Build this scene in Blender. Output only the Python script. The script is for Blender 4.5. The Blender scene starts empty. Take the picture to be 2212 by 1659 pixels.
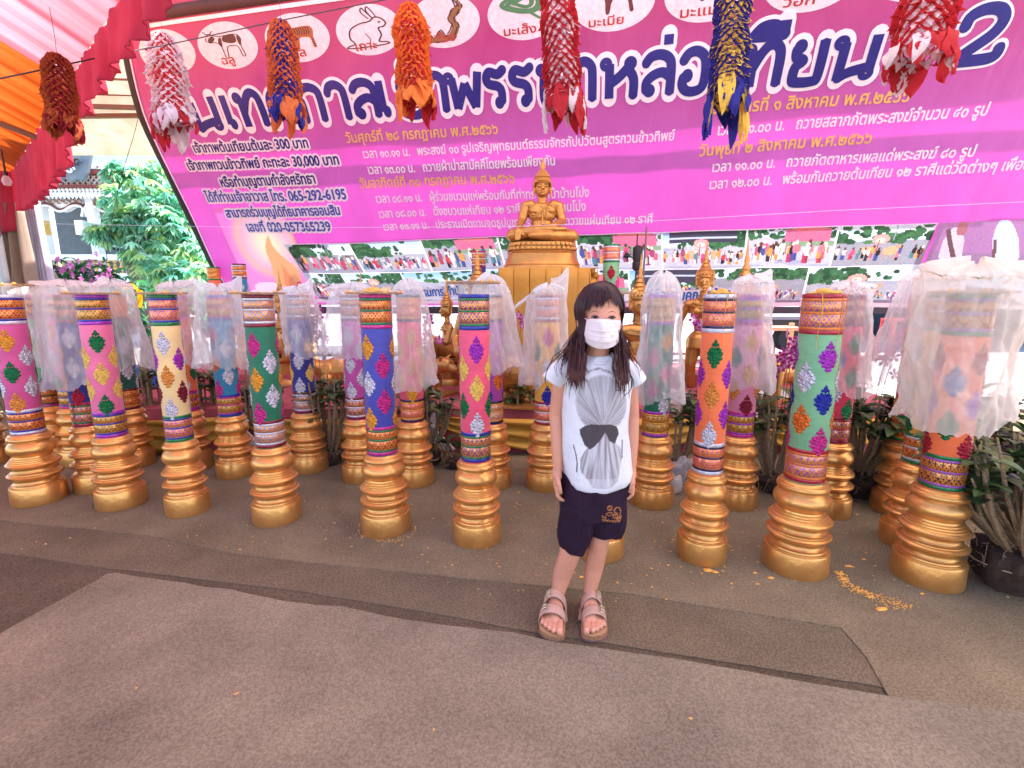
import bpy, bmesh, math, random
from mathutils import Vector, Matrix, noise
random.seed(7)
sc = bpy.context.scene
R = math.radians
PI = math.pi
# ---------------------------------------------------------------- camera, sky, sun, exposure
PITCH = R(10.2)
CAM = Vector((0, 0, 1.17))
FPX = 1050.0                       # focal length in units where the picture is 2212 wide
cam = bpy.data.cameras.new('camera'); cam.sensor_width = 36; cam.lens = 36 * FPX / 2212
cam.clip_start = 0.05; cam.clip_end = 2000
camo = bpy.data.objects.new('camera', cam); sc.collection.objects.link(camo)
camo.location = CAM; camo.rotation_euler = (R(90) - PITCH, 0, 0)
sc.camera = camo
SUN_DIR = Vector((0.45, 0.30, 1.0)).normalized()       # towards the sun
sun = bpy.data.lights.new('sun', 'SUN'); sun.energy = 5.0; sun.angle = R(0.53); sun.color = (1.0, 0.95, 0.88)
suno = bpy.data.objects.new('sun', sun); sc.collection.objects.link(suno)
suno.rotation_euler = SUN_DIR.to_track_quat('Z', 'Y').to_euler(); suno.location = (3, 3, 12)
world = bpy.data.worlds.new('World'); sc.world = world; world.use_nodes = True
wn = world.node_tree
sky = wn.nodes.new('ShaderNodeTexSky'); sky.sky_type = 'NISHITA'; sky.sun_disc = False
sky.sun_elevation = math.asin(SUN_DIR.z); sky.sun_rotation = math.atan2(SUN_DIR.x, SUN_DIR.y)
wn.links.new(sky.outputs[0], wn.nodes['Background'].inputs[0]); wn.nodes['Background'].inputs[1].default_value = 0.15
sc.view_settings.view_transform = 'Standard'; sc.view_settings.look = 'None'
sc.view_settings.exposure = 2.05; sc.view_settings.gamma = 1.0
sc.render.engine = 'CYCLES'
cy = sc.cycles
cy.use_denoising = True; cy.max_bounces = 8; cy.diffuse_bounces = 4; cy.glossy_bounces = 3
cy.transmission_bounces = 6; cy.transparent_max_bounces = 12; cy.sample_clamp_indirect = 8.0
cy.caustics_reflective = False; cy.caustics_refractive = False
# ---------------------------------------------------------------- helpers
_f = Vector((0, math.cos(PITCH), -math.sin(PITCH))); _u = Vector((0, math.sin(PITCH), math.cos(PITCH)))
def ray(u, v): return Vector((1, 0, 0)) * ((u - 1106) / FPX) + _f + _u * ((829.5 - v) / FPX)
def at(u, v, t): return CAM + ray(u, v) * t
def at_y(u, v, y): r = ray(u, v); return CAM + r * (y / r.y)
def ground(u, v, z=0.0): r = ray(u, v); return CAM + r * ((z - CAM.z) / r.z)
COL = sc.collection
def tag(o, label=None, cat=None, group=None, kind=None):
    if label: o['label'] = label
    if cat: o['category'] = cat
    if group: o['group'] = group
    if kind: o['kind'] = kind
    return o
def thing(name, label, cat, loc=(0, 0, 0), rz=0, group=None):
    o = bpy.data.objects.new(name, None); COL.objects.link(o); o.empty_display_size = 0.1
    o.location = loc; o.rotation_euler = (0, 0, rz)
    return tag(o, label, cat, group)
def mesh_obj(name, me, parent=None, loc=None):
    o = bpy.data.objects.new(name, me); COL.objects.link(o)
    if parent: o.parent = parent
    if loc is not None: o.location = loc
    return o
class MB:
    def __init__(s): s.v = []; s.f = []; s.c = []; s.mi = []
    def add(s, vs, fs, col=None, mi=0):
        b = len(s.v); s.v += [tuple(x) for x in vs]; s.f += [tuple(i + b for i in f) for f in fs]
        s.mi += [mi] * len(fs)
        if col is not None: s.c += [col] * len(fs)
        return s
    def box(s, c, d, rz=0, M=None, col=None):
        x, y, z = d[0] / 2, d[1] / 2, d[2] / 2
        vs = [Vector((i, j, k)) for k in (-z, z) for j in (-y, y) for i in (-x, x)]
        if M is None: M = Matrix.Rotation(rz, 4, 'Z')
        vs = [M @ q + Vector(c) for q in vs]
        return s.add(vs, [(0, 2, 3, 1), (4, 5, 7, 6), (0, 1, 5, 4), (2, 6, 7, 3), (0, 4, 6, 2), (1, 3, 7, 5)], col)
    def lathe(s, prof, n=32, c=(0, 0, 0), sx=1, sy=1, col=None, cap=True, M=None):
        vs = []; fs = []
        for r, z in prof:
            for i in range(n):
                a = 2 * PI * i / n; q = Vector((r * sx * math.cos(a), r * sy * math.sin(a), z))
                if M: q = M @ q
                vs.append(q + Vector(c))
        for j in range(len(prof) - 1):
            for i in range(n):
                a = j * n + i; b = j * n + (i + 1) % n; fs.append((a, b, b + n, a + n))
        if cap: fs += [tuple(range(n))[::-1], tuple(range((len(prof) - 1) * n, len(prof) * n))]
        return s.add(vs, fs, col)
    def tube(s, pts, rad, n=8, col=None, cap=True, flat=1.0):
        pts = [Vector(p) for p in pts]; L = len(pts)
        if not isinstance(rad, (list, tuple)): rad = [rad] * L
        vs = []; fs = []; prev = None
        for i, p in enumerate(pts):
            d = (pts[min(i + 1, L - 1)] - pts[max(i - 1, 0)])
            if d.length < 1e-9: d = Vector((0, 0, 1))
            d.normalize()
            if prev is None:
                up = Vector((0, 0, 1)) if abs(d.z) < .9 else Vector((0, 1, 0))
                a = d.cross(up).normalized()
            else:
                a = (prev - d * prev.dot(d))
                a = a.normalized() if a.length > 1e-6 else d.orthogonal().normalized()
            prev = a; b = d.cross(a)
            for k in range(n):
                t = 2 * PI * k / n
                vs.append(p + (a * math.cos(t) + b * math.sin(t) * flat) * rad[i])
        for j in range(L - 1):
            for k in range(n):
                a0 = j * n + k; b0 = j * n + (k + 1) % n; fs.append((a0, b0, b0 + n, a0 + n))
        if cap: fs += [tuple(range(n))[::-1], tuple(range((L - 1) * n, L * n))]
        return s.add(vs, fs, col)
    def ell(s, c, r, M=None, nu=16, nv=10, col=None):
        c = Vector(c); r = (r, r, r) if not hasattr(r, '__len__') else r
        vs = [Vector((0, 0, -r[2]))]
        for j in range(1, nv):
            a = -PI / 2 + PI * j / nv
            for i in range(nu):
                b = 2 * PI * i / nu
                vs.append(Vector((r[0] * math.cos(a) * math.cos(b), r[1] * math.cos(a) * math.sin(b), r[2] * math.sin(a))))
        vs.append(Vector((0, 0, r[2]))); fs = []
        for i in range(nu): fs.append((0, 1 + (i + 1) % nu, 1 + i))
        for j in range(nv - 2):
            for i in range(nu):
                a = 1 + j * nu + i; b = 1 + j * nu + (i + 1) % nu; fs.append((a, b, b + nu, a + nu))
        t = len(vs) - 1
        for i in range(nu): fs.append((t, 1 + (nv - 2) * nu + i, 1 + (nv - 2) * nu + (i + 1) % nu))
        if M: vs = [M @ q for q in vs]
        return s.add([q + c for q in vs], fs, col)
    def cap(s, p, q, r0, r1, n=12):      # tapered capsule
        p = Vector(p); q = Vector(q); d = q - p; L = d.length
        m = 5; pr = []
        pts = []; rad = []
        dn = d.normalized() if L > 1e-6 else Vector((0, 0, 1))
        for i in range(m):
            a = PI / 2 * (1 - i / m) ; pts.append(p - dn * r0 * math.sin(a)); rad.append(max(r0 * math.cos(a), r0 * .02))
        pts.append(p); rad.append(r0); pts.append(q); rad.append(r1)
        for i in range(1, m + 1):
            a = PI / 2 * i / m; pts.append(q + dn * r1 * math.sin(a)); rad.append(max(r1 * math.cos(a), r1 * .02))
        return s.tube(pts, rad, n)
    def chain(s, pts, rad, n=12):
        for i in range(len(pts) - 1): s.cap(pts[i], pts[i + 1], rad[i], rad[i + 1], n)
        return s
    def grid(s, fn, nu, nv, closed=False, col=None):
        vs = [fn(i / (nu if closed else nu - 1), j / (nv - 1)) for j in range(nv) for i in range(nu)]
        fs = []
        for j in range(nv - 1):
            for i in range(nu if closed else nu - 1):
                a = j * nu + i; b = j * nu + (i + 1) % nu; fs.append((a, b, b + nu, a + nu))
        return s.add(vs, fs, col)
    def poly(s, pts, col=None): return s.add(pts, [tuple(range(len(pts)))], col)
    def prism(s, pts2, fn, d, col=None):     # outline pts2 -> fn(x,y,depth)
        n = len(pts2); vs = [fn(x, y, 0) for x, y in pts2] + [fn(x, y, d) for x, y in pts2]
        fs = [tuple(range(n))[::-1], tuple(range(n, 2 * n))] + [(i, (i + 1) % n, (i + 1) % n + n, i + n) for i in range(n)]
        return s.add(vs, fs, col)
    def mesh(s, name, mats=None, smooth=True, angle=None):
        me = bpy.data.meshes.new(name); me.from_pydata(s.v, [], s.f)
        if mats is not None:
            for m in (mats if isinstance(mats, (list, tuple)) else [mats]): me.materials.append(m)
            if any(s.mi): me.polygons.foreach_set('material_index', s.mi)
        if smooth:
            me.polygons.foreach_set('use_smooth', [True] * len(me.polygons))
            if angle is not None: me.set_sharp_from_angle(angle=angle)
        if s.c and len(s.c) == len(s.f):
            ca = me.color_attributes.new('Col', 'BYTE_COLOR', 'CORNER')
            arr = []
            for f, c in zip(s.f, s.c): arr += [c[0], c[1], c[2], 1.0] * len(f)
            ca.data.foreach_set('color', arr)
        me.update()
        return me
    def build(s, name, mats, parent=None, smooth=True, angle=R(40), loc=None):
        return mesh_obj(name, s.mesh(name, mats, smooth, angle), parent, loc)
def solidify(o, t, off=-1):
    m = o.modifiers.new('s', 'SOLIDIFY'); m.thickness = t; m.offset = off; return o
def remesh(mb, name, mats, parent=None, voxel=.006, smooth=4, deform=None):
    me = mb.mesh('tmp', None, False); o = bpy.data.objects.new('tmp', me); COL.objects.link(o)
    m = o.modifiers.new('r', 'REMESH'); m.mode = 'VOXEL'; m.voxel_size = voxel; m.use_smooth_shade = True
    if smooth:
        m = o.modifiers.new('s', 'SMOOTH'); m.iterations = smooth; m.factor = .5
    dg = bpy.context.evaluated_depsgraph_get(); e = o.evaluated_get(dg)
    me2 = bpy.data.meshes.new_from_object(e); bpy.data.objects.remove(o)
    me2.name = name; me2.materials.clear()
    for mm in (mats if isinstance(mats, (list, tuple)) else [mats]): me2.materials.append(mm)
    me2.polygons.foreach_set('use_smooth', [True] * len(me2.polygons))
    if deform:
        for v in me2.vertices: v.co = deform(v.co.copy())
        me2.update()
    return mesh_obj(name, me2, parent)
# ---- materials
def srgb(r, g=None, b=None):
    if g is None: r, g, b = r
    f = lambda c: (c / 255 / 12.92) if c <= 10 else ((c / 255 + .055) / 1.055) ** 2.4
    return (f(r), f(g), f(b), 1)
def newmat(name):
    m = bpy.data.materials.new(name); m.use_nodes = True; nt = m.node_tree
    return m, nt, nt.nodes['Principled BSDF']
def node(nt, t, **k):
    n = nt.nodes.new(t)
    for a, b in k.items(): setattr(n, a, b)
    return n
def lk(nt, a, b): nt.links.new(a, b)
def M(name, col, rough=.6, metal=0, var=.12, vs=6, bump=0, bs=40, spec=.5, col2=None, coat=0, sheen=0, trans=0, detail=3, stretch=None):
    """general procedural surface: noise-varied colour and fine bump"""
    if max(col[:3]) > 1.01: col = srgb(*col[:3])
    col = tuple(col[:3]) + (1,)
    m, nt, b = newmat(name)
    tc = node(nt, 'ShaderNodeTexCoord'); src = tc.outputs['Object']
    if stretch:
        mp = node(nt, 'ShaderNodeMapping'); mp.inputs['Scale'].default_value = stretch; lk(nt, src, mp.inputs[0]); src = mp.outputs[0]
    nz = node(nt, 'ShaderNodeTexNoise'); nz.inputs['Scale'].default_value = vs; nz.inputs['Detail'].default_value = detail; lk(nt, src, nz.inputs['Vector'])
    rp = node(nt, 'ShaderNodeValToRGB'); lk(nt, nz.outputs[0], rp.inputs[0])
    c2 = tuple(col2[:3]) + (1,) if col2 is not None else tuple(min(1, c * (1 + var)) for c in col[:3]) + (1,)
    if col2 is not None and max(col2[:3]) > 1.01: c2 = srgb(*col2[:3])
    c1 = col if col2 is not None else tuple(c * (1 - var) for c in col[:3]) + (1,)
    rp.color_ramp.elements[0].position = .3; rp.color_ramp.elements[1].position = .7
    rp.color_ramp.elements[0].color = c1; rp.color_ramp.elements[1].color = c2
    lk(nt, rp.outputs[0], b.inputs['Base Color'])
    b.inputs['Roughness'].default_value = rough; b.inputs['Metallic'].default_value = metal
    b.inputs['Specular IOR Level'].default_value = spec; b.inputs['Coat Weight'].default_value = coat
    b.inputs['Sheen Weight'].default_value = sheen
    if bump:
        n2 = node(nt, 'ShaderNodeTexNoise'); n2.inputs['Scale'].default_value = bs; n2.inputs['Detail'].default_value = 4; lk(nt, src, n2.inputs['Vector'])
        bp = node(nt, 'ShaderNodeBump'); bp.inputs['Strength'].default_value = bump; bp.inputs['Distance'].default_value = .01
        lk(nt, n2.outputs[0], bp.inputs['Height']); lk(nt, bp.outputs[0], b.inputs['Normal'])
    if trans:                    # cloth that lets light through
        out = nt.nodes['Material Output']; tr = node(nt, 'ShaderNodeBsdfTranslucent'); lk(nt, rp.outputs[0], tr.inputs[0])
        mx = node(nt, 'ShaderNodeMixShader'); mx.inputs[0].default_value = trans
        lk(nt, b.outputs[0], mx.inputs[1]); lk(nt, tr.outputs[0], mx.inputs[2]); lk(nt, mx.outputs[0], out.inputs['Surface'])
    return m
def vcol_mat(name, rough=.6, spec=.3, trans=0, bump=0, bs=60):
    m, nt, b = newmat(name); a = node(nt, 'ShaderNodeVertexColor'); a.layer_name = 'Col'
    nz = node(nt, 'ShaderNodeTexNoise'); nz.inputs['Scale'].default_value = bs; tc = node(nt, 'ShaderNodeTexCoord'); lk(nt, tc.outputs['Object'], nz.inputs['Vector'])
    mr = node(nt, 'ShaderNodeMapRange'); mr.inputs[3].default_value = .9; mr.inputs[4].default_value = 1.08; lk(nt, nz.outputs[0], mr.inputs[0])
    mu = node(nt, 'ShaderNodeMix'); mu.data_type = 'RGBA'; mu.blend_type = 'MULTIPLY'; mu.inputs[0].default_value = 1
    lk(nt, a.outputs[0], mu.inputs[6]); lk(nt, mr.outputs[0], mu.inputs[7]); c = mu.outputs[2]
    lk(nt, c, b.inputs['Base Color']); b.inputs['Roughness'].default_value = rough; b.inputs['Specular IOR Level'].default_value = spec
    if bump:
        bp = node(nt, 'ShaderNodeBump'); bp.inputs['Strength'].default_value = bump; bp.inputs['Distance'].default_value = .01
        lk(nt, nz.outputs[0], bp.inputs['Height']); lk(nt, bp.outputs[0], b.inputs['Normal'])
    if trans:
        out = nt.nodes['Material Output']; tr = node(nt, 'ShaderNodeBsdfTranslucent'); lk(nt, c, tr.inputs[0])
        mx = node(nt, 'ShaderNodeMixShader'); mx.inputs[0].default_value = trans
        lk(nt, b.outputs[0], mx.inputs[1]); lk(nt, tr.outputs[0], mx.inputs[2]); lk(nt, mx.outputs[0], out.inputs['Surface'])
    return m
def film(name, col, alpha, rough=.3, bump=.5, bs=12, gloss=.5):
    """thin cloudy plastic or glass: part see-through, part scattering"""
    m, nt, b = newmat(name); out = nt.nodes['Material Output']
    b.inputs['Base Color'].default_value = tuple(col[:3]) + (1,); b.inputs['Roughness'].default_value = rough; b.inputs['Specular IOR Level'].default_value = gloss
    tr = node(nt, 'ShaderNodeBsdfTranslucent'); tr.inputs[0].default_value = tuple(col[:3]) + (1,)
    m1 = node(nt, 'ShaderNodeMixShader'); m1.inputs[0].default_value = .45; lk(nt, b.outputs[0], m1.inputs[1]); lk(nt, tr.outputs[0], m1.inputs[2])
    tp = node(nt, 'ShaderNodeBsdfTransparent'); tp.inputs[0].default_value = (1, 1, 1, 1)
    m2 = node(nt, 'ShaderNodeMixShader')
    tc = node(nt, 'ShaderNodeTexCoord'); nz = node(nt, 'ShaderNodeTexNoise'); nz.inputs['Scale'].default_value = bs; nz.inputs['Detail'].default_value = 5; nz.inputs['Distortion'].default_value = 1.0
    lk(nt, tc.outputs['Object'], nz.inputs['Vector'])
    lw = node(nt, 'ShaderNodeLayerWeight'); lw.inputs[0].default_value = .5
    mr = node(nt, 'ShaderNodeMapRange'); mr.inputs[3].default_value = alpha - .05; mr.inputs[4].default_value = alpha + .05; lk(nt, nz.outputs[0], mr.inputs[0])
    ad = node(nt, 'ShaderNodeMath', operation='MULTIPLY_ADD'); ad.use_clamp = True; lk(nt, lw.outputs['Facing'], ad.inputs[0]); ad.inputs[1].default_value = .42; lk(nt, mr.outputs[0], ad.inputs[2])
    lk(nt, ad.outputs[0], m2.inputs[0]); lk(nt, tp.outputs[0], m2.inputs[1]); lk(nt, m1.outputs[0], m2.inputs[2]); lk(nt, m2.outputs[0], out.inputs['Surface'])
    bp = node(nt, 'ShaderNodeBump'); bp.inputs['Strength'].default_value = bump; bp.inputs['Distance'].default_value = .02; lk(nt, nz.outputs[0], bp.inputs['Height']); lk(nt, bp.outputs[0], b.inputs['Normal'])
    return m
def copy_obj(o, parent=None):
    c = o.copy(); COL.objects.link(c)
    if parent: c.parent = parent
    return c
def N3(x, y=0, z=0, s=1.0): return noise.noise(Vector((x * s, y * s, z * s)))
GOLD = M('gold_paint', (212, 144, 80), rough=.33, metal=.75, vs=7, bump=.16, bs=40, col2=(238, 178, 106), detail=6)
GOLD2 = M('gold_statue', (196, 136, 72), rough=.35, metal=.62, var=.12, vs=14, bump=.08, bs=70)
# ================================================================ ground and carpets
def ground_mat():
    m, nt, b = newmat('pale_concrete'); tc = node(nt, 'ShaderNodeTexCoord')
    n1 = node(nt, 'ShaderNodeTexNoise'); n1.inputs['Scale'].default_value = .6; n1.inputs['Detail'].default_value = 6; lk(nt, tc.outputs['Object'], n1.inputs['Vector'])
    rp = node(nt, 'ShaderNodeValToRGB'); rp.color_ramp.elements[0].color = (.26, .26, .255, 1); rp.color_ramp.elements[1].color = (.36, .36, .35, 1); lk(nt, n1.outputs[0], rp.inputs[0])
    lk(nt, rp.outputs[0], b.inputs['Base Color']); b.inputs['Roughness'].default_value = .9; return m
mb = MB(); S = 400
def gq(x0, y0, x1, y1, z): return [(x0, y0, z), (x1, y0, z), (x1, y1, z), (x0, y1, z)]
mb.poly(gq(-S, -S, S, S, 0)); tag(mb.build('ground', ground_mat(), smooth=False), kind='structure')
def carpet_mat(name, ca, cb, seed):
    m, nt, b = newmat(name); tc = node(nt, 'ShaderNodeTexCoord')
    def nz(s, d=2, off=0):
        n = node(nt, 'ShaderNodeTexNoise'); n.inputs['Scale'].default_value = s; n.inputs['Detail'].default_value = d
        mp = node(nt, 'ShaderNodeMapping'); mp.inputs['Location'].default_value = (seed + off, seed * .7, 0); lk(nt, tc.outputs['Object'], mp.inputs[0]); lk(nt, mp.outputs[0], n.inputs['Vector']); return n
    a = nz(150, 3); c = nz(3.0, 5, 3)
    rp = node(nt, 'ShaderNodeValToRGB'); rp.color_ramp.elements[0].position = .36; rp.color_ramp.elements[1].position = .64
    rp.color_ramp.elements[0].color = srgb(*ca); rp.color_ramp.elements[1].color = srgb(*cb); lk(nt, a.outputs[0], rp.inputs[0])
    mr = node(nt, 'ShaderNodeMapRange'); mr.inputs[1].default_value = .3; mr.inputs[2].default_value = .7; mr.inputs[3].default_value = .8; mr.inputs[4].default_value = 1.14; lk(nt, c.outputs[0], mr.inputs[0])
    mu = node(nt, 'ShaderNodeMix'); mu.data_type = 'RGBA'; mu.blend_type = 'MULTIPLY'; mu.inputs[0].default_value = 1; lk(nt, rp.outputs[0], mu.inputs[6]); lk(nt, mr.outputs[0], mu.inputs[7])
    st = nz(1.1, 6, 11); st.inputs['Distortion'].default_value = 1.2; sr = node(nt, 'ShaderNodeMapRange'); sr.inputs[1].default_value = .55; sr.inputs[2].default_value = .72; sr.inputs[3].default_value = 1.0; sr.inputs[4].default_value = .78; lk(nt, st.outputs[0], sr.inputs[0])
    mu2 = node(nt, 'ShaderNodeMix'); mu2.data_type = 'RGBA'; mu2.blend_type = 'MULTIPLY'; mu2.inputs[0].default_value = 1; lk(nt, mu.outputs[2], mu2.inputs[6]); lk(nt, sr.outputs[0], mu2.inputs[7])
    lk(nt, mu2.outputs[2], b.inputs['Base Color']); b.inputs['Roughness'].default_value = 1; b.inputs['Specular IOR Level'].default_value = .1
    n3 = nz(260, 2, 5); bp = node(nt, 'ShaderNodeBump'); bp.inputs['Strength'].default_value = .45; bp.inputs['Distance'].default_value = .004; lk(nt, n3.outputs[0], bp.inputs['Height']); lk(nt, bp.outputs[0], b.inputs['Normal'])
    return m
CP_DARK = carpet_mat('carpet_dark', (84, 71, 57), (108, 95, 79), 1)
CP_MID = carpet_mat('carpet_mid', (99, 85, 68), (124, 110, 91), 9)
CP_UP = carpet_mat('carpet_back', (113, 97, 76), (141, 125, 102), 21)
CP_FRONT = carpet_mat('carpet_front', (120, 107, 90), (145, 132, 114), 33)
def smoothline(px, n=10, amp=.006, seed=0, z=0):
    pts = [ground(u, v, z) for u, v in px]; out = []
    for i in range(len(pts) - 1):
        for k in range(n):
            p = pts[i].lerp(pts[i + 1], k / n); w = amp * (N3(p.x * 3 + seed, p.y * 3) + .5 * N3(p.x * 9, p.y * 9 + seed))
            out.append(Vector((p.x, p.y + w, z)))
    out.append(pts[-1]); return out
def sheet(name, outline, z, th, m):
    mb = MB(); n = len(outline)
    vs = [(p[0], p[1], z) for p in outline] + [(p[0], p[1], z - th) for p in outline]
    mb.add(vs, [tuple(range(n))] + [(i + n, (i + 1) % n + n, (i + 1) % n, i) for i in range(n)])
    o = mb.build(name, m, smooth=False); tag(o, kind='structure'); return o
sheet('carpet_underlay', gq(-6, -4, 7, 5.0, 0), .004, .0035, CP_DARK)
ln_up = smoothline([(-260, 1085), (0, 1127), (325, 1162), (435, 1187), (550, 1207), (750, 1228), (1106, 1265), (1356, 1288), (1531, 1316), (1816, 1362)], seed=3)
ln_lo = smoothline([(-260, 1160), (0, 1197), (240, 1232), (450, 1257), (650, 1282), (900, 1322), (1106, 1362), (1306, 1393), (1556, 1432), (1880, 1484)], seed=5)
right_edge = [ground(1870, 1425), ground(1921, 1515), ground(1960, 1600), ground(2000, 1700)]
sheet('carpet_strip', [Vector((-6, ln_lo[0].y, 0))] + ln_lo + [ground(1960, 1500)] + [ground(1850, 1330)] + [ground(1600, 1200), Vector((-6, 3.0, 0))], .008, .0038, CP_MID)
sheet('carpet_back', [Vector((-6, ln_up[0].y, 0))] + ln_up + right_edge + [Vector((1.5, -4, 0)), Vector((7, -4, 0)), Vector((7, 4.9, 0)), Vector((-6, 4.9, 0))], .012, .0038, CP_UP)
ln_fr = smoothline([(0, 1378), (100, 1321), (200, 1267), (232, 1247), (252, 1245), (280, 1251), (400, 1266), (450, 1276), (500, 1281), (600, 1302), (650, 1310), (700, 1316), (745, 1318), (825, 1337), (950, 1356), (1106, 1376), (1206, 1397), (1431, 1427), (1656, 1467), (1926, 1515), (2056, 1532), (2300, 1560)], n=5, amp=.009, seed=8)
sheet('carpet_front', ln_fr + [Vector((3, -4, 0)), Vector((-6, -4, 0))] + [ground(-500, 1660)], .016, .0038, CP_FRONT)
FLOOR = .012
# ================================================================ printed banner
BH = Vector((.976, -.2167, 0)).normalized(); BU = Vector((-.0985, -.4287, .898)).normalized(); BU = (BU - BH * BU.dot(BH)).normalized()
BN = BH.cross(BU)                     # faces the viewer
if BN.y > 0: BN = -BN
BO = at_y(1285, 660, 5.3)
def bst(u, v):
    r = ray(u, v); t = (BO - CAM).dot(BN) / r.dot(BN); p = CAM + r * t - BO; return p.dot(BH), p.dot(BU)
def bw(s, t):
    return .006 * math.sin(7.5 * s - 6 * t + 2 * math.sin(1.3 * s)) + .010 * math.sin(2.2 * s + 1.3 * t) + .008 * math.sin(1.1 * s - 3.1 * t + 1) + .006 * math.sin(3.7 * (s * .8 + t)) + .02 * N3(s * .5, t * .5)
def bp(s, t, d=0): return BO + BH * s + BU * t + BN * (bw(s, t) + d)
def bpx(u, v, d=0): return bp(*bst(u, v), d)
s_r = bst(2212, 600)[0] + 1.6
t_top = bst(1100, 0)[1] + .75
left_px = [(505, 650), (480, 603), (440, 527), (380, 405), (345, 335), (325, 290), (309, 246), (297, 200), (286, 150), (277, 105)]
left_st = [bst(*p) for p in left_px]
tl = left_st[-1]; left_st.append((tl[0] - .02, t_top))
t_bot = bst(1285, 661)[1]; left_st[0] = (bst(510, 652)[0], t_bot)
def left_s(t):
    for (s0, t0), (s1, t1) in zip(left_st, left_st[1:]):
        if t0 <= t <= t1: return s0 + (s1 - s0) * (t - t0) / max(t1 - t0, 1e-6)
    return left_st[0][0] if t < t_bot else left_st[-1][0]
ban = thing('event_banner', 'huge magenta banner with blue Thai headline and zodiac circles hung behind the statue', 'banner', BO)
def banner_mat():
    m, nt, b = newmat('banner_vinyl'); tc = node(nt, 'ShaderNodeTexCoord'); sp = node(nt, 'ShaderNodeSeparateXYZ'); lk(nt, tc.outputs['Object'], sp.inputs[0])
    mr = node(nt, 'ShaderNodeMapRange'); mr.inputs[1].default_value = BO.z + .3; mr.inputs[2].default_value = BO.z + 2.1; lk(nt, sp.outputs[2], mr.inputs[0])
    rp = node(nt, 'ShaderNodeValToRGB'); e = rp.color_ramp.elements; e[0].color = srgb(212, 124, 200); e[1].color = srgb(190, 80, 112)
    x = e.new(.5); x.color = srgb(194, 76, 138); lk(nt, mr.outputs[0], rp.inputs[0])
    nz = node(nt, 'ShaderNodeTexNoise'); nz.inputs['Scale'].default_value = 1.3; nz.inputs['Detail'].default_value = 4; nz.inputs['Distortion'].default_value = 1.5; lk(nt, tc.outputs['Object'], nz.inputs['Vector'])
    m2 = node(nt, 'ShaderNodeMapRange'); m2.inputs[3].default_value = .82; m2.inputs[4].default_value = 1.15; lk(nt, nz.outputs[0], m2.inputs[0])  # noise in the colour stands in for sheen streaks on the vinyl
    mu = node(nt, 'ShaderNodeMix'); mu.data_type = 'RGBA'; mu.blend_type = 'MULTIPLY'; mu.inputs[0].default_value = 1; lk(nt, rp.outputs[0], mu.inputs[6]); lk(nt, m2.outputs[0], mu.inputs[7])
    lk(nt, mu.outputs[2], b.inputs['Base Color']); b.inputs['Roughness'].default_value = .3; b.inputs['Specular IOR Level'].default_value = .6
    wv = node(nt, 'ShaderNodeTexNoise'); mp = node(nt, 'ShaderNodeMapping'); mp.inputs['Rotation'].default_value = (0, R(50), 0); mp.inputs['Scale'].default_value = (7, 3, 1.2)
    lk(nt, tc.outputs['Object'], mp.inputs[0]); lk(nt, mp.outputs[0], wv.inputs['Vector']); wv.inputs['Scale'].default_value = 1; wv.inputs['Detail'].default_value = 3
    bm_ = node(nt, 'ShaderNodeBump'); bm_.inputs['Strength'].default_value = 1.0; bm_.inputs['Distance'].default_value = .02; lk(nt, wv.outputs[0], bm_.inputs['Height']); lk(nt, bm_.outputs[0], b.inputs['Normal'])
    out = nt.nodes['Material Output']; tr = node(nt, 'ShaderNodeBsdfTranslucent'); lk(nt, mu.outputs[2], tr.inputs[0])
    mx = node(nt, 'ShaderNodeMixShader'); mx.inputs[0].default_value = .42; lk(nt, b.outputs[0], mx.inputs[1]); lk(nt, tr.outputs[0], mx.inputs[2]); lk(nt, mx.outputs[0], out.inputs['Surface'])
    return m
def local(mb, o): # shift verts into the parent's frame
    ox = Vector(o); mb.v = [tuple(Vector(q) - ox) for q in mb.v]; return mb
ts = [t_bot + (t_top - t_bot) * j / 90 for j in range(91)]
mb = MB()
mb.grid(lambda a, b: bp(left_s(t_bot + (t_top - t_bot) * b) * (1 - a) + s_r * a, t_bot + (t_top - t_bot) * b), 260, 91)
BMAT = banner_mat()
def inq(s, t, q, m=.03):
    for (a, b), (c, d) in zip(q, q[1:] + q[:1]):
        e = math.hypot(c - a, d - b)
        if ((c - a) * (t - b) - (d - b) * (s - a)) / e > -m: return False
    return True
PICS = [[bst(613, 527), bst(2026, 481), bst(1955, 655), bst(690, 648)], [bst(2030, 482), bst(2250, 470), bst(2290, 668), bst(1975, 640)], [bst(455, 452), bst(612, 446), bst(688, 640), bst(545, 640)]]
keep = []
for f in mb.f:      # the printed pictures are sheets of their own, so the vinyl stops behind them
    c = sum((Vector(mb.v[i]) for i in f), Vector()) / 4 - BO
    if not any(inq(c.dot(BH), c.dot(BU), q) for q in PICS): keep.append(f)
mb.f = keep
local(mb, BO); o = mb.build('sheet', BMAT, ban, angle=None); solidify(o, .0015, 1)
# black border down the left edge with white piping
BLACK = M('black_vinyl', (30, 24, 30), rough=.6, var=.2)
WHITEP = M('white_print', (244, 236, 244), rough=.4, var=.03, trans=.2)
mb = MB(); mb.grid(lambda a, b: bp(left_s(t_bot + (t_top - t_bot) * b) - .075 + .075 * a, t_bot + (t_top - t_bot) * b, -.004), 4, 91)
o = local(mb, BO).build('border', BLACK, ban, angle=None); solidify(o, .006)
mb = MB(); mb.tube([bp(left_s(t) + .02, t, .008) for t in ts], .007, 6); local(mb, BO).build('piping', WHITEP, ban)
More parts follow.
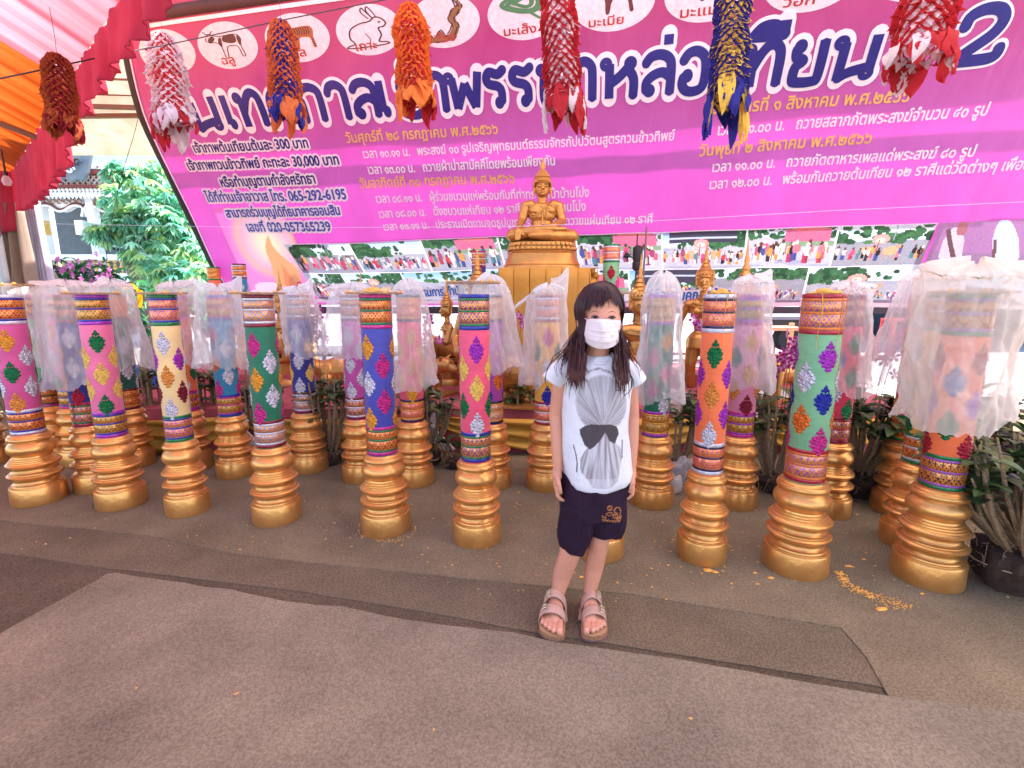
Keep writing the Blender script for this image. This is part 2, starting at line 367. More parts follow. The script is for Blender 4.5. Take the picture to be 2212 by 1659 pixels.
# wooden batten along the top and the white welt below
mb = MB(); p0 = bst(349, 30); p1 = bst(530, 2); dv = ((p1[0] - p0[0]), (p1[1] - p0[1]))
mb.grid(lambda a, b: bp(p0[0] - .3 + (s_r - p0[0] + .3) * a, p0[1] - .04 + dv[1] / dv[0] * ((s_r - p0[0]) * a) * 0 + .09 * b, .02), 90, 3)
o = local(mb, BO).build('batten', M('dark_batten', (72, 40, 44), rough=.7), ban, angle=None); solidify(o, .03)
mb = MB(); mb.grid(lambda a, b: bp(p0[0] - .3 + (s_r - p0[0] + .3) * a, p0[1] - .085 + .03 * b, .012), 90, 3)
local(mb, BO).build('welt', WHITEP, ban, angle=None)
# ---- lettering
NAVY = M('navy_ink', (52, 48, 140), rough=.4, var=.08, vs=20, trans=.3)
BLUE = M('blue_ink', (74, 92, 190), rough=.4, var=.05, trans=.3)
SKYB = M('sky_ink', (48, 128, 214), rough=.4, var=.05, trans=.3)
GOLDI = M('gold_ink', (246, 208, 124), rough=.4, var=.05, trans=.35)
REDI = M('red_ink', (190, 60, 62), rough=.5, var=.05, trans=.3)
_txt = {}
def text_mesh(body):        # fills every contour on its own so that overlapping strokes of a glyph stay whole
    if body in _txt: return _txt[body]
    from mathutils.geometry import interpolate_bezier, tessellate_polygon
    c = bpy.data.curves.new('t', 'FONT'); c.body = body; c.size = 1
    o = bpy.data.objects.new('t', c); COL.objects.link(o); dg = bpy.context.evaluated_depsgraph_get(); dg.update()
    cu = o.evaluated_get(dg).to_curve(dg); loops = []
    for sp in cu.splines:
        P = sp.bezier_points; n = len(P); pts = []
        for i in range(n):
            a, b = P[i], P[(i + 1) % n]; st = (a.handle_right - a.co).length < 1e-5 and (b.handle_left - b.co).length < 1e-5
            if a.handle_right_type == 'VECTOR' or st: pts.append(a.co.copy()); continue
            q = interpolate_bezier(a.co, a.handle_right, b.handle_left, b.co, 5); pts += [Vector(x) for x in q[:-1]]
        out = []
        for q in pts:
            if not out or (q - out[-1]).length > 1e-4: out.append(Vector((q.x, q.y, 0)))
        if len(out) > 2: loops.append(out)
    o.evaluated_get(dg).to_curve_clear(); bpy.data.objects.remove(o)
    area = lambda l: sum(l[i].x * l[(i + 1) % len(l)].y - l[(i + 1) % len(l)].x * l[i].y for i in range(len(l))) / 2
    def ins(p, l):
        k = False; n = len(l); j = n - 1
        for i in range(n):
            if (l[i].y > p.y) != (l[j].y > p.y) and p.x < (l[j].x - l[i].x) * (p.y - l[i].y) / (l[j].y - l[i].y) + l[i].x: k = not k
            j = i
        return k
    ar = [area(l) for l in loops]; outs = []; holes = []
    for l, a in zip(loops, ar):
        par = [(abs(b), b) for m_, b in zip(loops, ar) if m_ is not l and abs(b) > abs(a) and ins(l[0], m_) and ins(l[len(l) // 2], m_)]
        (holes if par and min(par)[1] * a < 0 else outs).append(l)
    vs = []; fs = []; dz = []
    for k, l in enumerate(outs):
        hs = [h for h in holes if ins(h[0], l)]; grp = [l] + hs; flat = [p for g in grp for p in g]; b = len(vs)
        vs += [(p.x, p.y) for p in flat]; dz += [(k % 3) * .00006] * len(flat); fs += [tuple(b + i for i in t) for t in tessellate_polygon(grp)]
    x0 = min(v[0] for v in vs); x1 = max(v[0] for v in vs)
    _txt[body] = ([(x - x0, y) for x, y in vs], fs, x1 - x0, dz); return _txt[body]
_lift = [0]
def text_px(body, a, b, hpx, mat, bold=0, outline=None, omat=None, name='lettering', shear=0):
    vs, fs, W, dz = text_mesh(body); s0, t0 = bst(*a); s1, t1 = bst(*b); L = math.hypot(s1 - s0, t1 - t0)
    ex = ((s1 - s0) / L, (t1 - t0) / L); ey = (-ex[1], ex[0]); um, vm = (a[0] + b[0]) / 2, (a[1] + b[1]) / 2
    h = abs(bst(um, vm - hpx)[1] - bst(um, vm)[1]); kx = L / W; ky = h / .56
    def put(mb, dx, dy, d):
        mb.add([bp(s0 + ex[0] * (x * kx + y * shear * ky + dx) + ey[0] * (y * ky + dy), t0 + ex[1] * (x * kx + y * shear * ky + dx) + ey[1] * (y * ky + dy), d + e) - BO for (x, y), e in zip(vs, dz)], fs)
    if outline:
        mb = MB(); n = 14; r = outline * h; _lift[0] = 0
        for k in range(n): put(mb, r * math.cos(2 * PI * k / n), r * math.sin(2 * PI * k / n), .0040 + k * .00012)
        mb.build('letter_outline', omat or WHITEP, ban, smooth=False)['kind'] = 'stuff'
    mb = MB(); n = 8 if bold else 1; base = .0066
    for k in range(n):
        r = bold * h * (1 if n > 1 else 0); put(mb, r * math.cos(2 * PI * k / n), r * math.sin(2 * PI * k / n), base + k * .00012)
    mb.build(name, mat, ban, smooth=False)['kind'] = 'stuff'
# the headline: looped Thai letters drawn as broad strokes
O = lambda cx, cy, r=.095: [(cx + r * math.cos(2 * PI * k / 14), cy + r * math.sin(2 * PI * k / 14)) for k in range(15)]
GL = {'ก': [[(.14, 0), (.14, .56), (.04, .68), (.2, .93), (.48, 1), (.74, .9), (.82, .68), (.82, 0)]], 'า': [[(.1, .76), (.22, .95), (.48, 1), (.72, .88), (.78, .66), (.78, 0)]],
 'น': [O(.12, .88), [(.21, .88), (.21, 0)], [(.21, .04), (.42, .17), (.74, .25)], [(.84, 1), (.84, .14)], O(.80, .12)], 'เ': [[(.25, 1), (.25, .12)], O(.42, .12)],
 'ท': [O(.1, .88), [(.2, .88), (.2, 0)], [(.2, .42), (.42, .84), (.62, 1), (.8, .92), (.87, .68), (.87, 0)]], 'ล': [[(.1, .8), (.25, .96), (.52, 1), (.76, .9), (.85, .68), (.85, 0)], [(.85, .42), (.62, .56), (.34, .5), (.15, .34), (.14, .12)], O(.24, .12)],
 'พ': [O(.1, .88), [(.19, .88), (.28, .04)], [(.28, .04), (.53, .72)], [(.53, .72), (.77, .04)], [(.77, .04), (.9, 1)]], 'ร': [[(.86, 1), (.62, .88), (.28, .95), (.14, .8), (.24, .64), (.6, .56), (.74, .42), (.74, .14)], O(.62, .12)],
 'ษ': [O(.12, .88), [(.2, .88), (.2, .04), (.82, .04), (.82, 1)], [(.48, .3), (.6, .46), (1.0, .56)]], 'ห': [O(.1, .88), [(.2, .88), (.2, 0)], [(.2, .36), (.48, .56), (.74, .82)], [(.7, .7), (.84, .45), (.84, 0)], O(.74, .86)],
 'อ': [[(.12, .78), (.28, .96), (.55, 1), (.8, .84), (.87, .5), (.82, .14), (.6, .02), (.3, .04), (.14, .2), (.16, .4)], O(.28, .42)], 'ย': [O(.2, .88), [(.12, .84), (.14, .64), (.34, .54), (.16, .4), (.14, .1), (.28, .03), (.74, .03), (.85, .16), (.85, 1)]],
 'ง': [O(.5, .86), [(.62, .86), (.62, .1), (.5, .02), (.08, .42)]], 'ศ': [[(.14, 0), (.14, .66), (.3, .92), (.6, .95), (.82, .76), (.84, 0)], O(.46, .48), [(.5, .6), (.8, .5)], [(.7, .94), (.98, 1.14)]], 'ข': [O(.24, .86), [(.14, .78), (.34, .62), (.2, .5), (.22, .04), (.82, .04), (.82, 1)]],
 'อี': [[(.1, 1.2), (.3, 1.4), (.62, 1.42), (.86, 1.2), (.1, 1.2)], [(.86, 1.22), (.86, 1.52)]], '่': [[(.72, 1.22), (.72, 1.46)]], '้': [O(.4, 1.3, .06), [(.45, 1.28), (.6, 1.22), (.85, 1.42)]],
 '2': [[(.1, .7), (.16, .9), (.4, 1), (.68, .96), (.8, .76), (.68, .52), (.36, .28), (.06, .06)], [(.06, .05), (.8, .05), (.9, .24)]]}
HL = [('า', 362, 404), ('น', 424, 492), ('เ', 497, 532), ('ท', 530, 586), ('ศ', 590, 650), ('ก', 656, 714), ('า', 716, 767), ('ล', 769, 828), ('เ', 822, 862), ('ข', 862, 925), ('้', 862, 925), ('า', 928, 977), ('พ', 970, 1048), ('ร', 1050, 1100), ('ร', 1104, 1158), ('ษ', 1165, 1240), ('า', 1240, 1291), ('ห', 1300, 1380), ('ล', 1384, 1456), ('่', 1384, 1456), ('อ', 1462, 1527), ('เ', 1540, 1585), ('ท', 1600, 1684), ('อี', 1600, 1684), ('ย', 1697, 1772), ('น', 1784, 1886)]
def headline(lst, base, hfn, wb, wo):
    for ch, x0, x1 in lst:
        s0, t0 = bst(x0, base(x0)); s1, t1 = bst(x1, base(x1)); um = (x0 + x1) / 2; hh = bst(um, base(um) - hfn(um))[1] - bst(um, base(um))[1]; Lx = math.hypot(s1 - s0, t1 - t0)
        ex = ((s1 - s0) / Lx, (t1 - t0) / Lx)
        def P(x, y): X = x * Lx; Y = y * hh; return (s0 + ex[0] * X - ex[1] * Y, t0 + ex[1] * X + ex[0] * Y)
        for w, nm, mt_, d0 in ((wo * hh, 'letter_outline', WHITEP, .0050), (wb * hh, 'headline_letter', NAVY, .0094)):
            mb = MB(); k = 0
            for st in GL[ch]:
                lp = len(st) == 15; q_ = (st if lp else [tuple(a + (b - a) * i / 8 for a, b in zip(st[0], st[1])) for i in range(9)] if len(st) == 2 else cr(st, 6)); pts = [P(*q) for q in q_]
                if lp and nm[0] == 'h': w2 = w * .62
                else: w2 = w
                for i in range(len(pts) - 1):
                    (a, b), (c, e) = pts[i], pts[i + 1]; l = math.hypot(c - a, e - b) or 1; nx, ny = -(e - b) / l * w2, (c - a) / l * w2; dd = d0 + (k % 12) * .00022; k += 1
                    mb.poly([bp(a + nx, b + ny, dd) - BO, bp(a - nx, b - ny, dd) - BO, bp(c - nx, e - ny, dd) - BO, bp(c + nx, e + ny, dd) - BO])
                    rd = 1.0 if (0 < i or lp or nm[0] == 'l') and len(st) != 2 or (len(st) == 2 and i == 0 and nm[0] == 'l') else 0
                    if rd: mb.poly([bp(a + w2 * math.cos(2 * PI * q / 12), b + w2 * math.sin(2 * PI * q / 12), dd + .00011) - BO for q in range(12)])
                if nm[0] == 'l': (a, b) = pts[-1]; mb.poly([bp(a + w2 * math.cos(2 * PI * q / 12), b + w2 * math.sin(2 * PI * q / 12), d0 + .0028) - BO for q in range(12)])
            mb.build(nm, mt_, ban, smooth=False)
def cr0(p): return p
L = [('เจ้าภาพต้นเทียนต้นละ 300 บาท', (422, 330), (667, 319), 17, 0), ('เจ้าภาพกวนข้าวทิพย์ กะทะละ 30,000 บาท', (408, 368), (733, 355), 17, 0), ('หรือทำบุญตามกำลังศรัทธา', (480, 404), (684, 395), 17, 0),
     ('ได้ที่ท่านเจ้าอาวาส โทร. 065-292-6195', (446, 437), (750, 429), 17, 1), ('สามารถร่วมบุญได้ที่ธนาคารออมสิน', (491, 470), (738, 462), 16, 1), ('เลขที่ 020-057365239', (536, 500), (719, 497), 16, 1)]
for tx, a, b, h, k in L: text_px(tx, a, b, h, BLUE if k else NAVY, bold=.05, outline=.3)
W_ = [('วันศุกร์ที่ ๒๘ กรกฎาคม พ.ศ.๒๕๖๖', (749, 309), (1076, 288), 18, 1), ('เวลา ๑๐.๑๑ น.   พระสงฆ์ ๑๐ รูปเจริญพุทธมนต์ธรรมจักรกัปปวัตนสูตรกวนข้าวทิพย์', (786, 342), (1456, 302), 16, 0),
      ('เวลา ๑๓.๐๐ น.   ถวายผ้าป่าสามัคคีโดยพร้อมเพียงกัน', (797, 376), (1199, 356), 16, 0), ('วันอาทิตย์ที่ ๓๐ กรกฎาคม พ.ศ.๒๕๖๖', (780, 406), (1112, 394), 17, 1),
      ('เวลา ๐๘.๑๑ น.   ผู้ร่วมขบวนแห่พร้อมกันที่ท่าทรายหน้าบ้านโป่ง', (816, 437), (1272, 425), 15, 0), ('เวลา ๐๘.๐๐ น.   ตั้งขบวนแห่เทียน ๑๒ ราศีรอบตลาดบ้านโป่ง', (823, 469), (1265, 455), 15, 0),
      ('เวลา ๑๓.๑๑ น.   ประธานเปิดงานจุดธูปบูชาพระรัตนตรัยถวายแผ่นเทียน ๑๒ ราศี', (833, 496), (1409, 481), 14, 0),
      ('วันอังคารที่ ๑ สิงหาคม พ.ศ.๒๕๖๖', (1520, 247), (1960, 219), 22, 1), ('เวลา ๑๑.๐๐ น.   ถวายสลากภัตพระสงฆ์จำนวน ๔๐ รูป', (1550, 292), (2130, 249), 20, 0),
      ('วันพุธที่ ๒ สิงหาคม พ.ศ.๒๕๖๖', (1510, 337), (1880, 309), 20, 1), ('เวลา ๑๑.๐๐ น.   ถวายภัตตาหารเพลแด่พระสงฆ์ ๘๐ รูป', (1538, 371), (2100, 337), 18, 0),
      ('เวลา ๑๒.๐๐ น.   พร้อมกันถวายต้นเทียน ๑๒ ราศีแด่วัดต่างๆ เพื่อนำ', (1532, 408), (2232, 363), 18, 0)]
for tx, a, b, h, k in W_: text_px(tx, a, b, h, GOLDI if k else WHITEP, bold=.035)
# ---- zodiac discs and their animals
sA, tA = bst(494, 99); sB, tB = bst(1109, 31); dS = (sB - sA) / 4; dT = (tB - tA) / 4
rx = (bst(558, 96)[0] - bst(430, 102)[0]) / 2; ry = (bst(494, 46)[1] - bst(494, 152)[1]) / 2
INK = M('line_ink', (60, 40, 44), rough=.6, var=.05, trans=.2)
def ink(n, c): return M(n, c, rough=.6, var=.1, vs=30, trans=.25)
ANI = {'cow': ink('cow_ink', (96, 58, 58)), 'tiger': ink('tiger_ink', (176, 104, 66)), 'snake': ink('snake_ink', (84, 138, 96)), 'naga': ink('naga_ink', (150, 104, 66)), 'horse': ink('horse_ink', (110, 50, 50)), 'white': ink('disc_white', (238, 226, 236))}
names = ['ชวด', 'ฉลู', 'ขาล', 'เถาะ', 'มะโรง', 'มะเส็ง', 'มะเมีย', 'มะแม', 'วอก', 'ระกา']
def disc_fn(cx, cy): return lambda x, y, d: bp(cx + x * rx * (1.0 if d < .004 or d > .0061 else 1.18), cy + y * ry * (1.0 if d < .004 or d > .0061 else 1.12), d) - BO
def stroke(mb, f, pts, w, d=.0056, closed=False):
    if closed: pts = pts + [pts[0]]
    n = len(pts)
    for i in range(n - 1):
        (x0, y0), (x1, y1) = pts[i], pts[i + 1]; l = math.hypot(x1 - x0, y1 - y0) or 1; nx, ny = -(y1 - y0) / l * w, (x1 - x0) / l * w
        ax, ay = (x1 - x0) / l * w * .5, (y1 - y0) / l * w * .5; dd = d + (i % 5) * .0001
        mb.poly([f(x0 + nx - ax, y0 + ny - ay, dd), f(x0 - nx - ax, y0 - ny - ay, dd), f(x1 - nx + ax, y1 - ny + ay, dd), f(x1 + nx + ax, y1 + ny + ay, dd)])
def fill(mb, f, pts, d=.0050): mb.poly([f(x, y, d) for x, y in pts])
def cr(pts, n=6, closed=False):     # Catmull-Rom smoothing
    P = [Vector((*p, 0)) if len(p) == 2 else Vector(p) for p in pts]; out = []; m = len(P)
    for i in range(m if closed else m - 1):
        a, b, c, d = (P[(i - 1) % m], P[i], P[(i + 1) % m], P[(i + 2) % m]) if closed else (P[max(i - 1, 0)], P[i], P[i + 1], P[min(i + 2, m - 1)])
        for k in range(n):
            t = k / n; q = .5 * ((2 * b) + (c - a) * t + (2 * a - 5 * b + 4 * c - d) * t * t + (3 * b - 3 * c + d - a) * t ** 3); out.append(q)
    if not closed: out.append(P[-1])
    return [(q.x, q.y) for q in out] if len(pts[0]) == 2 else out
quad = [(-.5, .42), (-.42, .5), (-.3, .42), (-.1, .38), (.2, .4), (.36, .36), (.42, .2), (.38, -.05), (.42, -.4), (.34, -.42), (.3, -.1), (.2, -.02), (-.02, -.04), (-.08, -.42), (-.16, -.42), (-.18, .0), (-.28, .16), (-.46, .2), (-.56, .28)]
for i, nm in enumerate(names):
    cx, cy = sA + dS * (i - 1), tA + dT * (i - 1)
    if i > 1: cx += .02 * i
    f = disc_fn(cx, cy); mb = MB(); n = 48
    mb.grid(lambda a, b: f((1 - b * .999) * math.cos(2 * PI * a), (1 - b * .999) * math.sin(2 * PI * a), .0035), n, 9, closed=True); mb.build('zodiac_disc', ANI['white'], ban, smooth=False)
    # name
    vs, fs, W, dz = text_mesh(nm); k = .86 / max(W, 2.0); mb = MB()
    for q in range(4):
        mb.add([f(-.18 + (x - W / 2) * k * 1.0 + .012 * (q % 2), -.76 + y * k * 1.15 + .012 * (q // 2), .0062 + q * .0002 + e) for (x, y), e in zip(vs, dz)], fs)
    if i < 9: mb.build('disc_name', REDI, ban, smooth=False)
    mk = MB(); ml = MB()
    if i == 1:
        fill(mk, f, cr([(-.05, .36), (.2, .42), (.3, .3), (.26, .1), (.05, .1), (-.1, .2)], 4, True)); fill(mk, f, cr([(.34, .34), (.44, .2), (.36, -.02), (.32, .12)], 4, True)); fill(mk, f, cr([(-.5, .3), (-.36, .42), (-.3, .3), (-.46, .16)], 4, True))
        fill(mk, f, cr([(-.2, .3), (-.12, .32), (-.16, .0), (-.24, .1)], 3, True)); stroke(ml, f, cr(quad, 3, True), .014); stroke(ml, f, [(-.56, .62), (-.5, .5), (-.38, .5), (-.3, .6)], .014); mk.build('cow_patches', ANI['cow'], ban, smooth=False)
    elif i == 2:
        fill(mk, f, cr([(x * .9 + .08, y * .95 + .02) for x, y in quad], 3, True)); mk.build('tiger_figure', ANI['tiger'], ban, smooth=False)
        for k2 in range(9): x = -.15 + k2 * .06; stroke(ml, f, [(x, .36), (x + .03, .22), (x, .1)], .011, .0060)
        for k2 in range(5): stroke(ml, f, [(.36, -.05 - k2 * .07), (.44, -.07 - k2 * .07)], .01, .006)
    elif i == 3:
        stroke(ml, f, cr([(-.6, -.5), (-.42, -.42), (-.52, -.2), (-.46, .1), (-.2, .26), (.05, .3), (.2, .42), (.36, .36), (.46, .2), (.4, .08), (.26, .04), (.3, -.2), (.22, -.42), (.4, -.46), (.42, -.54), (-.2, -.58), (-.6, -.56)], 5, True), .02)
        for a in ((.1, .4, -.08, .78, .0), (.2, .42, .06, .8, .1)): stroke(ml, f, cr([(a[0] - .06, a[1]), (a[2] - .03, a[3] - .14), (a[2], a[3]), (a[2] + .1, a[3] - .16), (a[0] + .05, a[1])], 4), .016)
        fill(ml, f, [(.26, .24), (.31, .28), (.34, .23), (.3, .2)], .006); stroke(ml, f, [(-.1, -.1), (.0, -.3), (-.02, -.45)], .012)
    elif i == 4:
        b_ = cr([(-.6, -.55), (-.45, -.3), (-.3, -.5), (-.14, -.28), (0, -.5), (.18, -.2), (.12, .1), (.24, .4), (.36, .5), (.3, .8), (.46, .5), (.42, .3), (.28, .1), (.34, -.25), (.2, -.6), (0, -.66), (-.5, -.66)], 4, True)
        fill(mk, f, b_); mk.build('naga_figure', ANI['naga'], ban, smooth=False); stroke(ml, f, b_, .018, .006, True)
    elif i == 5:
        for r_, oy in ((.46, .32), (.34, .3), (.2, .34)):
            pts = [(r_ * math.cos(2 * PI * k / 24) - .05, oy + r_ * .62 * math.sin(2 * PI * k / 24) + .05 * math.sin(4 * PI * k / 24)) for k in range(24)]; stroke(mk, f, pts, .052, .0050 + r_ * .001, True)
        stroke(mk, f, cr([(.1, .0), (.3, -.2), (.45, -.3), (.5, -.45), (.4, -.5)], 4), .035); mk.build('snake_figure', ANI['snake'], ban, smooth=False)
    elif i == 6:
        fill(mk, f, cr([(x, y + .12) for x, y in quad], 3, True)); mk.build('horse_figure', ANI['horse'], ban, smooth=False); stroke(ml, f, [(-.3, .55), (-.42, .8), (-.3, .9)], .03)
    elif i in (0, 7, 8, 9):
        stroke(ml, f, cr([(x * .8, y * .8 + .15) for x, y in quad], 3, True), .014)
        if i == 0: stroke(ml, f, [(.0, .6), (.1, .72), (.16, .6)], .05)
    if ml.v: ml.build('ink_lines', INK, ban, smooth=False)['kind'] = 'stuff'

headline(HL, lambda x: 289 - 122 * (x - 345) / 1541, lambda x: 72 + 20 * (x - 400) / 1480, .13, .225)
headline([('2', 2046, 2160)], lambda x: 141 - 14 * (x - 2046) / 114, lambda x: 112, .12, .175)
# ---- photo collage along the foot of the banner, painted as small coloured facets (flat print)
import numpy as np
def paint_collage():
    W, H = 760, 84; rng = np.random.default_rng(5); img = np.ones((H, W, 3)) * np.array([.9, .9, .95])
    yy, xx = np.mgrid[0:H, 0:W]
    def ell(cx, cy, rx_, ry_, c, a=1.0):
        m = ((xx - cx) / rx_) ** 2 + ((yy - cy) / ry_) ** 2 < 1; img[m] = img[m] * (1 - a) + np.array(c) * a
    def rect(x0, y0, x1, y1, c): img[max(0, int(y0)):max(0, int(y1)), max(0, int(x0)):max(0, int(x1))] = c
    cloth = [(.75, .2, .3), (.85, .45, .55), (.25, .3, .6), (.9, .9, .92), (.9, .9, .92), (.15, .15, .2), (.6, .25, .45), (.3, .5, .55), (.9, .6, .3), (.85, .3, .5), (.1, .1, .15), (.95, .85, .9)]
    def person(x, y, h):
        w = max(1.2, h * .15); c = cloth[rng.integers(len(cloth))]; c2 = cloth[rng.integers(len(cloth))]
        rect(x - w * .8, y - h * .5, x + w * .1, y, c2); rect(x + w * .1, y - h * .5, x + w * .8, y, tuple(k * .85 for k in c2)); ell(x, y - h * .62, w * 1.05, h * .24, c); ell(x, y - h * .92, h * .085, h * .1, (.35, .2, .18) if rng.random() < .6 else (.92, .88, .8))
        ell(x + w, y - h * .6, w * .3, h * .18, (.7, .5, .42))
    def scene(x0, x1, y0, y1, kind):
        nonlocal img
        keep = img.copy(); w = x1 - x0; h = y1 - y0
        sw = rng.random(); sky = np.array([.62, .82, .95]) * (1 - sw) + np.array([.93, .95, .98]) * sw; top = np.array([.42, .68, .9]) * (1 - sw) + np.array([.86, .92, .97]) * sw; gr = np.array([.84, .84, .92]) * (1 - .45 * rng.random())
        rect(x0, y0, x1, y1, sky)
        for k in range(int(h * .45)): img[y0 + k, x0:x1] = top + (np.array([.9, .95, .99]) - top) * (k / (h * .45))
        hz = y0 + h * (.30 + .2 * rng.random() if kind != 2 else .22); rect(x0, hz, x1, y1, gr); [ell(x0 + rng.random() * w, hz + rng.random() * (y1 - hz), 6 + 14 * rng.random(), 1.5, (.6, .6, .72), .5) for _ in range(9)]
        gy = y1 - h * .12
        tb = int(rng.choice([30, 70, 130])) ; tc = rng.random()
        for k in range(tb):     # tree line
            tx = x0 + w * (rng.random() if tb < 100 else min(1, abs(rng.normal(tc, .3)))); th = h * (.15 + .3 * abs(math.sin(tx * .045 + x0 * 1.7)))
            g = rng.random() * .25; ell(tx, hz - rng.random() * th, 2.2 + rng.random() * 3, 1.6 + rng.random() * 2, (.08 + g * .7, .22 + g, .14 + g * .6))
        if kind == 4: rect(x0 + w * .1, y0 + 1, x1 - w * .1, hz - h * .1, (.22, .22, .3)); rect(x0 + w * .1, y0 + h * .18, x1 - w * .1, y0 + h * .22, (.75, .8, .9))
        if kind in (2, 5): rect(x0 + w * .45, hz - h * .15, x0 + w * .95, hz + h * .16, (.82, .4, .55)); ell(x0 + w * .7, hz - h * .2, w * .2, h * .08, (.9, .45, .5)); rect(x0 + w * .4, hz + h * .14, x1, hz + h * .26, (.5, .62, .5))
        if kind in (3, 4, 6):
            for cx in (x0 + w * .35, x0 + w * .62):   # oxen and cart with parasol
                ell(cx, gy - h * .26, w * .085, h * .11, (.85, .66, .5)); ell(cx + w * .08, gy - h * .36, w * .03, h * .06, (.8, .58, .45))
                for q in (-.06, -.02, .04, .07): rect(cx + w * q, gy - h * .2, cx + w * q + 1.4, gy, (.8, .6, .48))
            ell(x0 + w * .48, gy - h * .55, w * .09, h * .12, (.95, .62, .6)); ell(x0 + w * .48, gy - h * .52, w * .05, h * .06, (.95, .8, .75)); rect(x0 + w * .47, gy - h * .5, x0 + w * .485, gy - h * .2, (.6, .3, .3))
        npz = {0: 26, 1: 44, 2: 22, 3: 14, 4: 26, 5: 70, 6: 60}[kind]; ph = {0: .42, 1: .3, 2: .5, 3: .32, 4: .34, 5: .2, 6: .2}[kind] * h
        for k in range(npz): person(x0 + (.04 + .92 * rng.random()) * w, gy - rng.random() * h * .12 + h * .04, ph * (.85 + .3 * rng.random()))
        if kind in (0, 3): rect(x0 + w * .62, y0, x0 + w * .62 + 1, hz, (.6, .62, .7))
        for k in range(2): ell(x0 + rng.random() * w, y1 - h * .05, w * .2, h * .03, (.55, .58, .7), .5)
        m = np.ones((H, W), bool); m[y0:y1, x0:x1] = False; img[m] = keep[m]
        sh = np.array([.98, .96, 1.0]); img[y0:y0 + 1, x0:x1] = sh; img[y0:y1, x0:x0 + 2] = sh
    xs = [0, 98, 196, 296, 392, 490, 580, 670, 760]
    for a, b, k in zip(xs, xs[1:], [0, 1, 2, 5, 2, 4, 2, 3]): scene(a, b, 0, 42, k)
    xs = [0, 60, 150, 250, 350, 450, 545, 650, 760]
    for a, b, k in zip(xs, xs[1:], [0, 6, 1, 5, 5, 4, 6, 6]): scene(a, b, 42, 84, k)
    img = np.clip((img * .86 + .07) * (1 + rng.normal(0, .05, img.shape)), 0, 1)
    return img
img = paint_collage(); H_, W_n = img.shape[:2]
mb = MB(); q = 1
cTL = bst(613, 527); cTR = bst(2026, 481); cBR = bst(1955, 655); cBL = bst(690, 648)
def cst(a, b):     # a across, b down
    x = (cTL[0] * (1 - a) + cTR[0] * a) * (1 - b) + (cBL[0] * (1 - a) + cBR[0] * a) * b
    y = (cTL[1] * (1 - a) + cTR[1] * a) * (1 - b) + (cBL[1] * (1 - a) + cBR[1] * a) * b; return x, y
vs = []; fs = []
for j in range(H_ + 1):
    for i in range(W_n + 1): vs.append(bp(*cst(i / W_n, j / H_), .004) - BO)
for j in range(H_):
    for i in range(W_n): a = j * (W_n + 1) + i; fs.append((a, a + W_n + 1, a + W_n + 2, a + 1))
mb.add(vs, fs); me = mb.mesh('photo_strip', vcol_mat('photo_print', .4, .4, trans=.17, bs=3), False)
ca = me.color_attributes.new('Col', 'BYTE_COLOR', 'CORNER'); lin = np.where(img <= .04, img / 12.92, ((img + .055) / 1.055) ** 2.4)
arr = np.ones((H_ * W_n, 4, 4)); arr[:, :, :3] = lin.reshape(-1, 1, 3); ca.data.foreach_set('color', arr.reshape(-1).astype(np.float32))
mesh_obj('photo_strip', me, ban)
# picture of the big pan being stirred, right end; candle glow picture, left end
def paint_pan():
    W, H = 110, 80; rng = np.random.default_rng(2); yy, xx = np.mgrid[0:H, 0:W].astype(float); im = np.zeros((H, W, 3)); im[:] = (.62, .5, .66)
    im[:30] = im[:30] * .6 + np.array([.8, .5, .8]) * .4
    def ell(cx, cy, a, b, c): im[((xx - cx) / a) ** 2 + ((yy - cy) / b) ** 2 < 1] = c
    ell(62, 58, 44, 13, (.25, .26, .4)); ell(62, 56, 38, 9, (.72, .82, .95)); ell(20, 26, 11, 22, (.88, .8, .95)); ell(70, 24, 13, 26, (.8, .85, .97)); ell(26, 6, 6, 7, (.7, .45, .5)); ell(95, 70, 22, 9, (.85, .9, 1)); ell(98, 76, 14, 5, (.2, .25, .4))
    for (x0, y0, x1, y1, w) in ((12, 8, 34, 60, 2.4), (108, 30, 70, 58, 1.6), (60, 18, 58, 56, 1.6)):
        for t in np.linspace(0, 1, 120): ell(x0 + (x1 - x0) * t, y0 + (y1 - y0) * t, w, w, (.45, .32, .36))
    return np.clip(im * (1 + rng.normal(0, .04, im.shape)), 0, 1)
def paint_glow():
    W, H = 70, 100; yy, xx = np.mgrid[0:H, 0:W].astype(float); im = np.zeros((H, W, 3)); im[:] = (.93, .5, .85); im[:, :, 1] += (yy[:, :] / H * .1)
    d = np.hypot((xx - 40) / 30, (yy - 38) / 36); k = np.clip(1.25 - d, 0, 1)[..., None]; im = im * (1 - k) + np.array([1, .93, .8]) * k
    ring = np.exp(-((d - .95) / .12) ** 2)[..., None] * .5; im = im * (1 - ring) + np.array([1, .8, .6]) * ring
    fl = (abs(xx - 44 - 3 * np.sin(yy / 9)) < np.clip((yy - 28) / 3.2, 0, 13)) & (yy > 28); im[fl] = (.98, .7, .5)
    f2 = (abs(xx - 46) < np.clip((yy - 60) / 4, 0, 6)) & (yy > 60); im[f2] = (.95, .58, .42)
    for cx, cy, a, b in ((22, 88, 14, 7), (34, 94, 16, 7), (60, 92, 14, 8), (12, 96, 14, 6)): im[((xx - cx) / a) ** 2 + ((yy - cy) / b) ** 2 < 1] = (.98, .85, .95)
    return np.clip(im, 0, 1)
PR = vcol_mat('picture_print', .4, .4, trans=.06, bs=3)
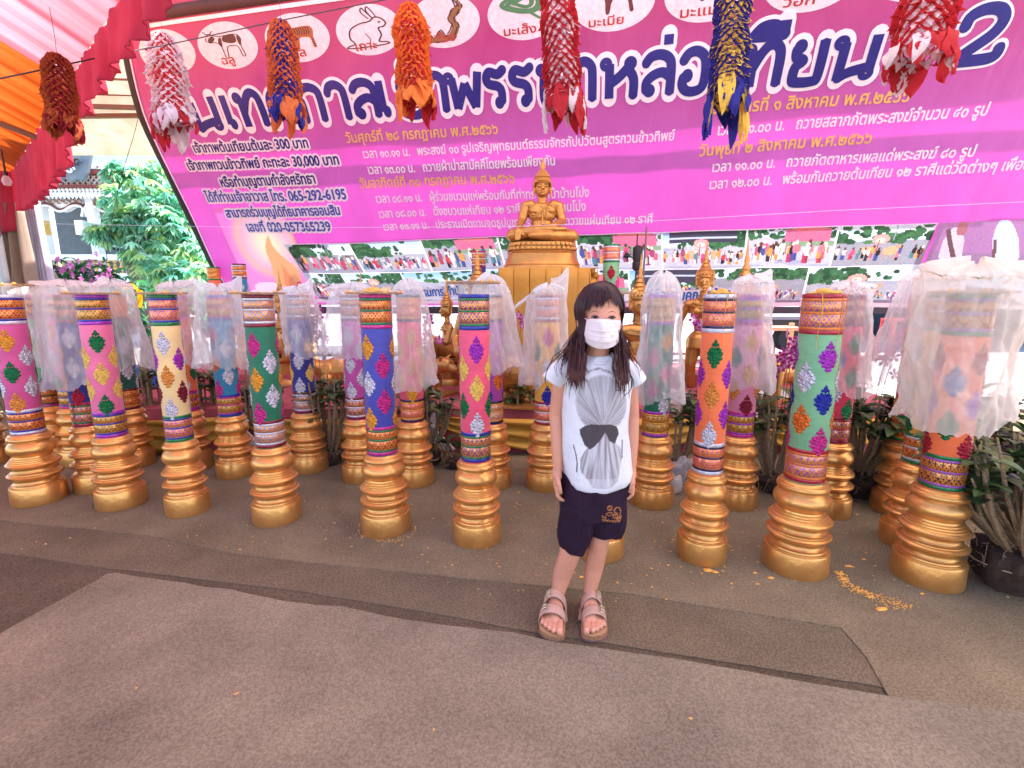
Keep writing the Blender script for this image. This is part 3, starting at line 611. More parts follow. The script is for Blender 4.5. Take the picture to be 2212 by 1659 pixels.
for nm, im, q4 in (('pan_picture', paint_pan(), [(2030, 482), (2250, 470), (2290, 668), (1975, 640)]), ('candle_picture', paint_glow(), [(455, 452), (612, 446), (688, 640), (545, 640)])):
    H2, W2 = im.shape[:2]; c4 = [bst(*p) for p in q4]; mb = MB(); vs = []; fs = []
    for j in range(H2 + 1):
        for i in range(W2 + 1):
            a = i / W2; b = j / H2; x = (c4[0][0] * (1 - a) + c4[1][0] * a) * (1 - b) + (c4[3][0] * (1 - a) + c4[2][0] * a) * b; y = (c4[0][1] * (1 - a) + c4[1][1] * a) * (1 - b) + (c4[3][1] * (1 - a) + c4[2][1] * a) * b
            vs.append(bp(x, y, .0032) - BO)
    for j in range(H2):
        for i in range(W2): a = j * (W2 + 1) + i; fs.append((a, a + W2 + 1, a + W2 + 2, a + 1))
    mb.add(vs, fs); me = mb.mesh(nm, PR, False); ca = me.color_attributes.new('Col', 'BYTE_COLOR', 'CORNER'); lin = np.where(im <= .04, im / 12.92, ((im + .055) / 1.055) ** 2.4)
    arr = np.ones((H2 * W2, 4, 4)); arr[:, :, :3] = lin.reshape(-1, 1, 3); ca.data.foreach_set('color', arr.reshape(-1).astype(np.float32)); mesh_obj(nm, me, ban)
text_px('คณะกรรมการ กำนัน', (868, 640), (1003, 637), 14, SKYB, bold=.05, outline=.25)
text_px('ยินดีต้อนรับคณะศรัทธา', (1372, 645), (1585, 644), 17, SKYB, bold=.05, outline=.25)
# bottom white and pink hem, black rail behind it
mb = MB(); mb.grid(lambda a, b: bp(*[(k0 * (1 - a) + k1 * a) for k0, k1 in zip(bst(545, 648), (s_r, t_bot))], .005 + .0) - BO + BU * (-.02 + .045 * b), 60, 2); mb.build('hem', WHITEP, ban, angle=None)
# ================================================================ tent roofs, valance, curtains
def cloth(name, c, tr, c2=None, **k): return M(name, c, rough=.8, var=.1, vs=5, trans=tr, bump=.25, bs=90, col2=c2, spec=.2, **k)
E0 = Vector((-4.5, 4.68, 2.3)); E1 = Vector((-1.5, 2.1, 2.3))
rr = ray(26, 371); E0 = CAM + rr * (1.13 / rr.z); rr = ray(256, 2); E1 = CAM + rr * (1.13 / rr.z)
ED = (E1 - E0).normalized(); EP = Vector((ED.y, -ED.x, 0)); EP = EP if EP.dot(Vector((-.65, -.76, 0))) > 0 else -EP
SL = .5; UPS = (EP + Vector((0, 0, SL))).normalized(); RN = ED.cross(UPS)
def roof_ab(u, v): r = ray(u, v); p = r * ((E0 - CAM).dot(RN) / r.dot(RN)) + CAM - E0; return p.dot(ED), p.dot(UPS)
a_or = (roof_ab(0, 79)[0] + roof_ab(95, 146)[0]) / 2
def pleat(a, k=.11): f = (a / k) % 1.0; return .009 * min(f / .8, 1) - .009 * max(0, (f - .8) / .2)
def roof_fn(a0, a1, b1, k):
    return lambda i, j: E0 + ED * (a0 + (a1 - a0) * i) + UPS * (b1 * j) + RN * (pleat(a0 + (a1 - a0) * i, k) + .03 * math.sin(5 * j + i * 3) * j)
def stripe_cloth(name, cs, trans, sc_):
    m, nt, b = newmat(name); uv = node(nt, 'ShaderNodeTexCoord'); vm = node(nt, 'ShaderNodeVectorMath', operation='DOT_PRODUCT'); vm.inputs[1].default_value = ED; lk(nt, uv.outputs['Object'], vm.inputs[0])
    nz = node(nt, 'ShaderNodeTexNoise'); nz.noise_dimensions = '1D'; nz.inputs['Scale'].default_value = sc_; nz.inputs['Detail'].default_value = 4; lk(nt, vm.outputs['Value'], nz.inputs['W'])
    rp = node(nt, 'ShaderNodeValToRGB'); e = rp.color_ramp.elements; e[0].position = .3; e[1].position = .62; e[0].color = srgb(*cs[0]); e[1].color = srgb(*cs[2]); x = e.new(.45); x.color = srgb(*cs[1]); lk(nt, nz.outputs[0], rp.inputs[0])  # darker pleat folds are put into the colour as tone bands
    lk(nt, rp.outputs[0], b.inputs['Base Color']); b.inputs['Roughness'].default_value = .85; out = nt.nodes['Material Output']; tr = node(nt, 'ShaderNodeBsdfTranslucent'); lk(nt, rp.outputs[0], tr.inputs[0])
    mx = node(nt, 'ShaderNodeMixShader'); mx.inputs[0].default_value = trans; lk(nt, b.outputs[0], mx.inputs[1]); lk(nt, tr.outputs[0], mx.inputs[2]); lk(nt, mx.outputs[0], out.inputs['Surface']); return m
PINKC = stripe_cloth('pink_drape_cloth', ((224, 170, 184), (234, 204, 214), (238, 218, 228)), .42, 9)
ORAC = stripe_cloth('orange_drape_cloth', ((214, 136, 68), (234, 164, 90), (240, 180, 112)), .4, 7)
mb = MB(); mb.grid(roof_fn(a_or, 8.5, 5.0, .11), 420, 14); o = mb.build('pink_ceiling_drape', PINKC, angle=None); solidify(o, .003); tag(o, 'pleated pink and white ceiling drape of the tent at upper left', 'ceiling drape')
mb = MB(); mb.grid(roof_fn(-2.6, a_or, 5.0, .16), 160, 14); o = mb.build('orange_ceiling_drape', ORAC, angle=None); solidify(o, .003); tag(o, 'glowing orange ceiling drape beside the pink one at left edge', 'ceiling drape')
# brown roof rafter crossing the orange cloth
BROWN = M('brown_steel', (120, 72, 50), rough=.6)
mb = MB(); ra = roof_ab(0, 250); rb = roof_ab(118, 296); d = .05
mb.tube([E0 + ED * ra[0] + UPS * ra[1] - RN * (-.03 if RN.z > 0 else .03) * 0 - Vector((0, 0, .05)), E0 + ED * rb[0] + UPS * rb[1] - Vector((0, 0, .05))], .022, 6)
o = mb.build('tent_rafter', BROWN, smooth=False); tag(o, 'brown steel rafter running under the orange drape', 'rafter')
# red valance hung from the eave
VAL = cloth('red_valance_cloth', (198, 52, 76), .34, c2=(214, 70, 94)); VALN = M('x', (200, 60, 74))
low = [(400, -60), (375, -20), (352, 20), (349, 38), (318, 66), (290, 100), (278, 106), (268, 130), (258, 143), (242, 149), (244, 176), (232, 178), (221, 175), (219, 198), (203, 205), (201, 236), (188, 245), (173, 251), (170, 270), (160, 302), (155, 330), (148, 362), (120, 394), (96, 424), (60, 452), (30, 459)]
def vplane(u, v):
    n = Vector((ED.y, -ED.x, 0)); r = ray(u, v); t = (E0 - CAM).dot(n) / r.dot(n); p = CAM + r * t - E0; return p.dot(ED), p.z
lo = sorted([vplane(*p) for p in low]); lo = [(lo[0][0] - .3, lo[0][1])] + lo + [(9, lo[-1][1])]
def low_z(a):
    for (a0, z0), (a1, z1) in zip(lo, lo[1:]):
        if a0 <= a <= a1: return z0 + (z1 - z0) * (a - a0) / max(1e-6, a1 - a0)
    return lo[0][1]
def low_s(a): return sum(low_z(a + k * .03) for k in range(-5, 6)) / 11
def val_fn(i, j):
    a = -.25 + 7 * i; z = (.55 * low_s(a) + .45 * low_z(a + .01)) * j; n = Vector((ED.y, -ED.x, 0))
    w = (.022 * math.sin(a * 23 + 1.5 * math.sin(a * 3)) + .012 * math.sin(a * 61 + j * 2) + .012 * N3(a * 20, j * 2)) * (.3 + .7 * j)
    return E0 + ED * a + Vector((0, 0, z)) + n * w
mb = MB(); mb.grid(val_fn, 700, 22); o = mb.build('red_valance', VAL, angle=None); solidify(o, .0015); tag(o, 'red gathered valance with stepped hem hanging along the tent eave', 'valance')
# valance on the short side, going left from the corner
def val2(i, j):
    p = E0.lerp(E0 + Vector((-1.6, -.6, 0)), i); return p + Vector((0, 0, -(.52 + .04 * math.sin(i * 9)) * j)) + Vector((.2, -.9, 0)) * (.04 * math.sin(i * 40) * (.3 + .7 * j))
mb = MB(); mb.grid(val2, 90, 12); o = mb.build('red_valance', VAL, angle=None); solidify(o, .0015); tag(o, 'short red valance at the left edge above the beige curtain', 'valance')
# beige and white curtains tied at the tent corner post
def curtain(name, px_top, px_bot, yd, m, label, folds, amp=.05):
    (u0, v0), (u1, _) = px_top; (w0, z0), (w1, _) = px_bot
    A = at_y(u0, v0, yd); B = at_y(u1, v0, yd); Cc = at_y(w0, z0, yd); D = at_y(w1, z0, yd); zb = .05
    kk = (A.z - zb) / (A.z - Cc.z)
    def fn(i, j):
        p = A.lerp(B, i); q = A.lerp(Cc, kk).lerp(B.lerp(D, kk), i); r_ = p.lerp(q, j)
        return r_ + Vector((0, amp * (math.sin(i * folds * 2 * PI + .6 * math.sin(j * 4)) + .4 * N3(i * 9, j * 3)), 0))
    mb = MB(); mb.grid(fn, folds * 12, 20); o = mb.build(name, m, angle=None); solidify(o, .002); tag(o, label, 'curtain'); return o
curtain('white_curtain', ((40, 430), (80, 430)), ((84, 700), (132, 700)), 4.9, cloth('white_curtain_cloth', (232, 226, 236), .55), 'white gathered curtain hanging by the tent corner in sunlight', 7, .045)
curtain('beige_curtain', ((-60, 440), (50, 440)), ((-60, 700), (92, 700)), 4.75, cloth('beige_curtain_cloth', (176, 156, 140), .3), 'beige curtain bunched at the left edge of the tent', 5, .06)
mb = MB(); p = at_y(10, 600, 4.6); mb.lathe([(.035, 0), (.035, 2.6)], 12, (p.x, p.y, 0)); o = mb.build('tent_post', M('post_steel', (150, 150, 155), rough=.4, metal=.7)); tag(o, 'steel tent post behind the candles at far left', 'post')
# clear light bulb on the valance
bl = thing('light_bulb', 'unlit clear bulb hanging against the red valance at left edge', 'light bulb', at(14, 388, 4.0))
mb = MB(); mb.lathe([(.004, -.05), (.02, -.045), (.032, -.02), (.03, 0), (.018, .025), (.014, .03)], 16, cap=False); mb.build('glass', film('bulb_glass', (.95, .9, .9), .35), bl)
mb = MB(); mb.lathe([(.014, .03), (.015, .06), (.008, .065), (.004, .3)], 12); mb.build('socket', M('socket_black', (50, 36, 40)), bl)
# roof over the shrine and the floor (above the picture), lined with pink cloth
ROOF = cloth('tent_roof_cloth', (236, 214, 199), .58)
def flat_roof(name, pts, z, m):
    mb = MB(); (x0, y0), (x1, y1) = pts
    mb.grid(lambda i, j: (x0 + (x1 - x0) * i, y0 + (y1 - y0) * j, z + .05 * math.sin(i * 14) * math.sin(j * 9)), 40, 30); o = mb.build(name, m, angle=None); tag(o, kind='structure'); return o
topy = bp(0, t_top).y; topz = bp(0, t_top).z
# its left edge is where the sun's rays just clear the eave of the draped tent
ZR = topz + .05; sh_ = SUN_DIR * ((ZR - E0.z) / SUN_DIR.z)
def on_line(y): k = (y - E0.y - sh_.y) / ED.y; return E0 + sh_ + ED * k - EP * (-.12)
pa = on_line(topy + .02); pb = on_line(-7)
mb = MB(); mb.grid(lambda i, j: Vector(((pa.x + (pb.x - pa.x) * j) * (1 - i) + 10 * i, bp(0, t_top).y + .03 - .222 * ((pa.x + (pb.x - pa.x) * j) * (1 - i) + 10 * i - bp(0, t_top).x) * (1 - j) ** 3 + (-7 - topy - .02) * j, ZR + .05 * math.sin(i * 14) * math.sin(j * 9))), 40, 30)
o = mb.build('tent_roof', ROOF, angle=None); tag(o, kind='structure')
# unseen roof and beam behind the banner, shaped to shade its upper part
def sun_at(u, v, z): p = bpx(u, v); return p + SUN_DIR * ((z - p.z) / SUN_DIR.z)
ZB = topz + .35
def occl(name, top_px, bot_px, m, z=ZB):
    mb = MB(); a = [sun_at(*p, z) for p in top_px]; b = [sun_at(*p, z) for p in bot_px]; vs = a + b; n = len(a)
    vs2 = vs + [v + Vector((0, 0, .05)) for v in vs]
    fs = []
    for i in range(n - 1): fs += [(i, i + 1, n + i + 1, n + i), (2 * n + i, 3 * n + i, 3 * n + i + 1, 2 * n + i + 1), (i, 2 * n + i, 2 * n + i + 1, i + 1), (n + i, n + i + 1, 3 * n + i + 1, 3 * n + i)]
    mb.add(vs2, fs); o = mb.build(name, m, smooth=False); tag(o, kind='structure')
BR = M('back_shade_sheet', (150, 140, 140), rough=.8)
occl('back_shade_roof', [(300, -200), (1240, -260), (2600, -330)], [(300, 343), (1240, 300), (2600, 190)], BR)
occl('back_shade_beam', [(300, 384), (1240, 349), (2600, 262)], [(300, 417), (1240, 381), (2600, 296)], BR)
# cream awning of the neighbouring tent with two brown purlins
CREAM = cloth('cream_canvas', (222, 206, 190), .35, c2=(236, 224, 212))
pA = at(110, 336, 7.8); pB = at(420, 334, 7.8); zr = pA.z
aw = thing('cream_awning', 'cream canvas awning with brown purlins seen past the red valance', 'awning', (pA.x, pA.y, zr))
def awf(i, j): p = Vector((pA.x - 2 + (pB.x - pA.x + 3.0) * i, pA.y - 3.6 * j, zr + 2.0 * j)); return p + Vector((0, 0, .035 * math.sin(j * 30 + i * 2) * min(1, 4 * j))) - Vector((pA.x, pA.y, zr))
mb = MB(); mb.grid(awf, 20, 70); solidify(mb.build('canvas', CREAM, aw, angle=None), .004)
for v, w in ((241, .05), (213, .05), (186, .014), (150, .02)):
    q = at(200, v, 1); dz = (q - CAM); # intersect with awning plane
    n = Vector((0, 2.0, 3.6)).normalized(); t = (Vector((pA.x, pA.y, zr)) - CAM).dot(n) / dz.dot(n); p = CAM + dz * t
    mb = MB(); mb.box((0, 0, 0), (6.5, w * 1.3, w)); o = mb.build('purlin', BROWN, aw, smooth=False); o.location = Vector((pA.x + .3, p.y, p.z - .07)) - Vector((pA.x, pA.y, zr)); o.rotation_euler = (0, R(1.5 if v < 230 else -.5), 0)
# wires: one for the paper lanterns, two thin cords further down
WIRE = M('wire_dark', (70, 60, 64), rough=.6)
def wire(name, pts, r, m, label): mb = MB(); mb.tube(pts, r, 5); o = mb.build(name, m); tag(o, label, 'wire'); return o
wire('hanging_wire', [at(-150, 205, 1.75), at(0, 170, 1.85), at(105, 148, 1.95), at(256, 115, 2.3), at(356, 98, 2.75), at(617, 42, 2.8), at(889, -12, 2.65), at(1210, -110, 2.5), at(1590, -210, 2.4), at(2010, -330, 2.3), at(2500, -500, 2.2)], .0032, WIRE, 'thin dark wire carrying the paper garlands across the tent')
wire('guy_line', [at(304, 234, 5.0), at(290, 290, 5.0), at(262, 380, 5.0), at(232, 520, 5.0), at(226, 640, 5.0)], .003, WIRE, 'slack line hanging beside the black banner edge')
wire('thin_cord', [at(90, 483, 4.2), at(300, 487, 4.0), at(600, 492, 3.9), at(1100, 490, 3.7), at(1400, 478, 3.6), at(1800, 455, 3.5), at(2300, 432, 3.4)], .0015, M('cord_white', (225, 215, 230), rough=.6), 'pale thin cord stretched in front of the banner')
# ================================================================ temple hall, tree, bush beyond the tent
TWH = M('temple_white', (226, 232, 234), rough=.7, var=.08, vs=2); TGR = M('temple_roof_grey', (104, 118, 128), rough=.7, var=.12)
TBR = M('temple_brown', (168, 116, 96), rough=.7, var=.15, vs=8); TRED = M('temple_red', (120, 52, 48), rough=.7); TGO = M('baluster_gold', (212, 172, 88), rough=.5, var=.1)
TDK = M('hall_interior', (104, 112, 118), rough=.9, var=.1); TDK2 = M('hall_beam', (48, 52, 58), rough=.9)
YT = 13.0
def tp(u, v, d=0): p = at_y(u, v, YT); return Vector((p.x, YT + d, p.z))
tem = thing('temple_hall', 'white temple hall with carved arch, gold balusters and tiled eaves beyond the tent', 'temple')
zt = tp(150, 425).z; xl = tp(60, 430).x; xr = tp(360, 430).x
# eave: tile band, lattice band, row of pendants
mb = MB(); mb.box(((xl + xr) / 2, YT - .55, zt + .42), (xr - xl + 3, .5, .08)); mb.box(((xl + xr) / 2, YT - .5, zt + .12), (xr - xl + 3, .4, .05)); mb.build('eave_moulding', TRED, tem, smooth=False)
mb = MB(); mb.box(((xl + xr) / 2, YT - .42, zt + .26), (xr - xl + 3, .3, .26)); mb.build('eave_band', TBR, tem, smooth=False)
mb = MB(); n = 26
for i in range(n): x = xl + (xr - xl) * i / n; mb.box((x, YT - .60, zt + .26), (.02, .03, .3), M=Matrix.Rotation(R(45), 4, 'Y')); mb.box((x, YT - .60, zt + .26), (.02, .03, .3), M=Matrix.Rotation(R(-45), 4, 'Y'))
mb.build('eave_lattice', TWH, tem, smooth=False)
pm = MB(); pm.lathe([(.005, -.2), (.045, -.12), (.05, -.07), (.02, -.02), (.04, 0), (.04, .05)], 10); pme = pm.mesh('eave_pendant', TWH)
p2 = MB(); p2.lathe([(.04, -.0), (.05, .05), (.03, .12), (.004, .22)], 8); p2m = p2.mesh('eave_finial', TBR)
for i in range(36):
    x = xl + (xr - xl) * (i + .5) / 36; mesh_obj('eave_pendant', pme, tem, (x, YT - .55, zt + .04))
    if i % 2 == 0: mesh_obj('eave_finial', p2m, tem, (x, YT - .6, zt + .48))
mb = MB(); mb.add([(xl - 2, YT - .7, zt + .5), (xr + 2, YT - .7, zt + .5), (xr + 2, YT + 3, zt + 2.6), (xl - 2, YT + 3, zt + 2.6)], [(0, 1, 2, 3)]); o = mb.build('roof', TGR, tem, smooth=False); solidify(o, .1)
# scroll-cut gable ornament hanging in front
def cutout(pts, d, th, m, name, holes=()):
    mb = MB(); mb.prism(pts, lambda x, y, k: tp(x, y, d + k), th); mb.build(name, m, tem, smooth=False)
cutout([(136, 340), (262, 350), (254, 392), (244, 409), (232, 404), (222, 410), (208, 402), (192, 411), (182, 400), (160, 390), (142, 374), (146, 362), (136, 352)], -.9, .08, TGR, 'gable_ornament')
for u, v, r0 in ((165, 372, 9), (186, 384, 10), (206, 372, 11), (226, 388, 9), (205, 392, 7), (240, 374, 8)):
    mb = MB(); c = tp(u, v, -.98); rr_ = r0 * .0122
    pts = [c + Vector((math.cos(a) * rr_ * (1 - a / 9), 0, math.sin(a) * rr_ * (1 - a / 9))) for a in [k * .45 for k in range(16)]]
    mb.tube(pts, .022, 6); mb.build('scroll', TWH if r0 % 2 else TDK2, tem)
cutout([(143, 334), (182, 334), (178, 350), (170, 372), (160, 356), (150, 350)], -1.0, .05, TWH, 'pendant_carving')
for u in (293, 318):
    cutout([(u - 4, 334), (u + 16, 334), (u + 20, 348), (u + 12, 362), (u + 2, 352)], -1.0, .05, TWH, 'pendant_carving')
# columns, ledge, arch with carved cusps, dark room behind
for (u0, u1, v0) in ((195, 211, 425), (84, 101, 425), (262, 276, 425)):
    a = tp(u0, v0); b = tp(u1, v0); mb = MB(); w = b.x - a.x; mb.box(((a.x + b.x) / 2, YT - .1, zt / 2 + .1), (w, w, zt)); mb.build('column', TWH, tem, smooth=False)
za = tp(130, 552).z; zb_ = tp(130, 564).z
mb = MB(); mb.box(((xl + xr) / 2, YT - .2, (za + zb_) / 2), (xr - xl + 1, .3, za - zb_)); mb.build('ledge', TWH, tem, smooth=False)
z0 = tp(130, 592).z; mb = MB(); mb.box(((xl + xr) / 2, YT - .2, z0 / 2), (xr - xl + 1, .35, z0)); mb.build('plinth', TWH, tem, smooth=False)
bm = MB(); hh = zb_ - z0; bm.lathe([(.05, 0), (.05, .03), (.025, .06), (.03, hh * .3), (.06, hh * .42), (.035, hh * .6), (.022, hh * .8), (.045, hh * .9), (.05, hh)], 10); bme = bm.mesh('baluster', TGO)
x = xl
while x < xr: mesh_obj('baluster', bme, tem, (x, YT - .2, z0)); x += .165
arch = []
top = [(104, 470), (100, 452), (108, 446), (122, 449), (132, 456), (142, 459), (152, 456), (163, 449), (176, 446), (190, 452), (188, 470)]
xa = tp(101, 430).x; xb = tp(196, 430).x
def arch_panel(shift):
    mb = MB(); pts = [(u + shift, v) for u, v in top]; up = [(pts[0][0] - 4, 424)] + [(u, 424) for u, v in pts[1:-1]] + [(pts[-1][0] + 4, 424)]
    vs = [tp(u, v, -.12) for u, v in pts] + [tp(u, v, -.12) for u, v in up]; n = len(pts); vs += [q + Vector((0, .16, 0)) for q in vs]
    fs = []
    for i in range(n - 1): fs += [(i, i + 1, n + i + 1, n + i), (2 * n + i, 3 * n + i, 3 * n + i + 1, 2 * n + i + 1), (i, 2 * n + i, 2 * n + i + 1, i + 1)]
    mb.add(vs, fs); mb.build('arch', TWH, tem, smooth=False)
    mb = MB(); mb.tube([tp(u, v, -.16) for u, v in cr(pts, 4)], .03, 6); mb.build('arch_rib', TWH, tem)
    mb = MB(); mb.tube([tp(u, v - 5, -.15) for u, v in cr(pts, 4)], .02, 6); mb.build('arch_rib', TRED, tem)
    for k in range(13):
        u = 104 + shift + k * 7; mb = MB(); c = tp(u, 434 + 5 * (k % 2), -.15); mb.tube([c + Vector((math.cos(a) * .075 * (1 - a / 9), 0, math.sin(a) * .075 * (1 - a / 9))) for a in [q * .5 for q in range(12)]], .013, 5); mb.build('scroll', TBR if k % 2 else TGR, tem)
arch_panel(0); arch_panel(95)
for s_ in (-1, 1): mb = MB(); c = tp(146 + s_ * 42, 494, -.14); mb.box(c, (.2, .2, .35)); mb.build('bracket', TGO if s_ < 0 else TWH, tem, smooth=False)
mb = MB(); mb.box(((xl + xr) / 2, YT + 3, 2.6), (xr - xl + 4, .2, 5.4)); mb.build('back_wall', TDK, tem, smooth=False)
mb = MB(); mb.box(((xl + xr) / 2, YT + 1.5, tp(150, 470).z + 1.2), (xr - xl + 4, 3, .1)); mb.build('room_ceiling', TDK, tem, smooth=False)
for (a, b, w) in (((108, 462), (190, 478), .07), ((120, 515), (188, 527), .09), ((132, 512), (178, 462), .05), ((112, 474), (190, 486), .04)):
    mb = MB(); mb.tube([tp(*a, 1.2), tp(*b, 1.2)], w, 4); mb.build('room_beam', TDK2, tem, smooth=False)
mb = MB(); mb.tube([tp(118, 513, 1.1), tp(190, 525, 1.1)], .03, 4); mb.build('lamp_tube', TWH, tem, smooth=False)
# ---- leaves
LEAFV = vcol_mat('leaf_green', .5, .4, trans=.45, bs=8)
def leaflet(mb, p, d, L, w, col, up=Vector((0, 0, 1))):
    d = d.normalized(); s_ = d.cross(up); s_ = s_.normalized() if s_.length > .05 else Vector((1, 0, 0)); n = s_.cross(d)
    q1 = p + d * L * .35; q2 = p + d * L * .7 - Vector((0, 0, L * .05)); e = p + d * L - Vector((0, 0, L * .16))
    mb.add([p, q1 + s_ * w * .5 + n * w * .15, q1 - n * w * .1, q1 - s_ * w * .5 + n * w * .15, q2 + s_ * w * .38 + n * w * .1, q2 - s_ * w * .38 + n * w * .1, e], [(0, 1, 2), (0, 2, 3), (1, 4, 6, 2), (3, 2, 6, 5)])
    mb.c += [col] * 4
def crown(mb, spots, rnd, n, L, w, cols, spread=1.0, lf=6):
    for _ in range(n):
        c, r_ = rnd.choice(spots); v = Vector((rnd.gauss(0, 1), rnd.gauss(0, 1), rnd.gauss(0, 1))); v = v.normalized() * r_ * rnd.random() ** .4; p = c + Vector((v.x, v.y * .8, v.z))
        col = rnd.choice(cols); k = .75 + .5 * rnd.random(); col = tuple(x * k for x in col[:3])
        out = (v.normalized() + Vector((rnd.gauss(0, .6), rnd.gauss(0, .6), rnd.gauss(-.5, .4)))).normalized()
        for i in range(lf):
            a = -1.3 + 2.6 * i / (lf - 1) + rnd.gauss(0, .15); ax = out.cross(Vector((0, 0, 1))); ax = out.cross(ax) if ax.length > .1 else Vector((1, 0, 0))
            d = Matrix.Rotation(a, 3, ax.normalized()) @ out + Vector((0, 0, -.55)); leaflet(mb, p, d, L * (.7 + .5 * rnd.random()), w, col)
tr = thing('leafy_tree', 'bright green leafy tree in sunlight beyond the banner edge', 'tree'); rnd = random.Random(3)
sp = [(at(u, v, t), r_) for u, v, t, r_ in ((246, 366, 8.2, .12), (262, 380, 8.2, .12), (292, 392, 8.2, .3), (330, 375, 8.4, .25), (270, 432, 8, .35), (330, 440, 8, .4), (375, 430, 8.3, .35), (258, 480, 7.8, .22), (300, 490, 8, .38), (360, 490, 8, .4), (410, 490, 8.3, .35), (216, 497, 7.7, .12), (330, 545, 7.8, .35), (390, 545, 8, .4), (430, 560, 8, .35), (345, 590, 7.5, .3), (420, 610, 7.5, .35), (460, 600, 7.8, .3), (300, 545, 8, .2))]
mb = MB(); crown(mb, sp, rnd, 1150, .19, .052, [srgb(150, 212, 176), srgb(116, 184, 140), srgb(184, 220, 148), srgb(132, 212, 190), srgb(176, 226, 204)]); o = mb.build('crown', LEAFV, tr, smooth=False)
BARK = M('bark_grey', (128, 116, 104), rough=.9, var=.3, vs=30, bump=.6, bs=40)
mb = MB(); g = ground(300, 700); base = Vector((at(300, 600, 8).x, 8.2, 0)); top_ = at(300, 470, 8)
mb.tube([base, base + Vector((.1, 0, .8)), at(285, 560, 8), at(300, 500, 8), top_], [.16, .14, .12, .09, .05], 10)
for u, v in ((250, 440), (360, 430), (400, 500), (330, 390), (240, 380)): mb.tube([at(295, 530, 8), at((u + 295) / 2, (v + 500) / 2, 8.1), at(u, v, 8)], [.06, .035, .012], 6)
mb.build('trunk', BARK, tr)
bu = thing('flowering_bush', 'low bush with pink flowers in front of the gold balusters', 'bush'); mb = MB(); rnd = random.Random(5)
sp = [(at(u, v, t), r_) for u, v, t, r_ in ((120, 600, 6.4, .2), (150, 585, 6.4, .22), (180, 600, 6.4, .25), (215, 600, 6.5, .25), (245, 610, 6.5, .2), (180, 640, 6.2, .3), (120, 650, 6.2, .3), (250, 660, 6.2, .3), (320, 660, 6.5, .35), (400, 660, 6.8, .35))]
crown(mb, sp, rnd, 420, .12, .035, [srgb(48, 110, 70), srgb(80, 150, 90), srgb(60, 130, 90)]); mb.build('foliage', LEAFV, bu, smooth=False)['kind'] = 'stuff'
mb = MB(); mb.c = []
PINKS = [srgb(236, 150, 214), srgb(240, 184, 228), srgb(222, 110, 190)]
for _ in range(60):
    c, r_ = rnd.choice(sp[:6]); v = Vector((rnd.gauss(0, .5), rnd.gauss(-.6, .3), rnd.gauss(.3, .4))) * r_; p = c + v
    for k in range(5): a = 2 * PI * k / 5; leaflet(mb, p, Vector((math.cos(a), -.3, math.sin(a))), .045, .03, rnd.choice(PINKS)[:3])
mb.build('flowers', vcol_mat('petal_pink', .5, .3, trans=.4), bu, smooth=False)['kind'] = 'stuff'
mb = MB(); p = at(285, 640, 6.0)
mb.grid(lambda i, j: at(262 + 46 * i, 612 + 14 * i * i + 3 * math.sin(i * 9) + (9 + 30 * (i > .75)) * j, 6.0 + .05 * math.sin(i * 20 + j * 5)), 40, 8); o = mb.build('yellow_cloth', cloth('yellow_sash', (240, 190, 30), .4), angle=None); tag(o, 'bright yellow cloth slung over the bush beside the tree', 'cloth')
# branch leaning through the bush
mb = MB(); mb.tube([at(96, 560, 6), at(118, 600, 5.9), at(145, 640, 5.8)], [.03, .035, .04], 8); o = mb.build('bare_branch', BARK); tag(o, 'bare grey branch slanting in front of the pink bush', 'branch')
# ================================================================ things seen under the banner
DKR = M('rail_dark', (46, 38, 44), rough=.6); WOODP = M('plank_pale', (206, 160, 120), rough=.7, var=.15, vs=12, stretch=(1, 12, 12)); 
def hbar(name, u0, u1, v, y, h, d, m, parent=None):
    a = at_y(u0, v, y); b = at_y(u1, v, y); mb = MB(); mb.box(((a.x + b.x) / 2, y, a.z), (b.x - a.x, d, h)); return mb.build(name, m, parent, smooth=False)
o = hbar('banner_pole', 560, 2500, 670, 5.42, .075, .06, DKR); tag(o, 'dark pole running along the foot of the banner', 'pole')
trk = thing('flat_trailer', 'flatbed trailer with a black tyre parked behind the banner on the right', 'trailer')
hbar('chassis', 1560, 1740, 692, 8.5, .12, 1.6, DKR, trk); hbar('bed', 1540, 1745, 682, 8.5, .05, 1.9, M('bed_grey', (120, 120, 130), rough=.6), trk)
TY = M('tyre_rubber', (34, 34, 38), rough=.8); pw = at_y(1697, 731, 8.0)
w = thing('x', None, None); bpy.data.objects.remove(w)
mb = MB(); mb.lathe([(.06, -.09), (.17, -.1), (.2, -.06), (.2, .06), (.17, .1), (.06, .09)], 28, M=Matrix.Rotation(R(90), 4, 'X')); wh = mb.build('wheel', TY, trk, loc=(pw.x, 8.0, pw.z))
mb = MB(); mb.lathe([(.07, -.105), (.08, -.11), (.03, -.115)], 20, M=Matrix.Rotation(R(90), 4, 'X')); mb.build('rim', M('rim_grey', (170, 175, 180), metal=.6, rough=.4), wh)
mb = MB(); mb.box((pw.x - .6, 8.5, pw.z / 2 + .15), (.1, .1, pw.z + .3)); mb.box((pw.x + .4, 8.6, pw.z / 2 + .15), (.1, .1, pw.z + .3)); mb.build('support', DKR, trk, smooth=False)
be = thing('wooden_bench', 'pale wooden bench seen under the banner right of the orange candle', 'bench'); hbar('seat', 1640, 1715, 709, 6.6, .045, .35, WOODP, be)
for u in (1646, 1660, 1708):
    p = at_y(u, 725, 6.6); mb = MB(); mb.box((p.x, 6.6, .42), (.05, .05, at_y(u, 709, 6.6).z * 2 - .84 if False else .8)); mb.build('leg', WOODP, be, smooth=False)
RED = M('red_plastic', (206, 60, 60), rough=.4)
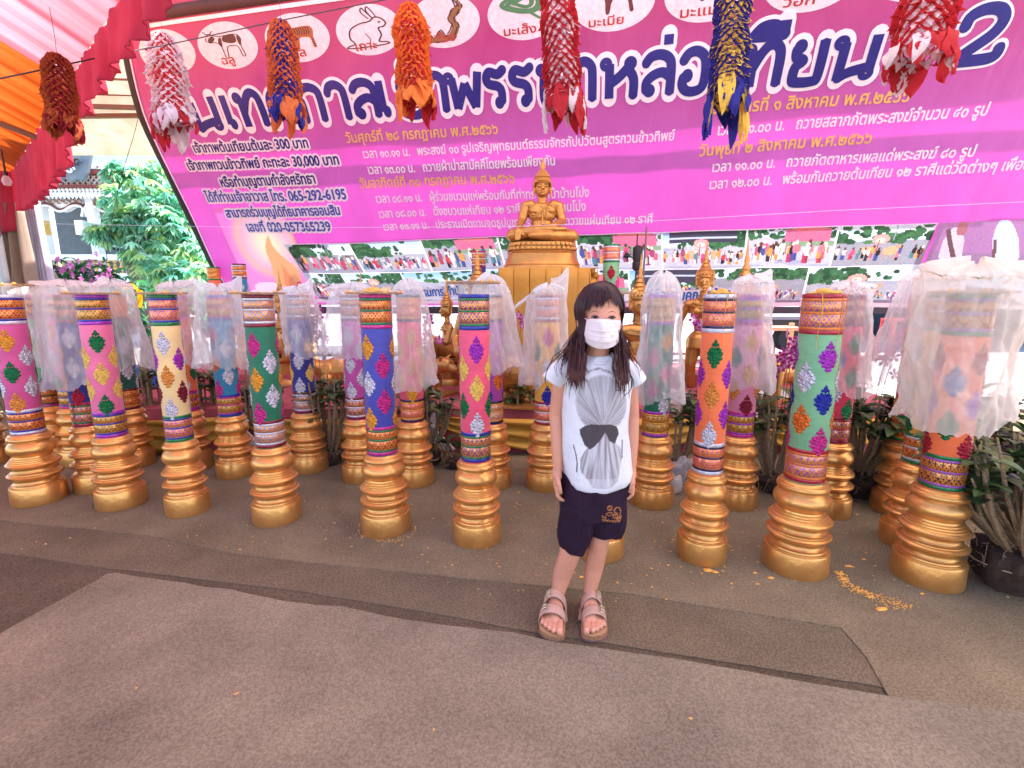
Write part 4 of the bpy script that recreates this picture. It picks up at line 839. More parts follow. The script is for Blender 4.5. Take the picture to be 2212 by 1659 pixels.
def stool(u, v, y, s, label):
    p = at_y(u, v, y); t = thing('plastic_stool', label, 'stool', (p.x, y, 0)); h = p.z; mb = MB(); mb.box((0, 0, h), (s, s, .04)); mb.build('seat', RED, t, smooth=False)
    for a in (-1, 1):
        for b in (-1, 1): mb = MB(); mb.tube([(a * s * .42, b * s * .42, h), (a * s * .55, b * s * .55, 0)], .025, 5); mb.build('leg', RED, t)
stool(1933, 690, 9.5, .32, 'red plastic stool in the shade behind the banner'); stool(1668, 680, 9.0, .4, 'red stool on the ground behind the wooden bench')
SHADEB = M('shade_bluegrey', (52, 66, 84), rough=.9, var=.2, vs=1)
a = at_y(1725, 676, 15); b = at_y(2600, 676, 15); mb = MB(); mb.grid(lambda i, j: Vector((a.x + (b.x - a.x) * i, 15 + .1 * math.sin(i * 60), 3.5 * (1 - j))), 120, 4); o = mb.build('shade_backdrop', SHADEB, angle=None); solidify(o, .02); tag(o, 'dark blue grey tarpaulin standing in for shade far behind the banner at right', 'backdrop')  # upright dark sheet standing in for the shaded ground under a far tent
mb = MB(); mb.box(((a.x + b.x) / 2, 13.2, 3.0), (b.x - a.x, 4, .1)); o = mb.build('shade_roof', SHADEB, smooth=False); tag(o, 'dark flat shelter roof far behind the banner at right', 'roof')
# pale railing posts far behind the left of the altar
hb = thing('white_balustrade', 'pale turned balustrade in bright light behind the kneeling statue', 'balustrade'); yb = 8.0
zt2 = at_y(930, 640, yb).z; lo2 = at_y(930, 748, yb).z; bm = MB(); hh = zt2 - lo2
bm.lathe([(.075, 0), (.075, .08), (.04, .12), (.05, hh * .3), (.04, hh * .5), (.03, hh * .55), (.05, hh * .6), (.065, hh * .75), (.075, hh * .85), (.075, hh)], 14); bme = bm.mesh('baluster', TWH)
for u in (700, 748, 838, 866, 932, 948, 975, 1050): p = at_y(u, 700, yb); mesh_obj('baluster', bme, hb, (p.x, yb, lo2))
hbar('rail', 640, 1075, 752, yb, .1, .2, TWH, hb); mb = MB(); mb.box((at_y(860, 700, yb).x, yb + .05, lo2 / 2 - .05), (5, .2, lo2 - .1)); mb.build('plinth', TWH, hb, smooth=False)
# steel guard rails behind the altar
rl = thing('guard_rail', 'brown grey pipe rails running behind the candles at stage height', 'railing'); RLM = M('pipe_brown', (128, 104, 100), rough=.5, metal=.2)
for v, r_ in ((767, .016), (782, .013), (801, .028), (812, .016)):
    a = at_y(620, v, 4.95); b = at_y(1640, v - 4, 4.95); mb = MB(); mb.tube([a, b], r_, 8); mb.build('rail', RLM, rl)
for u in (700, 905, 1000, 1500, 1640): p = at_y(u, 770, 4.97); mb = MB(); mb.tube([(p.x, 4.97, .3), (p.x, 4.97, p.z + .05)], .02, 8); mb.build('post', RLM, rl)
mb = MB(); p = at_y(1859, 770, 4.5); bo = thing('white_bollard', 'white cylinder post with red cap and stripe among the orchids at right', 'bollard', (p.x, 4.5, 0))
mb.lathe([(.062, 0), (.062, p.z - .03)], 24); mb.build('post', M('bollard_white', (214, 200, 204), rough=.5), bo)
mb = MB(); mb.lathe([(.066, p.z - .035), (.066, p.z), (.055, p.z + .004)], 24); mb.build('cap', RED, bo)
mb = MB(); mb.grid(lambda i, j: Vector((.064 * math.cos(-1.2 + .5 * i), .064 * math.sin(-1.2 + .5 * i), (p.z - .03) * j)), 6, 2); mb.build('stripe', RED, bo)
# ================================================================ stage, altar
STG = M('stage_carpet', (176, 76, 84), rough=.9, var=.1, vs=8, bump=.3, bs=200)
sg = thing('low_stage', 'low stage covered in dusty pink carpet behind the candle rows', 'stage', (0, 0, 0))
mb = MB(); mb.box((-.2, 4.42, .175), (6.6, 1.8, .35)); mb.build('platform', STG, sg, smooth=False)
mb = MB(); mb.box((-.2, 4.9, .40), (6.4, .8, .1)); mb.build('upper_step', STG, sg, smooth=False)
YEL = cloth('yellow_satin', (212, 152, 60), .15, c2=(226, 176, 84)); WSH = cloth('white_satin', (226, 206, 200), .2)
ties = [-3.3, -2.0, -.62, 1.72, 2.9]
for i in range(len(ties) - 1):
    x0, x1 = ties[i], ties[i + 1]
    def fn(a, b):
        s_ = math.sin(PI * min(max(a, 0), 1)) ** .6; top = .315 - .035 * s_; bot = .29 - .27 * s_; z = top + (bot - top) * b
        return Vector((x0 + (x1 - x0) * a, 3.505 - .02 - .028 * s_ * (1 + math.sin(b * 5.2 * PI + 2.2 * math.sin(a * 5 + i) * .5)) - .012 * N3(a * 6, b * 9, i), max(.02, z)))
    mb = MB(); mb.grid(fn, 60, 40); o = mb.build('yellow_swag', YEL, angle=None); solidify(o, .002)
    tag(o, ['yellow cloth swag on the stage front at far left', 'yellow cloth swag on the stage front left of the pink candle', 'long yellow cloth swag on the stage front behind the girl', 'yellow cloth swag on the stage front behind the light green candle'][i], 'swag')
for i, x0 in enumerate(ties[1:-1]):
    t = thing('cloth_tie', ['pale gathered rosette with yellow tails on the stage front at left', 'pale gathered rosette with yellow tails behind the orchid left of the pink candle', 'pale gathered rosette with yellow tails behind the orchid by the green candle'][i], 'rosette', (x0, 3.43, .27))
    mb = MB(); mb.grid(lambda a, b: Vector(((.04 + .05 * b + .012 * math.sin(a * 2 * PI * 9)) * math.cos(2 * PI * a), -.02 - .03 * (1 - b), (.04 + .05 * b + .012 * math.sin(a * 2 * PI * 9)) * math.sin(2 * PI * a))), 90, 5, closed=True); mb.build('rosette', WSH, t)
    mb = MB(); mb.grid(lambda a, b: Vector(((a - .5) * (.05 + .26 * b), .0 - .02 * math.sin(a * 40) * b, -.02 - .23 * b)), 60, 10); solidify(mb.build('tail', YEL, t), .002)
    mb = MB(); mb.grid(lambda a, b: Vector((.02 + (a - .5) * (.03 + .1 * b) + .12 * b, -.03 - .02 * math.sin(a * 30) * b, -.0 - .2 * b)), 40, 10); solidify(mb.build('tail', WSH, t), .002)
# altar table under pleated golden cloth
AY = 4.12; pL = at_y(1079, 583, AY); pR = at_y(1273, 583, AY); ztab = 1.405; al = thing('altar_table', 'tall altar table covered in pleated golden yellow cloth under the seated statue', 'table', ((pL.x + pR.x) / 2, AY + .3, .35))
ww = pR.x - pL.x; ALT = cloth('altar_cloth', (194, 132, 58), .06, c2=(208, 148, 74))
def pl(x, k=ww / 5.6): f = (x / k + .15) % 1.0; return .016 * f - (.022 if f < .04 else 0)
mb = MB(); mb.grid(lambda a, b: Vector((-ww / 2 + ww * a, -.3 - pl(a * ww) - .008 * N3(a * 9, b * 5) - .02 * b, (ztab - .35) * (1 - b))), 200, 12); solidify(mb.build('front_cloth', ALT, al, angle=R(30)), .003)
mb = MB(); mb.grid(lambda a, b: Vector((ww / 2 + .012 * math.sin(a * 50) + .05 * b, -.3 + .6 * a, (ztab - .35) * (1 - b))), 60, 8); solidify(mb.build('side_cloth', ALT, al), .003)
mb = MB(); mb.grid(lambda a, b: Vector((-ww / 2 + .012 * math.sin(a * 50) - .05 * b, -.3 + .6 * a, (ztab - .35) * (1 - b))), 60, 8); solidify(mb.build('side_cloth', ALT, al), .003)
mb = MB(); mb.box((0, 0, ztab - .35 - .012), (ww, .6, .02)); mb.build('table_top', ALT, al, smooth=False)
mb = MB(); mb.box((0, 0, (ztab - .4) / 2), (ww * .9, .5, ztab - .42)); mb.build('table_frame', DKR, al, smooth=False)
mb = MB(); mb.grid(lambda a, b: Vector((ww / 2 + .02 + .05 * a + .02 * math.sin(a * 20), -.28 + .06 * math.sin(b * 9), (ztab - .38) - .3 * b + .03 * math.sin(a * 5))), 24, 16); solidify(mb.build('cloth_bunch', ALT, al), .003)
# ================================================================ seated statue
bx_ = (pL.x + pR.x) / 2 - .005; BY = AY + .3
sb = thing('seated_statue', 'golden seated Buddha statue in earth touching pose on a lotus plinth', 'statue', (bx_, BY, ztab + .002)); sb.scale = (.98, .98, .875)
def rr_lathe(mb, prof, ax, ay, n=56, p=3.2):   # rounded-rectangle plinth rings: (scale, z)
    vs = []; fs = []
    for s_, z in prof:
        for i in range(n):
            a = 2 * PI * i / n; c, s2 = math.cos(a), math.sin(a); k = (abs(c) ** p + abs(s2) ** p) ** (-1 / p); vs.append((ax * s_ * k * c, ay * s_ * k * s2, z))
    for j in range(len(prof) - 1):
        for i in range(n): a = j * n + i; b = j * n + (i + 1) % n; fs.append((a, b, b + n, a + n))
    fs += [tuple(range(n))[::-1], tuple(range((len(prof) - 1) * n, len(prof) * n))]; mb.add(vs, fs)
mb = MB(); rr_lathe(mb, [(1, 0), (1.0, .012), (.97, .03), (.985, .04), (.96, .055), (.9, .10), (.87, .145), (.9, .155), (.87, .165), (.8, .175)], .345, .24); mb.build('plinth', GOLD2, sb)
mb = MB(); rr_lathe(mb, [(.78, .17), (.8, .2), (.79, .235), (.81, .25), (.74, .258)], .345, .24); mb.build('lotus_base', GOLD2, sb)
def petals(z, sc_, h, up):
    pm = MB(); pm.grid(lambda a, b: Vector(((a - .5) * .048 * math.cos((b) * 1.2), -.012 - .006 * math.cos((a - .5) * PI) - .004 * math.sin(b * PI), up * h * b)), 7, 6); me = pm.mesh('petal', GOLD2)
    n = 44
    for i in range(n):
        a = 2 * PI * i / n; c, s2 = math.cos(a), math.sin(a); k = (abs(c) ** 3.2 + abs(s2) ** 3.2) ** (-1 / 3.2); o = mesh_obj('petal', me, sb, (.345 * sc_ * k * c, .24 * sc_ * k * s2, z)); o.rotation_euler = (0, 0, math.atan2(s2 / .24, c / .345) + PI / 2)
petals(.248, .80, .042, -1); petals(.175, .84, .03, 1)
Z0 = .262; V = lambda x, y, z: Vector((x, y, z + Z0))
mb = MB()
mb.ell(V(0, .03, .08), (.15, .11, .085)); mb.ell(V(0, .035, .17), (.102, .07, .11)); mb.ell(V(0, .03, .27), (.125, .078, .10)); mb.ell(V(0, .03, .335), (.135, .07, .06))
mb.ell(V(-.055, -.01, .31), (.062, .034, .05)); mb.ell(V(.055, -.01, .31), (.062, .034, .05)); mb.cap(V(-.06, -.042, .288), V(-.06, -.048, .288), .012, .006)
mb.cap(V(0, .03, .36), V(0, .015, .47), .046, .042)
for s_ in (-1, 1): mb.cap(V(s_ * .1, .03, .365), V(s_ * .145, .03, .355), .05, .048)
# legs: left under, right on top
mb.chain([V(.06, .02, .06), V(.25, -.06, .055), V(.05, -.17, .045), V(-.1, -.185, .045)], [.085, .07, .05, .032]); mb.chain([V(-.06, .02, .07), V(-.25, -.06, .06), V(-.06, -.15, .095), V(.1, -.17, .105)], [.085, .07, .047, .034]); mb.chain([V(.1, -.17, .105), V(.19, -.15, .11)], [.03, .02])
# right arm (viewer's left) over the knee, left arm in the lap
mb.chain([V(-.145, .03, .355), V(-.178, .02, .22), V(-.205, -.08, .135), V(-.215, -.13, .10)], [.048, .042, .03, .022]); mb.chain([V(.145, .03, .355), V(.18, .03, .21), V(.1, -.09, .15), V(.03, -.11, .135)], [.048, .043, .03, .022])
mb.ell(V(-.215, -.145, .085), (.03, .02, .035))
for k in range(4): mb.cap(V(-.237 + k * .0145, -.155, .07), V(-.239 + k * .0135, -.158, .0 + abs(k - 1.3) * .008), .0075, .006, 8)
mb.cap(V(-.188, -.15, .09), V(-.172, -.155, .05), .009, .007, 8)
mb.ell(V(-.0, -.125, .13), (.045, .03, .014))
for k in range(4): mb.cap(V(-.03, -.105 - k * .013, .135), V(-.095, -.115 - k * .012, .137), .0075, .006, 8)
mb.cap(V(.0, -.14, .14), V(-.05, -.145, .152), .009, .006, 8)
# head
mb.ell(V(0, .01, .515), (.068, .075, .088)); mb.ell(V(0, -.005, .475), (.05, .058, .048)); mb.ell(V(0, -.052, .452), (.017, .014, .014)); mb.cap(V(0, -.062, .545), V(0, -.076, .502), .007, .012, 10); mb.ell(V(-.011, -.066, .5), (.007, .008, .006)); mb.ell(V(.011, -.066, .5), (.007, .008, .006))
mb.ell(V(0, -.063, .478), (.022, .01, .0055)); mb.ell(V(0, -.062, .469), (.016, .01, .006))
for s_ in (-1, 1):
    mb.ell(V(s_ * .028, -.058, .525), (.02, .012, .011)); mb.chain([V(s_ * .008, -.066, .543), V(s_ * .03, -.065, .552), V(s_ * .052, -.05, .542)], [.004, .004, .003], 8)
    mb.chain([V(s_ * .071, .01, .545), V(s_ * .076, .005, .5), V(s_ * .073, .0, .45), V(s_ * .078, -.004, .425)], [.011, .009, .009, .005])
# robe edge over the left shoulder and sash
mb.chain([V(.05, -.03, .385), V(.015, -.062, .33), V(-.02, -.072, .28), V(-.055, -.06, .255), V(-.095, -.03, .26)], [.0045] * 5, 8); mb.chain([V(.075, -.02, .385), V(.04, -.058, .33), V(.035, -.06, .22)], [.006, .006, .006], 8); mb.chain([V(.0, -.06, .385 - .05), V(.0, -.045, .17)], [.006, .01], 8)
mb.ell(V(0, -.06, .172), (.02, .008, .018))
remesh(mb, 'body', GOLD2, sb, .0042, 3)
# curls, cone and flame
mb = MB(); n = 0
for j in range(16):
    t = j / 15; zz = .535 + .155 * t; 
    if t < .5: rad_ = .078 * math.sqrt(max(0, 1 - ((zz - .53) / .12) ** 2)) ; rad_ = max(rad_, .04)
    else: rad_ = .056 * (1 - (t - .5) / .5) ** .8 + .012
    m_ = max(5, int(2 * PI * rad_ / .0145))
    for i in range(m_):
        a = 2 * PI * (i + .5 * (j % 2)) / m_; x_, y_ = rad_ * math.cos(a), rad_ * 1.08 * math.sin(a) + .012
        if zz < .575 - .25 * abs(x_) and y_ < -.02: continue
        mb.ell(V(x_, y_, zz), .0088, nu=8, nv=6)
mb.ell(V(0, .012, .575), (.07, .078, .055)); mb.lathe([(.055, .6 + Z0), (.045, .64 + Z0), (.03, .67 + Z0), (.012, .695 + Z0)], 16, (0, .01, 0)); mb.build('hair_curls', GOLD2, sb)
mb = MB(); mb.lathe([(.012, .69 + Z0), (.02, .70 + Z0), (.021, .715 + Z0), (.014, .74 + Z0), (.009, .77 + Z0), (.001, .81 + Z0)], 10, (0, .01, 0), sy=.5)
for s_ in (-1, 1): mb.chain([V(s_ * .01, .01, .70), V(s_ * .022, .01, .72), V(s_ * .012, .01, .755)], [.006, .005, .002], 6)
mb.build('flame_finial', GOLD2, sb)
# ================================================================ crowned guardian statues
def deity(label, loc, rz, s, pose='kneel', ped=0.0):
    t = thing('crowned_statue', label, 'statue', loc, rz, 'golden crowned statues behind the candles'); mb = MB()
    v = lambda x, y, z: Vector((x * s, y * s, z * s + ped))
    H = {'kneel': .42, 'stand': .86}[pose]     # shoulder height
    if pose == 'kneel':
        mb.ell(v(0, .02, .1), (.13 * s, .12 * s, .1 * s)); mb.ell(v(0, .0, .24), (.085 * s, .06 * s, .13 * s)); mb.ell(v(0, -.01, .36), (.12 * s, .065 * s, .08 * s))
        mb.chain([v(-.08, 0, .1), v(-.13, -.22, .12), v(-.12, -.02, .03)], [.075 * s, .055 * s, .04 * s]); mb.chain([v(.08, 0, .1), v(.1, -.2, .24), v(.1, -.2, .02)], [.075 * s, .055 * s, .04 * s])
    else:
        mb.chain([v(-.06, 0, .46), v(-.08, -.03, .24), v(-.07, 0, .03)], [.08 * s, .055 * s, .035 * s]); mb.chain([v(.06, 0, .46), v(.07, -.01, .24), v(.07, .02, .03)], [.08 * s, .055 * s, .035 * s]); mb.ell(v(0, 0, .48), (.125 * s, .085 * s, .1 * s)); mb.ell(v(0, 0, .62), (.08 * s, .058 * s, .12 * s)); mb.ell(v(0, -.01, .76), (.12 * s, .065 * s, .09 * s))
        mb.lathe([(.135 * s, ped + .40 * s), (.125 * s, ped + .5 * s), (.1 * s, ped + .54 * s)], 20)
        for q in (-1, 1): mb.ell(v(q * .05, -.06, .755), .04 * s)
    mb.cap(v(0, 0, H - .02), v(0, -.01, H + .1), .035 * s, .032 * s); mb.ell(v(0, -.01, H + .165), (.06 * s, .07 * s, .085 * s)); mb.ell(v(0, -.025, H + .125), (.045 * s, .052 * s, .04 * s)); mb.cap(v(0, -.075, H + .185), v(0, -.092, H + .145), .006 * s, .011 * s, 8); mb.ell(v(0, -.078, H + .115), (.02 * s, .01 * s, .007 * s)); mb.ell(v(0, -.068, H + .092), (.015 * s, .014 * s, .013 * s))
    for q in (-1, 1):
        mb.ell(v(q * .025, -.068, H + .175), (.016 * s, .01 * s, .008 * s)); mb.chain([v(q * .062, -.0, H + .2), v(q * .085, .0, H + .25), v(q * .07, .0, H + .13)], [.012 * s, .006 * s, .012 * s], 8)
        mb.cap(v(q * .06, 0, H - .03), v(q * .135, 0, H - .04), .045 * s, .042 * s)
    if pose == 'kneel': mb.chain([v(.135, 0, H - .04), v(.17, -.05, H - .2), v(.12, -.2, H - .14), v(.1, -.27, H - .1)], [.04 * s, .034 * s, .026 * s, .018 * s]); mb.chain([v(-.135, 0, H - .04), v(-.19, .0, H - .2), v(-.16, -.14, H - .3), v(-.15, -.2, H - .32)], [.04 * s, .034 * s, .026 * s, .018 * s])
    else: mb.chain([v(.135, 0, H - .04), v(.19, -.02, H - .2), v(.14, -.12, H - .3)], [.038 * s, .032 * s, .022 * s]); mb.chain([v(-.135, 0, H - .04), v(-.2, .02, H - .2), v(-.2, -.06, H - .38)], [.038 * s, .032 * s, .022 * s])
    remesh(mb, 'body', GOLD2, t, .0065 * s, 2)
    mb = MB(); z = H + .2; mb.lathe([(.066 * s, z * s + ped), (.075 * s, (z + .015) * s + ped), (.07 * s, (z + .03) * s + ped), (.078 * s, (z + .045) * s + ped), (.06 * s, (z + .07) * s + ped), (.062 * s, (z + .08) * s + ped), (.045 * s, (z + .1) * s + ped), (.048 * s, (z + .11) * s + ped), (.032 * s, (z + .135) * s + ped), (.036 * s, (z + .145) * s + ped), (.02 * s, (z + .17) * s + ped), (.024 * s, (z + .185) * s + ped), (.013 * s, (z + .21) * s + ped), (.016 * s, (z + .23) * s + ped), (.008 * s, (z + .27) * s + ped), (.0015 * s, (z + .36) * s + ped)], 16, (0, -.005 * s, 0)); 
    for k in range(9): a = PI + PI * (k + .0) / 8; mb.lathe([(.012 * s, 0), (.01 * s, .02 * s), (.001, .05 * s)], 5, (.073 * s * math.cos(a), .075 * s * math.sin(a), (z + .03) * s + ped))
    mb.build('crown', GOLD2, t)
    for (z_, r_) in ((H + .03, .05), (H - .02, .1), (H - .05, .115)):
        mb = MB(); mb.tube([v(r_ * math.cos(a), -.015 + (r_ * .62) * math.sin(a), z_ - .02 * math.sin(a) * -1) for a in [2 * PI * k / 24 for k in range(25)]], .007 * s, 6); mb.build('necklace', GOLD2, t)
    if ped: mb = MB(); mb.lathe([(.16 * s, 0), (.15 * s, .04), (.12 * s, .06), (.12 * s, ped - .04), (.17 * s, ped - .01), (.17 * s, ped + .02 * s)], 20); mb.build('pedestal', GOLD2, t)
    return t
def on(u, v, y, z): p = at_y(u, v, y); return (p.x, y, z)
deity('golden crowned statue kneeling in profile beside the pink candle', on(968, 740, 4.55, .35), R(-70), .78, 'kneel', .24)
deity('golden crowned guardian statue just right of the girl', on(1378, 700, 3.95, .35), R(10), 1.0, 'kneel', .17)
deity('golden crowned statue of a woman standing left of the orange candle', on(1512, 760, 4.35, .35), R(-25), .92, 'stand', 0)
deity('large golden crown headed statue behind the bag right of the orange candle', on(1601, 700, 3.7, .35), R(8), 1.25, 'kneel', .02)
deity('golden statue whose crown tip shows above the blue candle', on(781, 640, 4.6, .35), R(0), .85, 'kneel', .22)
deity('golden statue whose crown tip shows beside the green candle', on(606, 640, 4.6, .35), R(0), .85, 'kneel', .24)
deity('golden statue whose crown spire rises behind the glass plate of the pink candle', on(1032, 620, 4.05, .35), R(0), 1.0, 'kneel', .27)
deity('small golden statue behind the altar at its right corner', on(1289, 640, 4.75, .45), R(0), .8, 'kneel', .22)
# ---- golden animals on the stage
def animal(name, label, cat, loc, rz, s, kind):
    t = thing(name, label, cat, loc, rz); mb = MB(); v = lambda x, y, z: Vector((x * s, y * s, z * s))
    mb.ell(v(0, 0, .2), (.135 * s, .2 * s, .14 * s)); mb.ell(v(0, .11, .21), (.125 * s, .12 * s, .125 * s)); mb.ell(v(0, -.14, .2), (.11 * s, .1 * s, .11 * s))
    for x, y in ((-.075, .12), (.075, .12), (-.07, -.16), (.07, -.16)): mb.chain([v(x, y, .14), v(x * 1.15, y - .02, .07), v(x * 1.1, y, .02)], [.055 * s, .035 * s, .03 * s]); mb.ell(v(x * 1.1, y - .015, .018), (.036 * s, .045 * s, .022 * s))
    mb.cap(v(0, -.2, .23), v(0, -.3, .27), .075 * s, .07 * s); mb.ell(v(0, -.33, .27), (.07 * s, .08 * s, .07 * s)); mb.cap(v(0, -.38, .25), v(0, -.43, .24), .04 * s, .034 * s)
    for q in (-1, 1): mb.chain([v(q * .045, -.31, .32), v(q * .08, -.33, .36)], [.022 * s, .006 * s])
    mb.chain([v(0, .22, .27), v(.02, .26, .25), v(.03, .25, .2)], [.014 * s, .01 * s, .012 * s])
    if kind == 'horn':
        for q in (-1, 1): mb.chain([v(q * .035, -.3, .33), v(q * .07, -.3, .4), v(q * .05, -.33, .46)], [.014 * s, .011 * s, .003 * s])
    remesh(mb, 'body', GOLD2, t, .006, 3)
    mb = MB(); mb.box((0, -.03 * s, -.012), (.34 * s, .62 * s, .02)); mb.build('slab', GOLD2, t, smooth=False); return t
animal('golden_pig', 'round golden pig statue seen from behind at the foot of the altar', 'statue', on(1120, 860, 3.80, .375), R(168), 1.12, 'pig')
animal('golden_ox', 'golden ox statue lying low behind the orchid beside the light green candle', 'statue', on(1665, 850, 3.95, .375), R(115), 1.0, 'horn')
animal('golden_dog', 'golden animal statue on the stage behind the orchid left of the pink candle', 'statue', on(905, 850, 4.1, .375), R(60), .9, 'pig')
animal('golden_goat', 'golden horned animal statue on the stage behind the navy candle', 'statue', on(745, 850, 4.1, .375), R(-60), .9, 'horn')
# dark pole with lamp cluster by the right of the altar
pl_ = thing('spear_rack', 'upright poles with a dark spiked fitting standing right of the altar', 'pole', on(1385, 640, 4.5, .45)); x0 = pl_.location.x
mb = MB(); p = at_y(1397, 490, 4.5); mb.tube([(p.x - x0 - .03, 0, 0), (p.x - x0, 0, p.z - .45)], .009, 6); mb.build('pole', RLM, pl_)
mb = MB(); p2_ = at_y(1379, 505, 4.5); mb.tube([(p2_.x - x0 + .005, .03, 0), (p2_.x - x0, .03, p2_.z - .45)], [.012, .006], 6); mb.build('pole', DKR, pl_)
p3 = at_y(1377, 560, 4.5); mb = MB(); mb.lathe([(.03, -.1), (.045, -.08), (.045, -.03), (.035, -.02), (.045, 0), (.045, .1), (.02, .12)], 12, (p3.x - x0, 0, p3.z - .45)); mb.build('fitting', DKR, pl_)
mb = MB(); p4 = at_y(1354, 552, 4.5); c = Vector((p4.x - x0, 0, p4.z - .45)); mb.ell(c, .025)
for k in range(12): a = k * 2.4; d = Vector((math.cos(a) * math.sin(k * .55), math.sin(a) * math.sin(k * .55), math.cos(k * .55))); mb.cap(c, c + d * .055, .008, .001, 5)
mb.build('spiked_ball', DKR, pl_); mb = MB(); mb.tube([c, Vector((p3.x - x0, 0, p3.z - .45))], .006, 5); mb.build('arm', DKR, pl_)
# ================================================================ decorated candles on golden turned bases
COLS = {'gold': (226, 150, 48), 'copper': (222, 138, 62), 'silver': (206, 200, 212), 'green': (18, 112, 62), 'magenta': (196, 44, 128), 'purple': (164, 48, 176), 'red': (168, 24, 52), 'blue': (34, 44, 148), 'pink': (222, 70, 140), 'yellow': (238, 184, 84), 'orange': (222, 110, 40), 'wine': (128, 22, 46), 'lightblue': (64, 140, 200), 'navy': (28, 30, 72), 'violet': (150, 80, 170), 'white': (220, 214, 222), 'black': (26, 24, 40)}
_fm = {}
def foil(c):
    if c not in _fm: _fm[c] = M('foil_' + c, COLS[c], rough=.24 if c != 'yellow' else .5, metal=.62 if c not in ('yellow',) else .1, var=.3, vs=60, bump=.9, bs=150)
    return _fm[c]
_st = {}
def ribbon(c):
    if c not in _st: _st[c] = M('ribbon_' + c, COLS[c], rough=.25, metal=.35, var=.15, vs=50, bump=.3, bs=120, coat=.3)
    return _st[c]
_or = {}
def ornate(acc, kind=0, base='copper'):
    key = (acc, kind, base)
    if key in _or: return _or[key]
    m, nt, b = newmat('brocade_%s_on_%s' % (acc, base)); tc = node(nt, 'ShaderNodeTexCoord'); sp = node(nt, 'ShaderNodeSeparateXYZ'); lk(nt, tc.outputs['Object'], sp.inputs[0])
    def mt(op, a, b_=None, c=None):
        n = node(nt, 'ShaderNodeMath', operation=op)
        for i, x in enumerate((a, b_, c)):
            if x is None: continue
            if isinstance(x, (int, float)): n.inputs[i].default_value = x
            else: lk(nt, x, n.inputs[i])
        return n.outputs[0]
    th = mt('ARCTAN2', sp.outputs[1], sp.outputs[0]); z = sp.outputs[2]
    n_ = 7.0 if kind == 0 else 10.0; k = 88.0 if kind == 0 else 105.0
    A = mt('MULTIPLY', th, n_); B = mt('MULTIPLY', z, k)
    l1 = mt('LESS_THAN', mt('ABSOLUTE', mt('SINE', mt('ADD', A, B))), .14); l2 = mt('LESS_THAN', mt('ABSOLUTE', mt('SINE', mt('SUBTRACT', A, B))), .14)
    dots = mt('GREATER_THAN', mt('MULTIPLY', mt('COSINE', mt('MULTIPLY', A, 4.0)), mt('COSINE', mt('MULTIPLY', B, 3.0))), .5)
    if kind == 0: pat = mt('MAXIMUM', mt('MAXIMUM', l1, l2), dots)
    else: pat = mt('MAXIMUM', dots, mt('GREATER_THAN', mt('MULTIPLY', mt('COSINE', mt('MULTIPLY', A, 2.0)), mt('COSINE', B)), .75))
    mx = node(nt, 'ShaderNodeMix'); mx.data_type = 'RGBA'; lk(nt, pat, mx.inputs[0]); mx.inputs[6].default_value = srgb(*COLS[base]); mx.inputs[7].default_value = srgb(*COLS[acc])
    nz = node(nt, 'ShaderNodeTexNoise'); nz.inputs['Scale'].default_value = 90; lk(nt, tc.outputs['Object'], nz.inputs['Vector'])
    lk(nt, mx.outputs[2], b.inputs['Base Color']); b.inputs['Metallic'].default_value = .5; b.inputs['Roughness'].default_value = .27; b.inputs['Coat Weight'].default_value = .3
    h = mt('ADD', mt('MULTIPLY', pat, .6), nz.outputs[0]); bp_ = node(nt, 'ShaderNodeBump'); bp_.inputs['Strength'].default_value = .5; bp_.inputs['Distance'].default_value = .004; lk(nt, h, bp_.inputs['Height']); lk(nt, bp_.outputs[0], b.inputs['Normal'])
    _or[key] = m; return m
def fabric(name, c): return M('satin_' + name, c, rough=.62, var=.1, vs=7, bump=.35, bs=22, sheen=.2, stretch=(1, 1, 2.2))
BODY = {'rose': (204, 76, 138), 'pink': (228, 108, 150), 'cream': (234, 198, 138), 'green': (14, 106, 74), 'ultramarine': (62, 62, 156), 'coral': (232, 76, 110), 'orange': (246, 112, 62), 'sage': (120, 170, 124), 'blue': (42, 126, 164), 'navy': (40, 40, 128), 'magenta': (190, 68, 152), 'purple': (172, 58, 152), 'yellow': (236, 164, 58), 'palepink': (222, 128, 152), 'red': (226, 52, 84), 'darkgreen': (20, 88, 70)}
_fb = {}
def fab(c):
    if c not in _fb: _fb[c] = fabric(c, BODY[c])
    return _fb[c]
CW = .0705      # candle radius
def lobed(bm_, pts): pass
def petal(mb, cx, cz, ang, L, w, r=CW, lift=.0035):
    ca, sa = math.cos(ang), math.sin(ang); w *= 1.2; cx *= 1.2; P = [(0, 0, 0), (w * .5, L * .32, 0), (w * .38, L * .7, 0), (0, L, 0), (-w * .38, L * .7, 0), (-w * .5, L * .32, 0), (0, L * .42, 1)]
    vs = []
    for x, y, k in P:
        X = cx + x * ca + y * sa; Z = cz - x * sa + y * ca; rr_ = r + .0012 + lift * k; th = X / r
        vs.append((rr_ * math.sin(th), -rr_ * math.cos(th), Z))
    mb.add(vs, [(0, 1, 6), (1, 2, 6), (2, 3, 6), (3, 4, 6), (4, 5, 6), (5, 0, 6)])
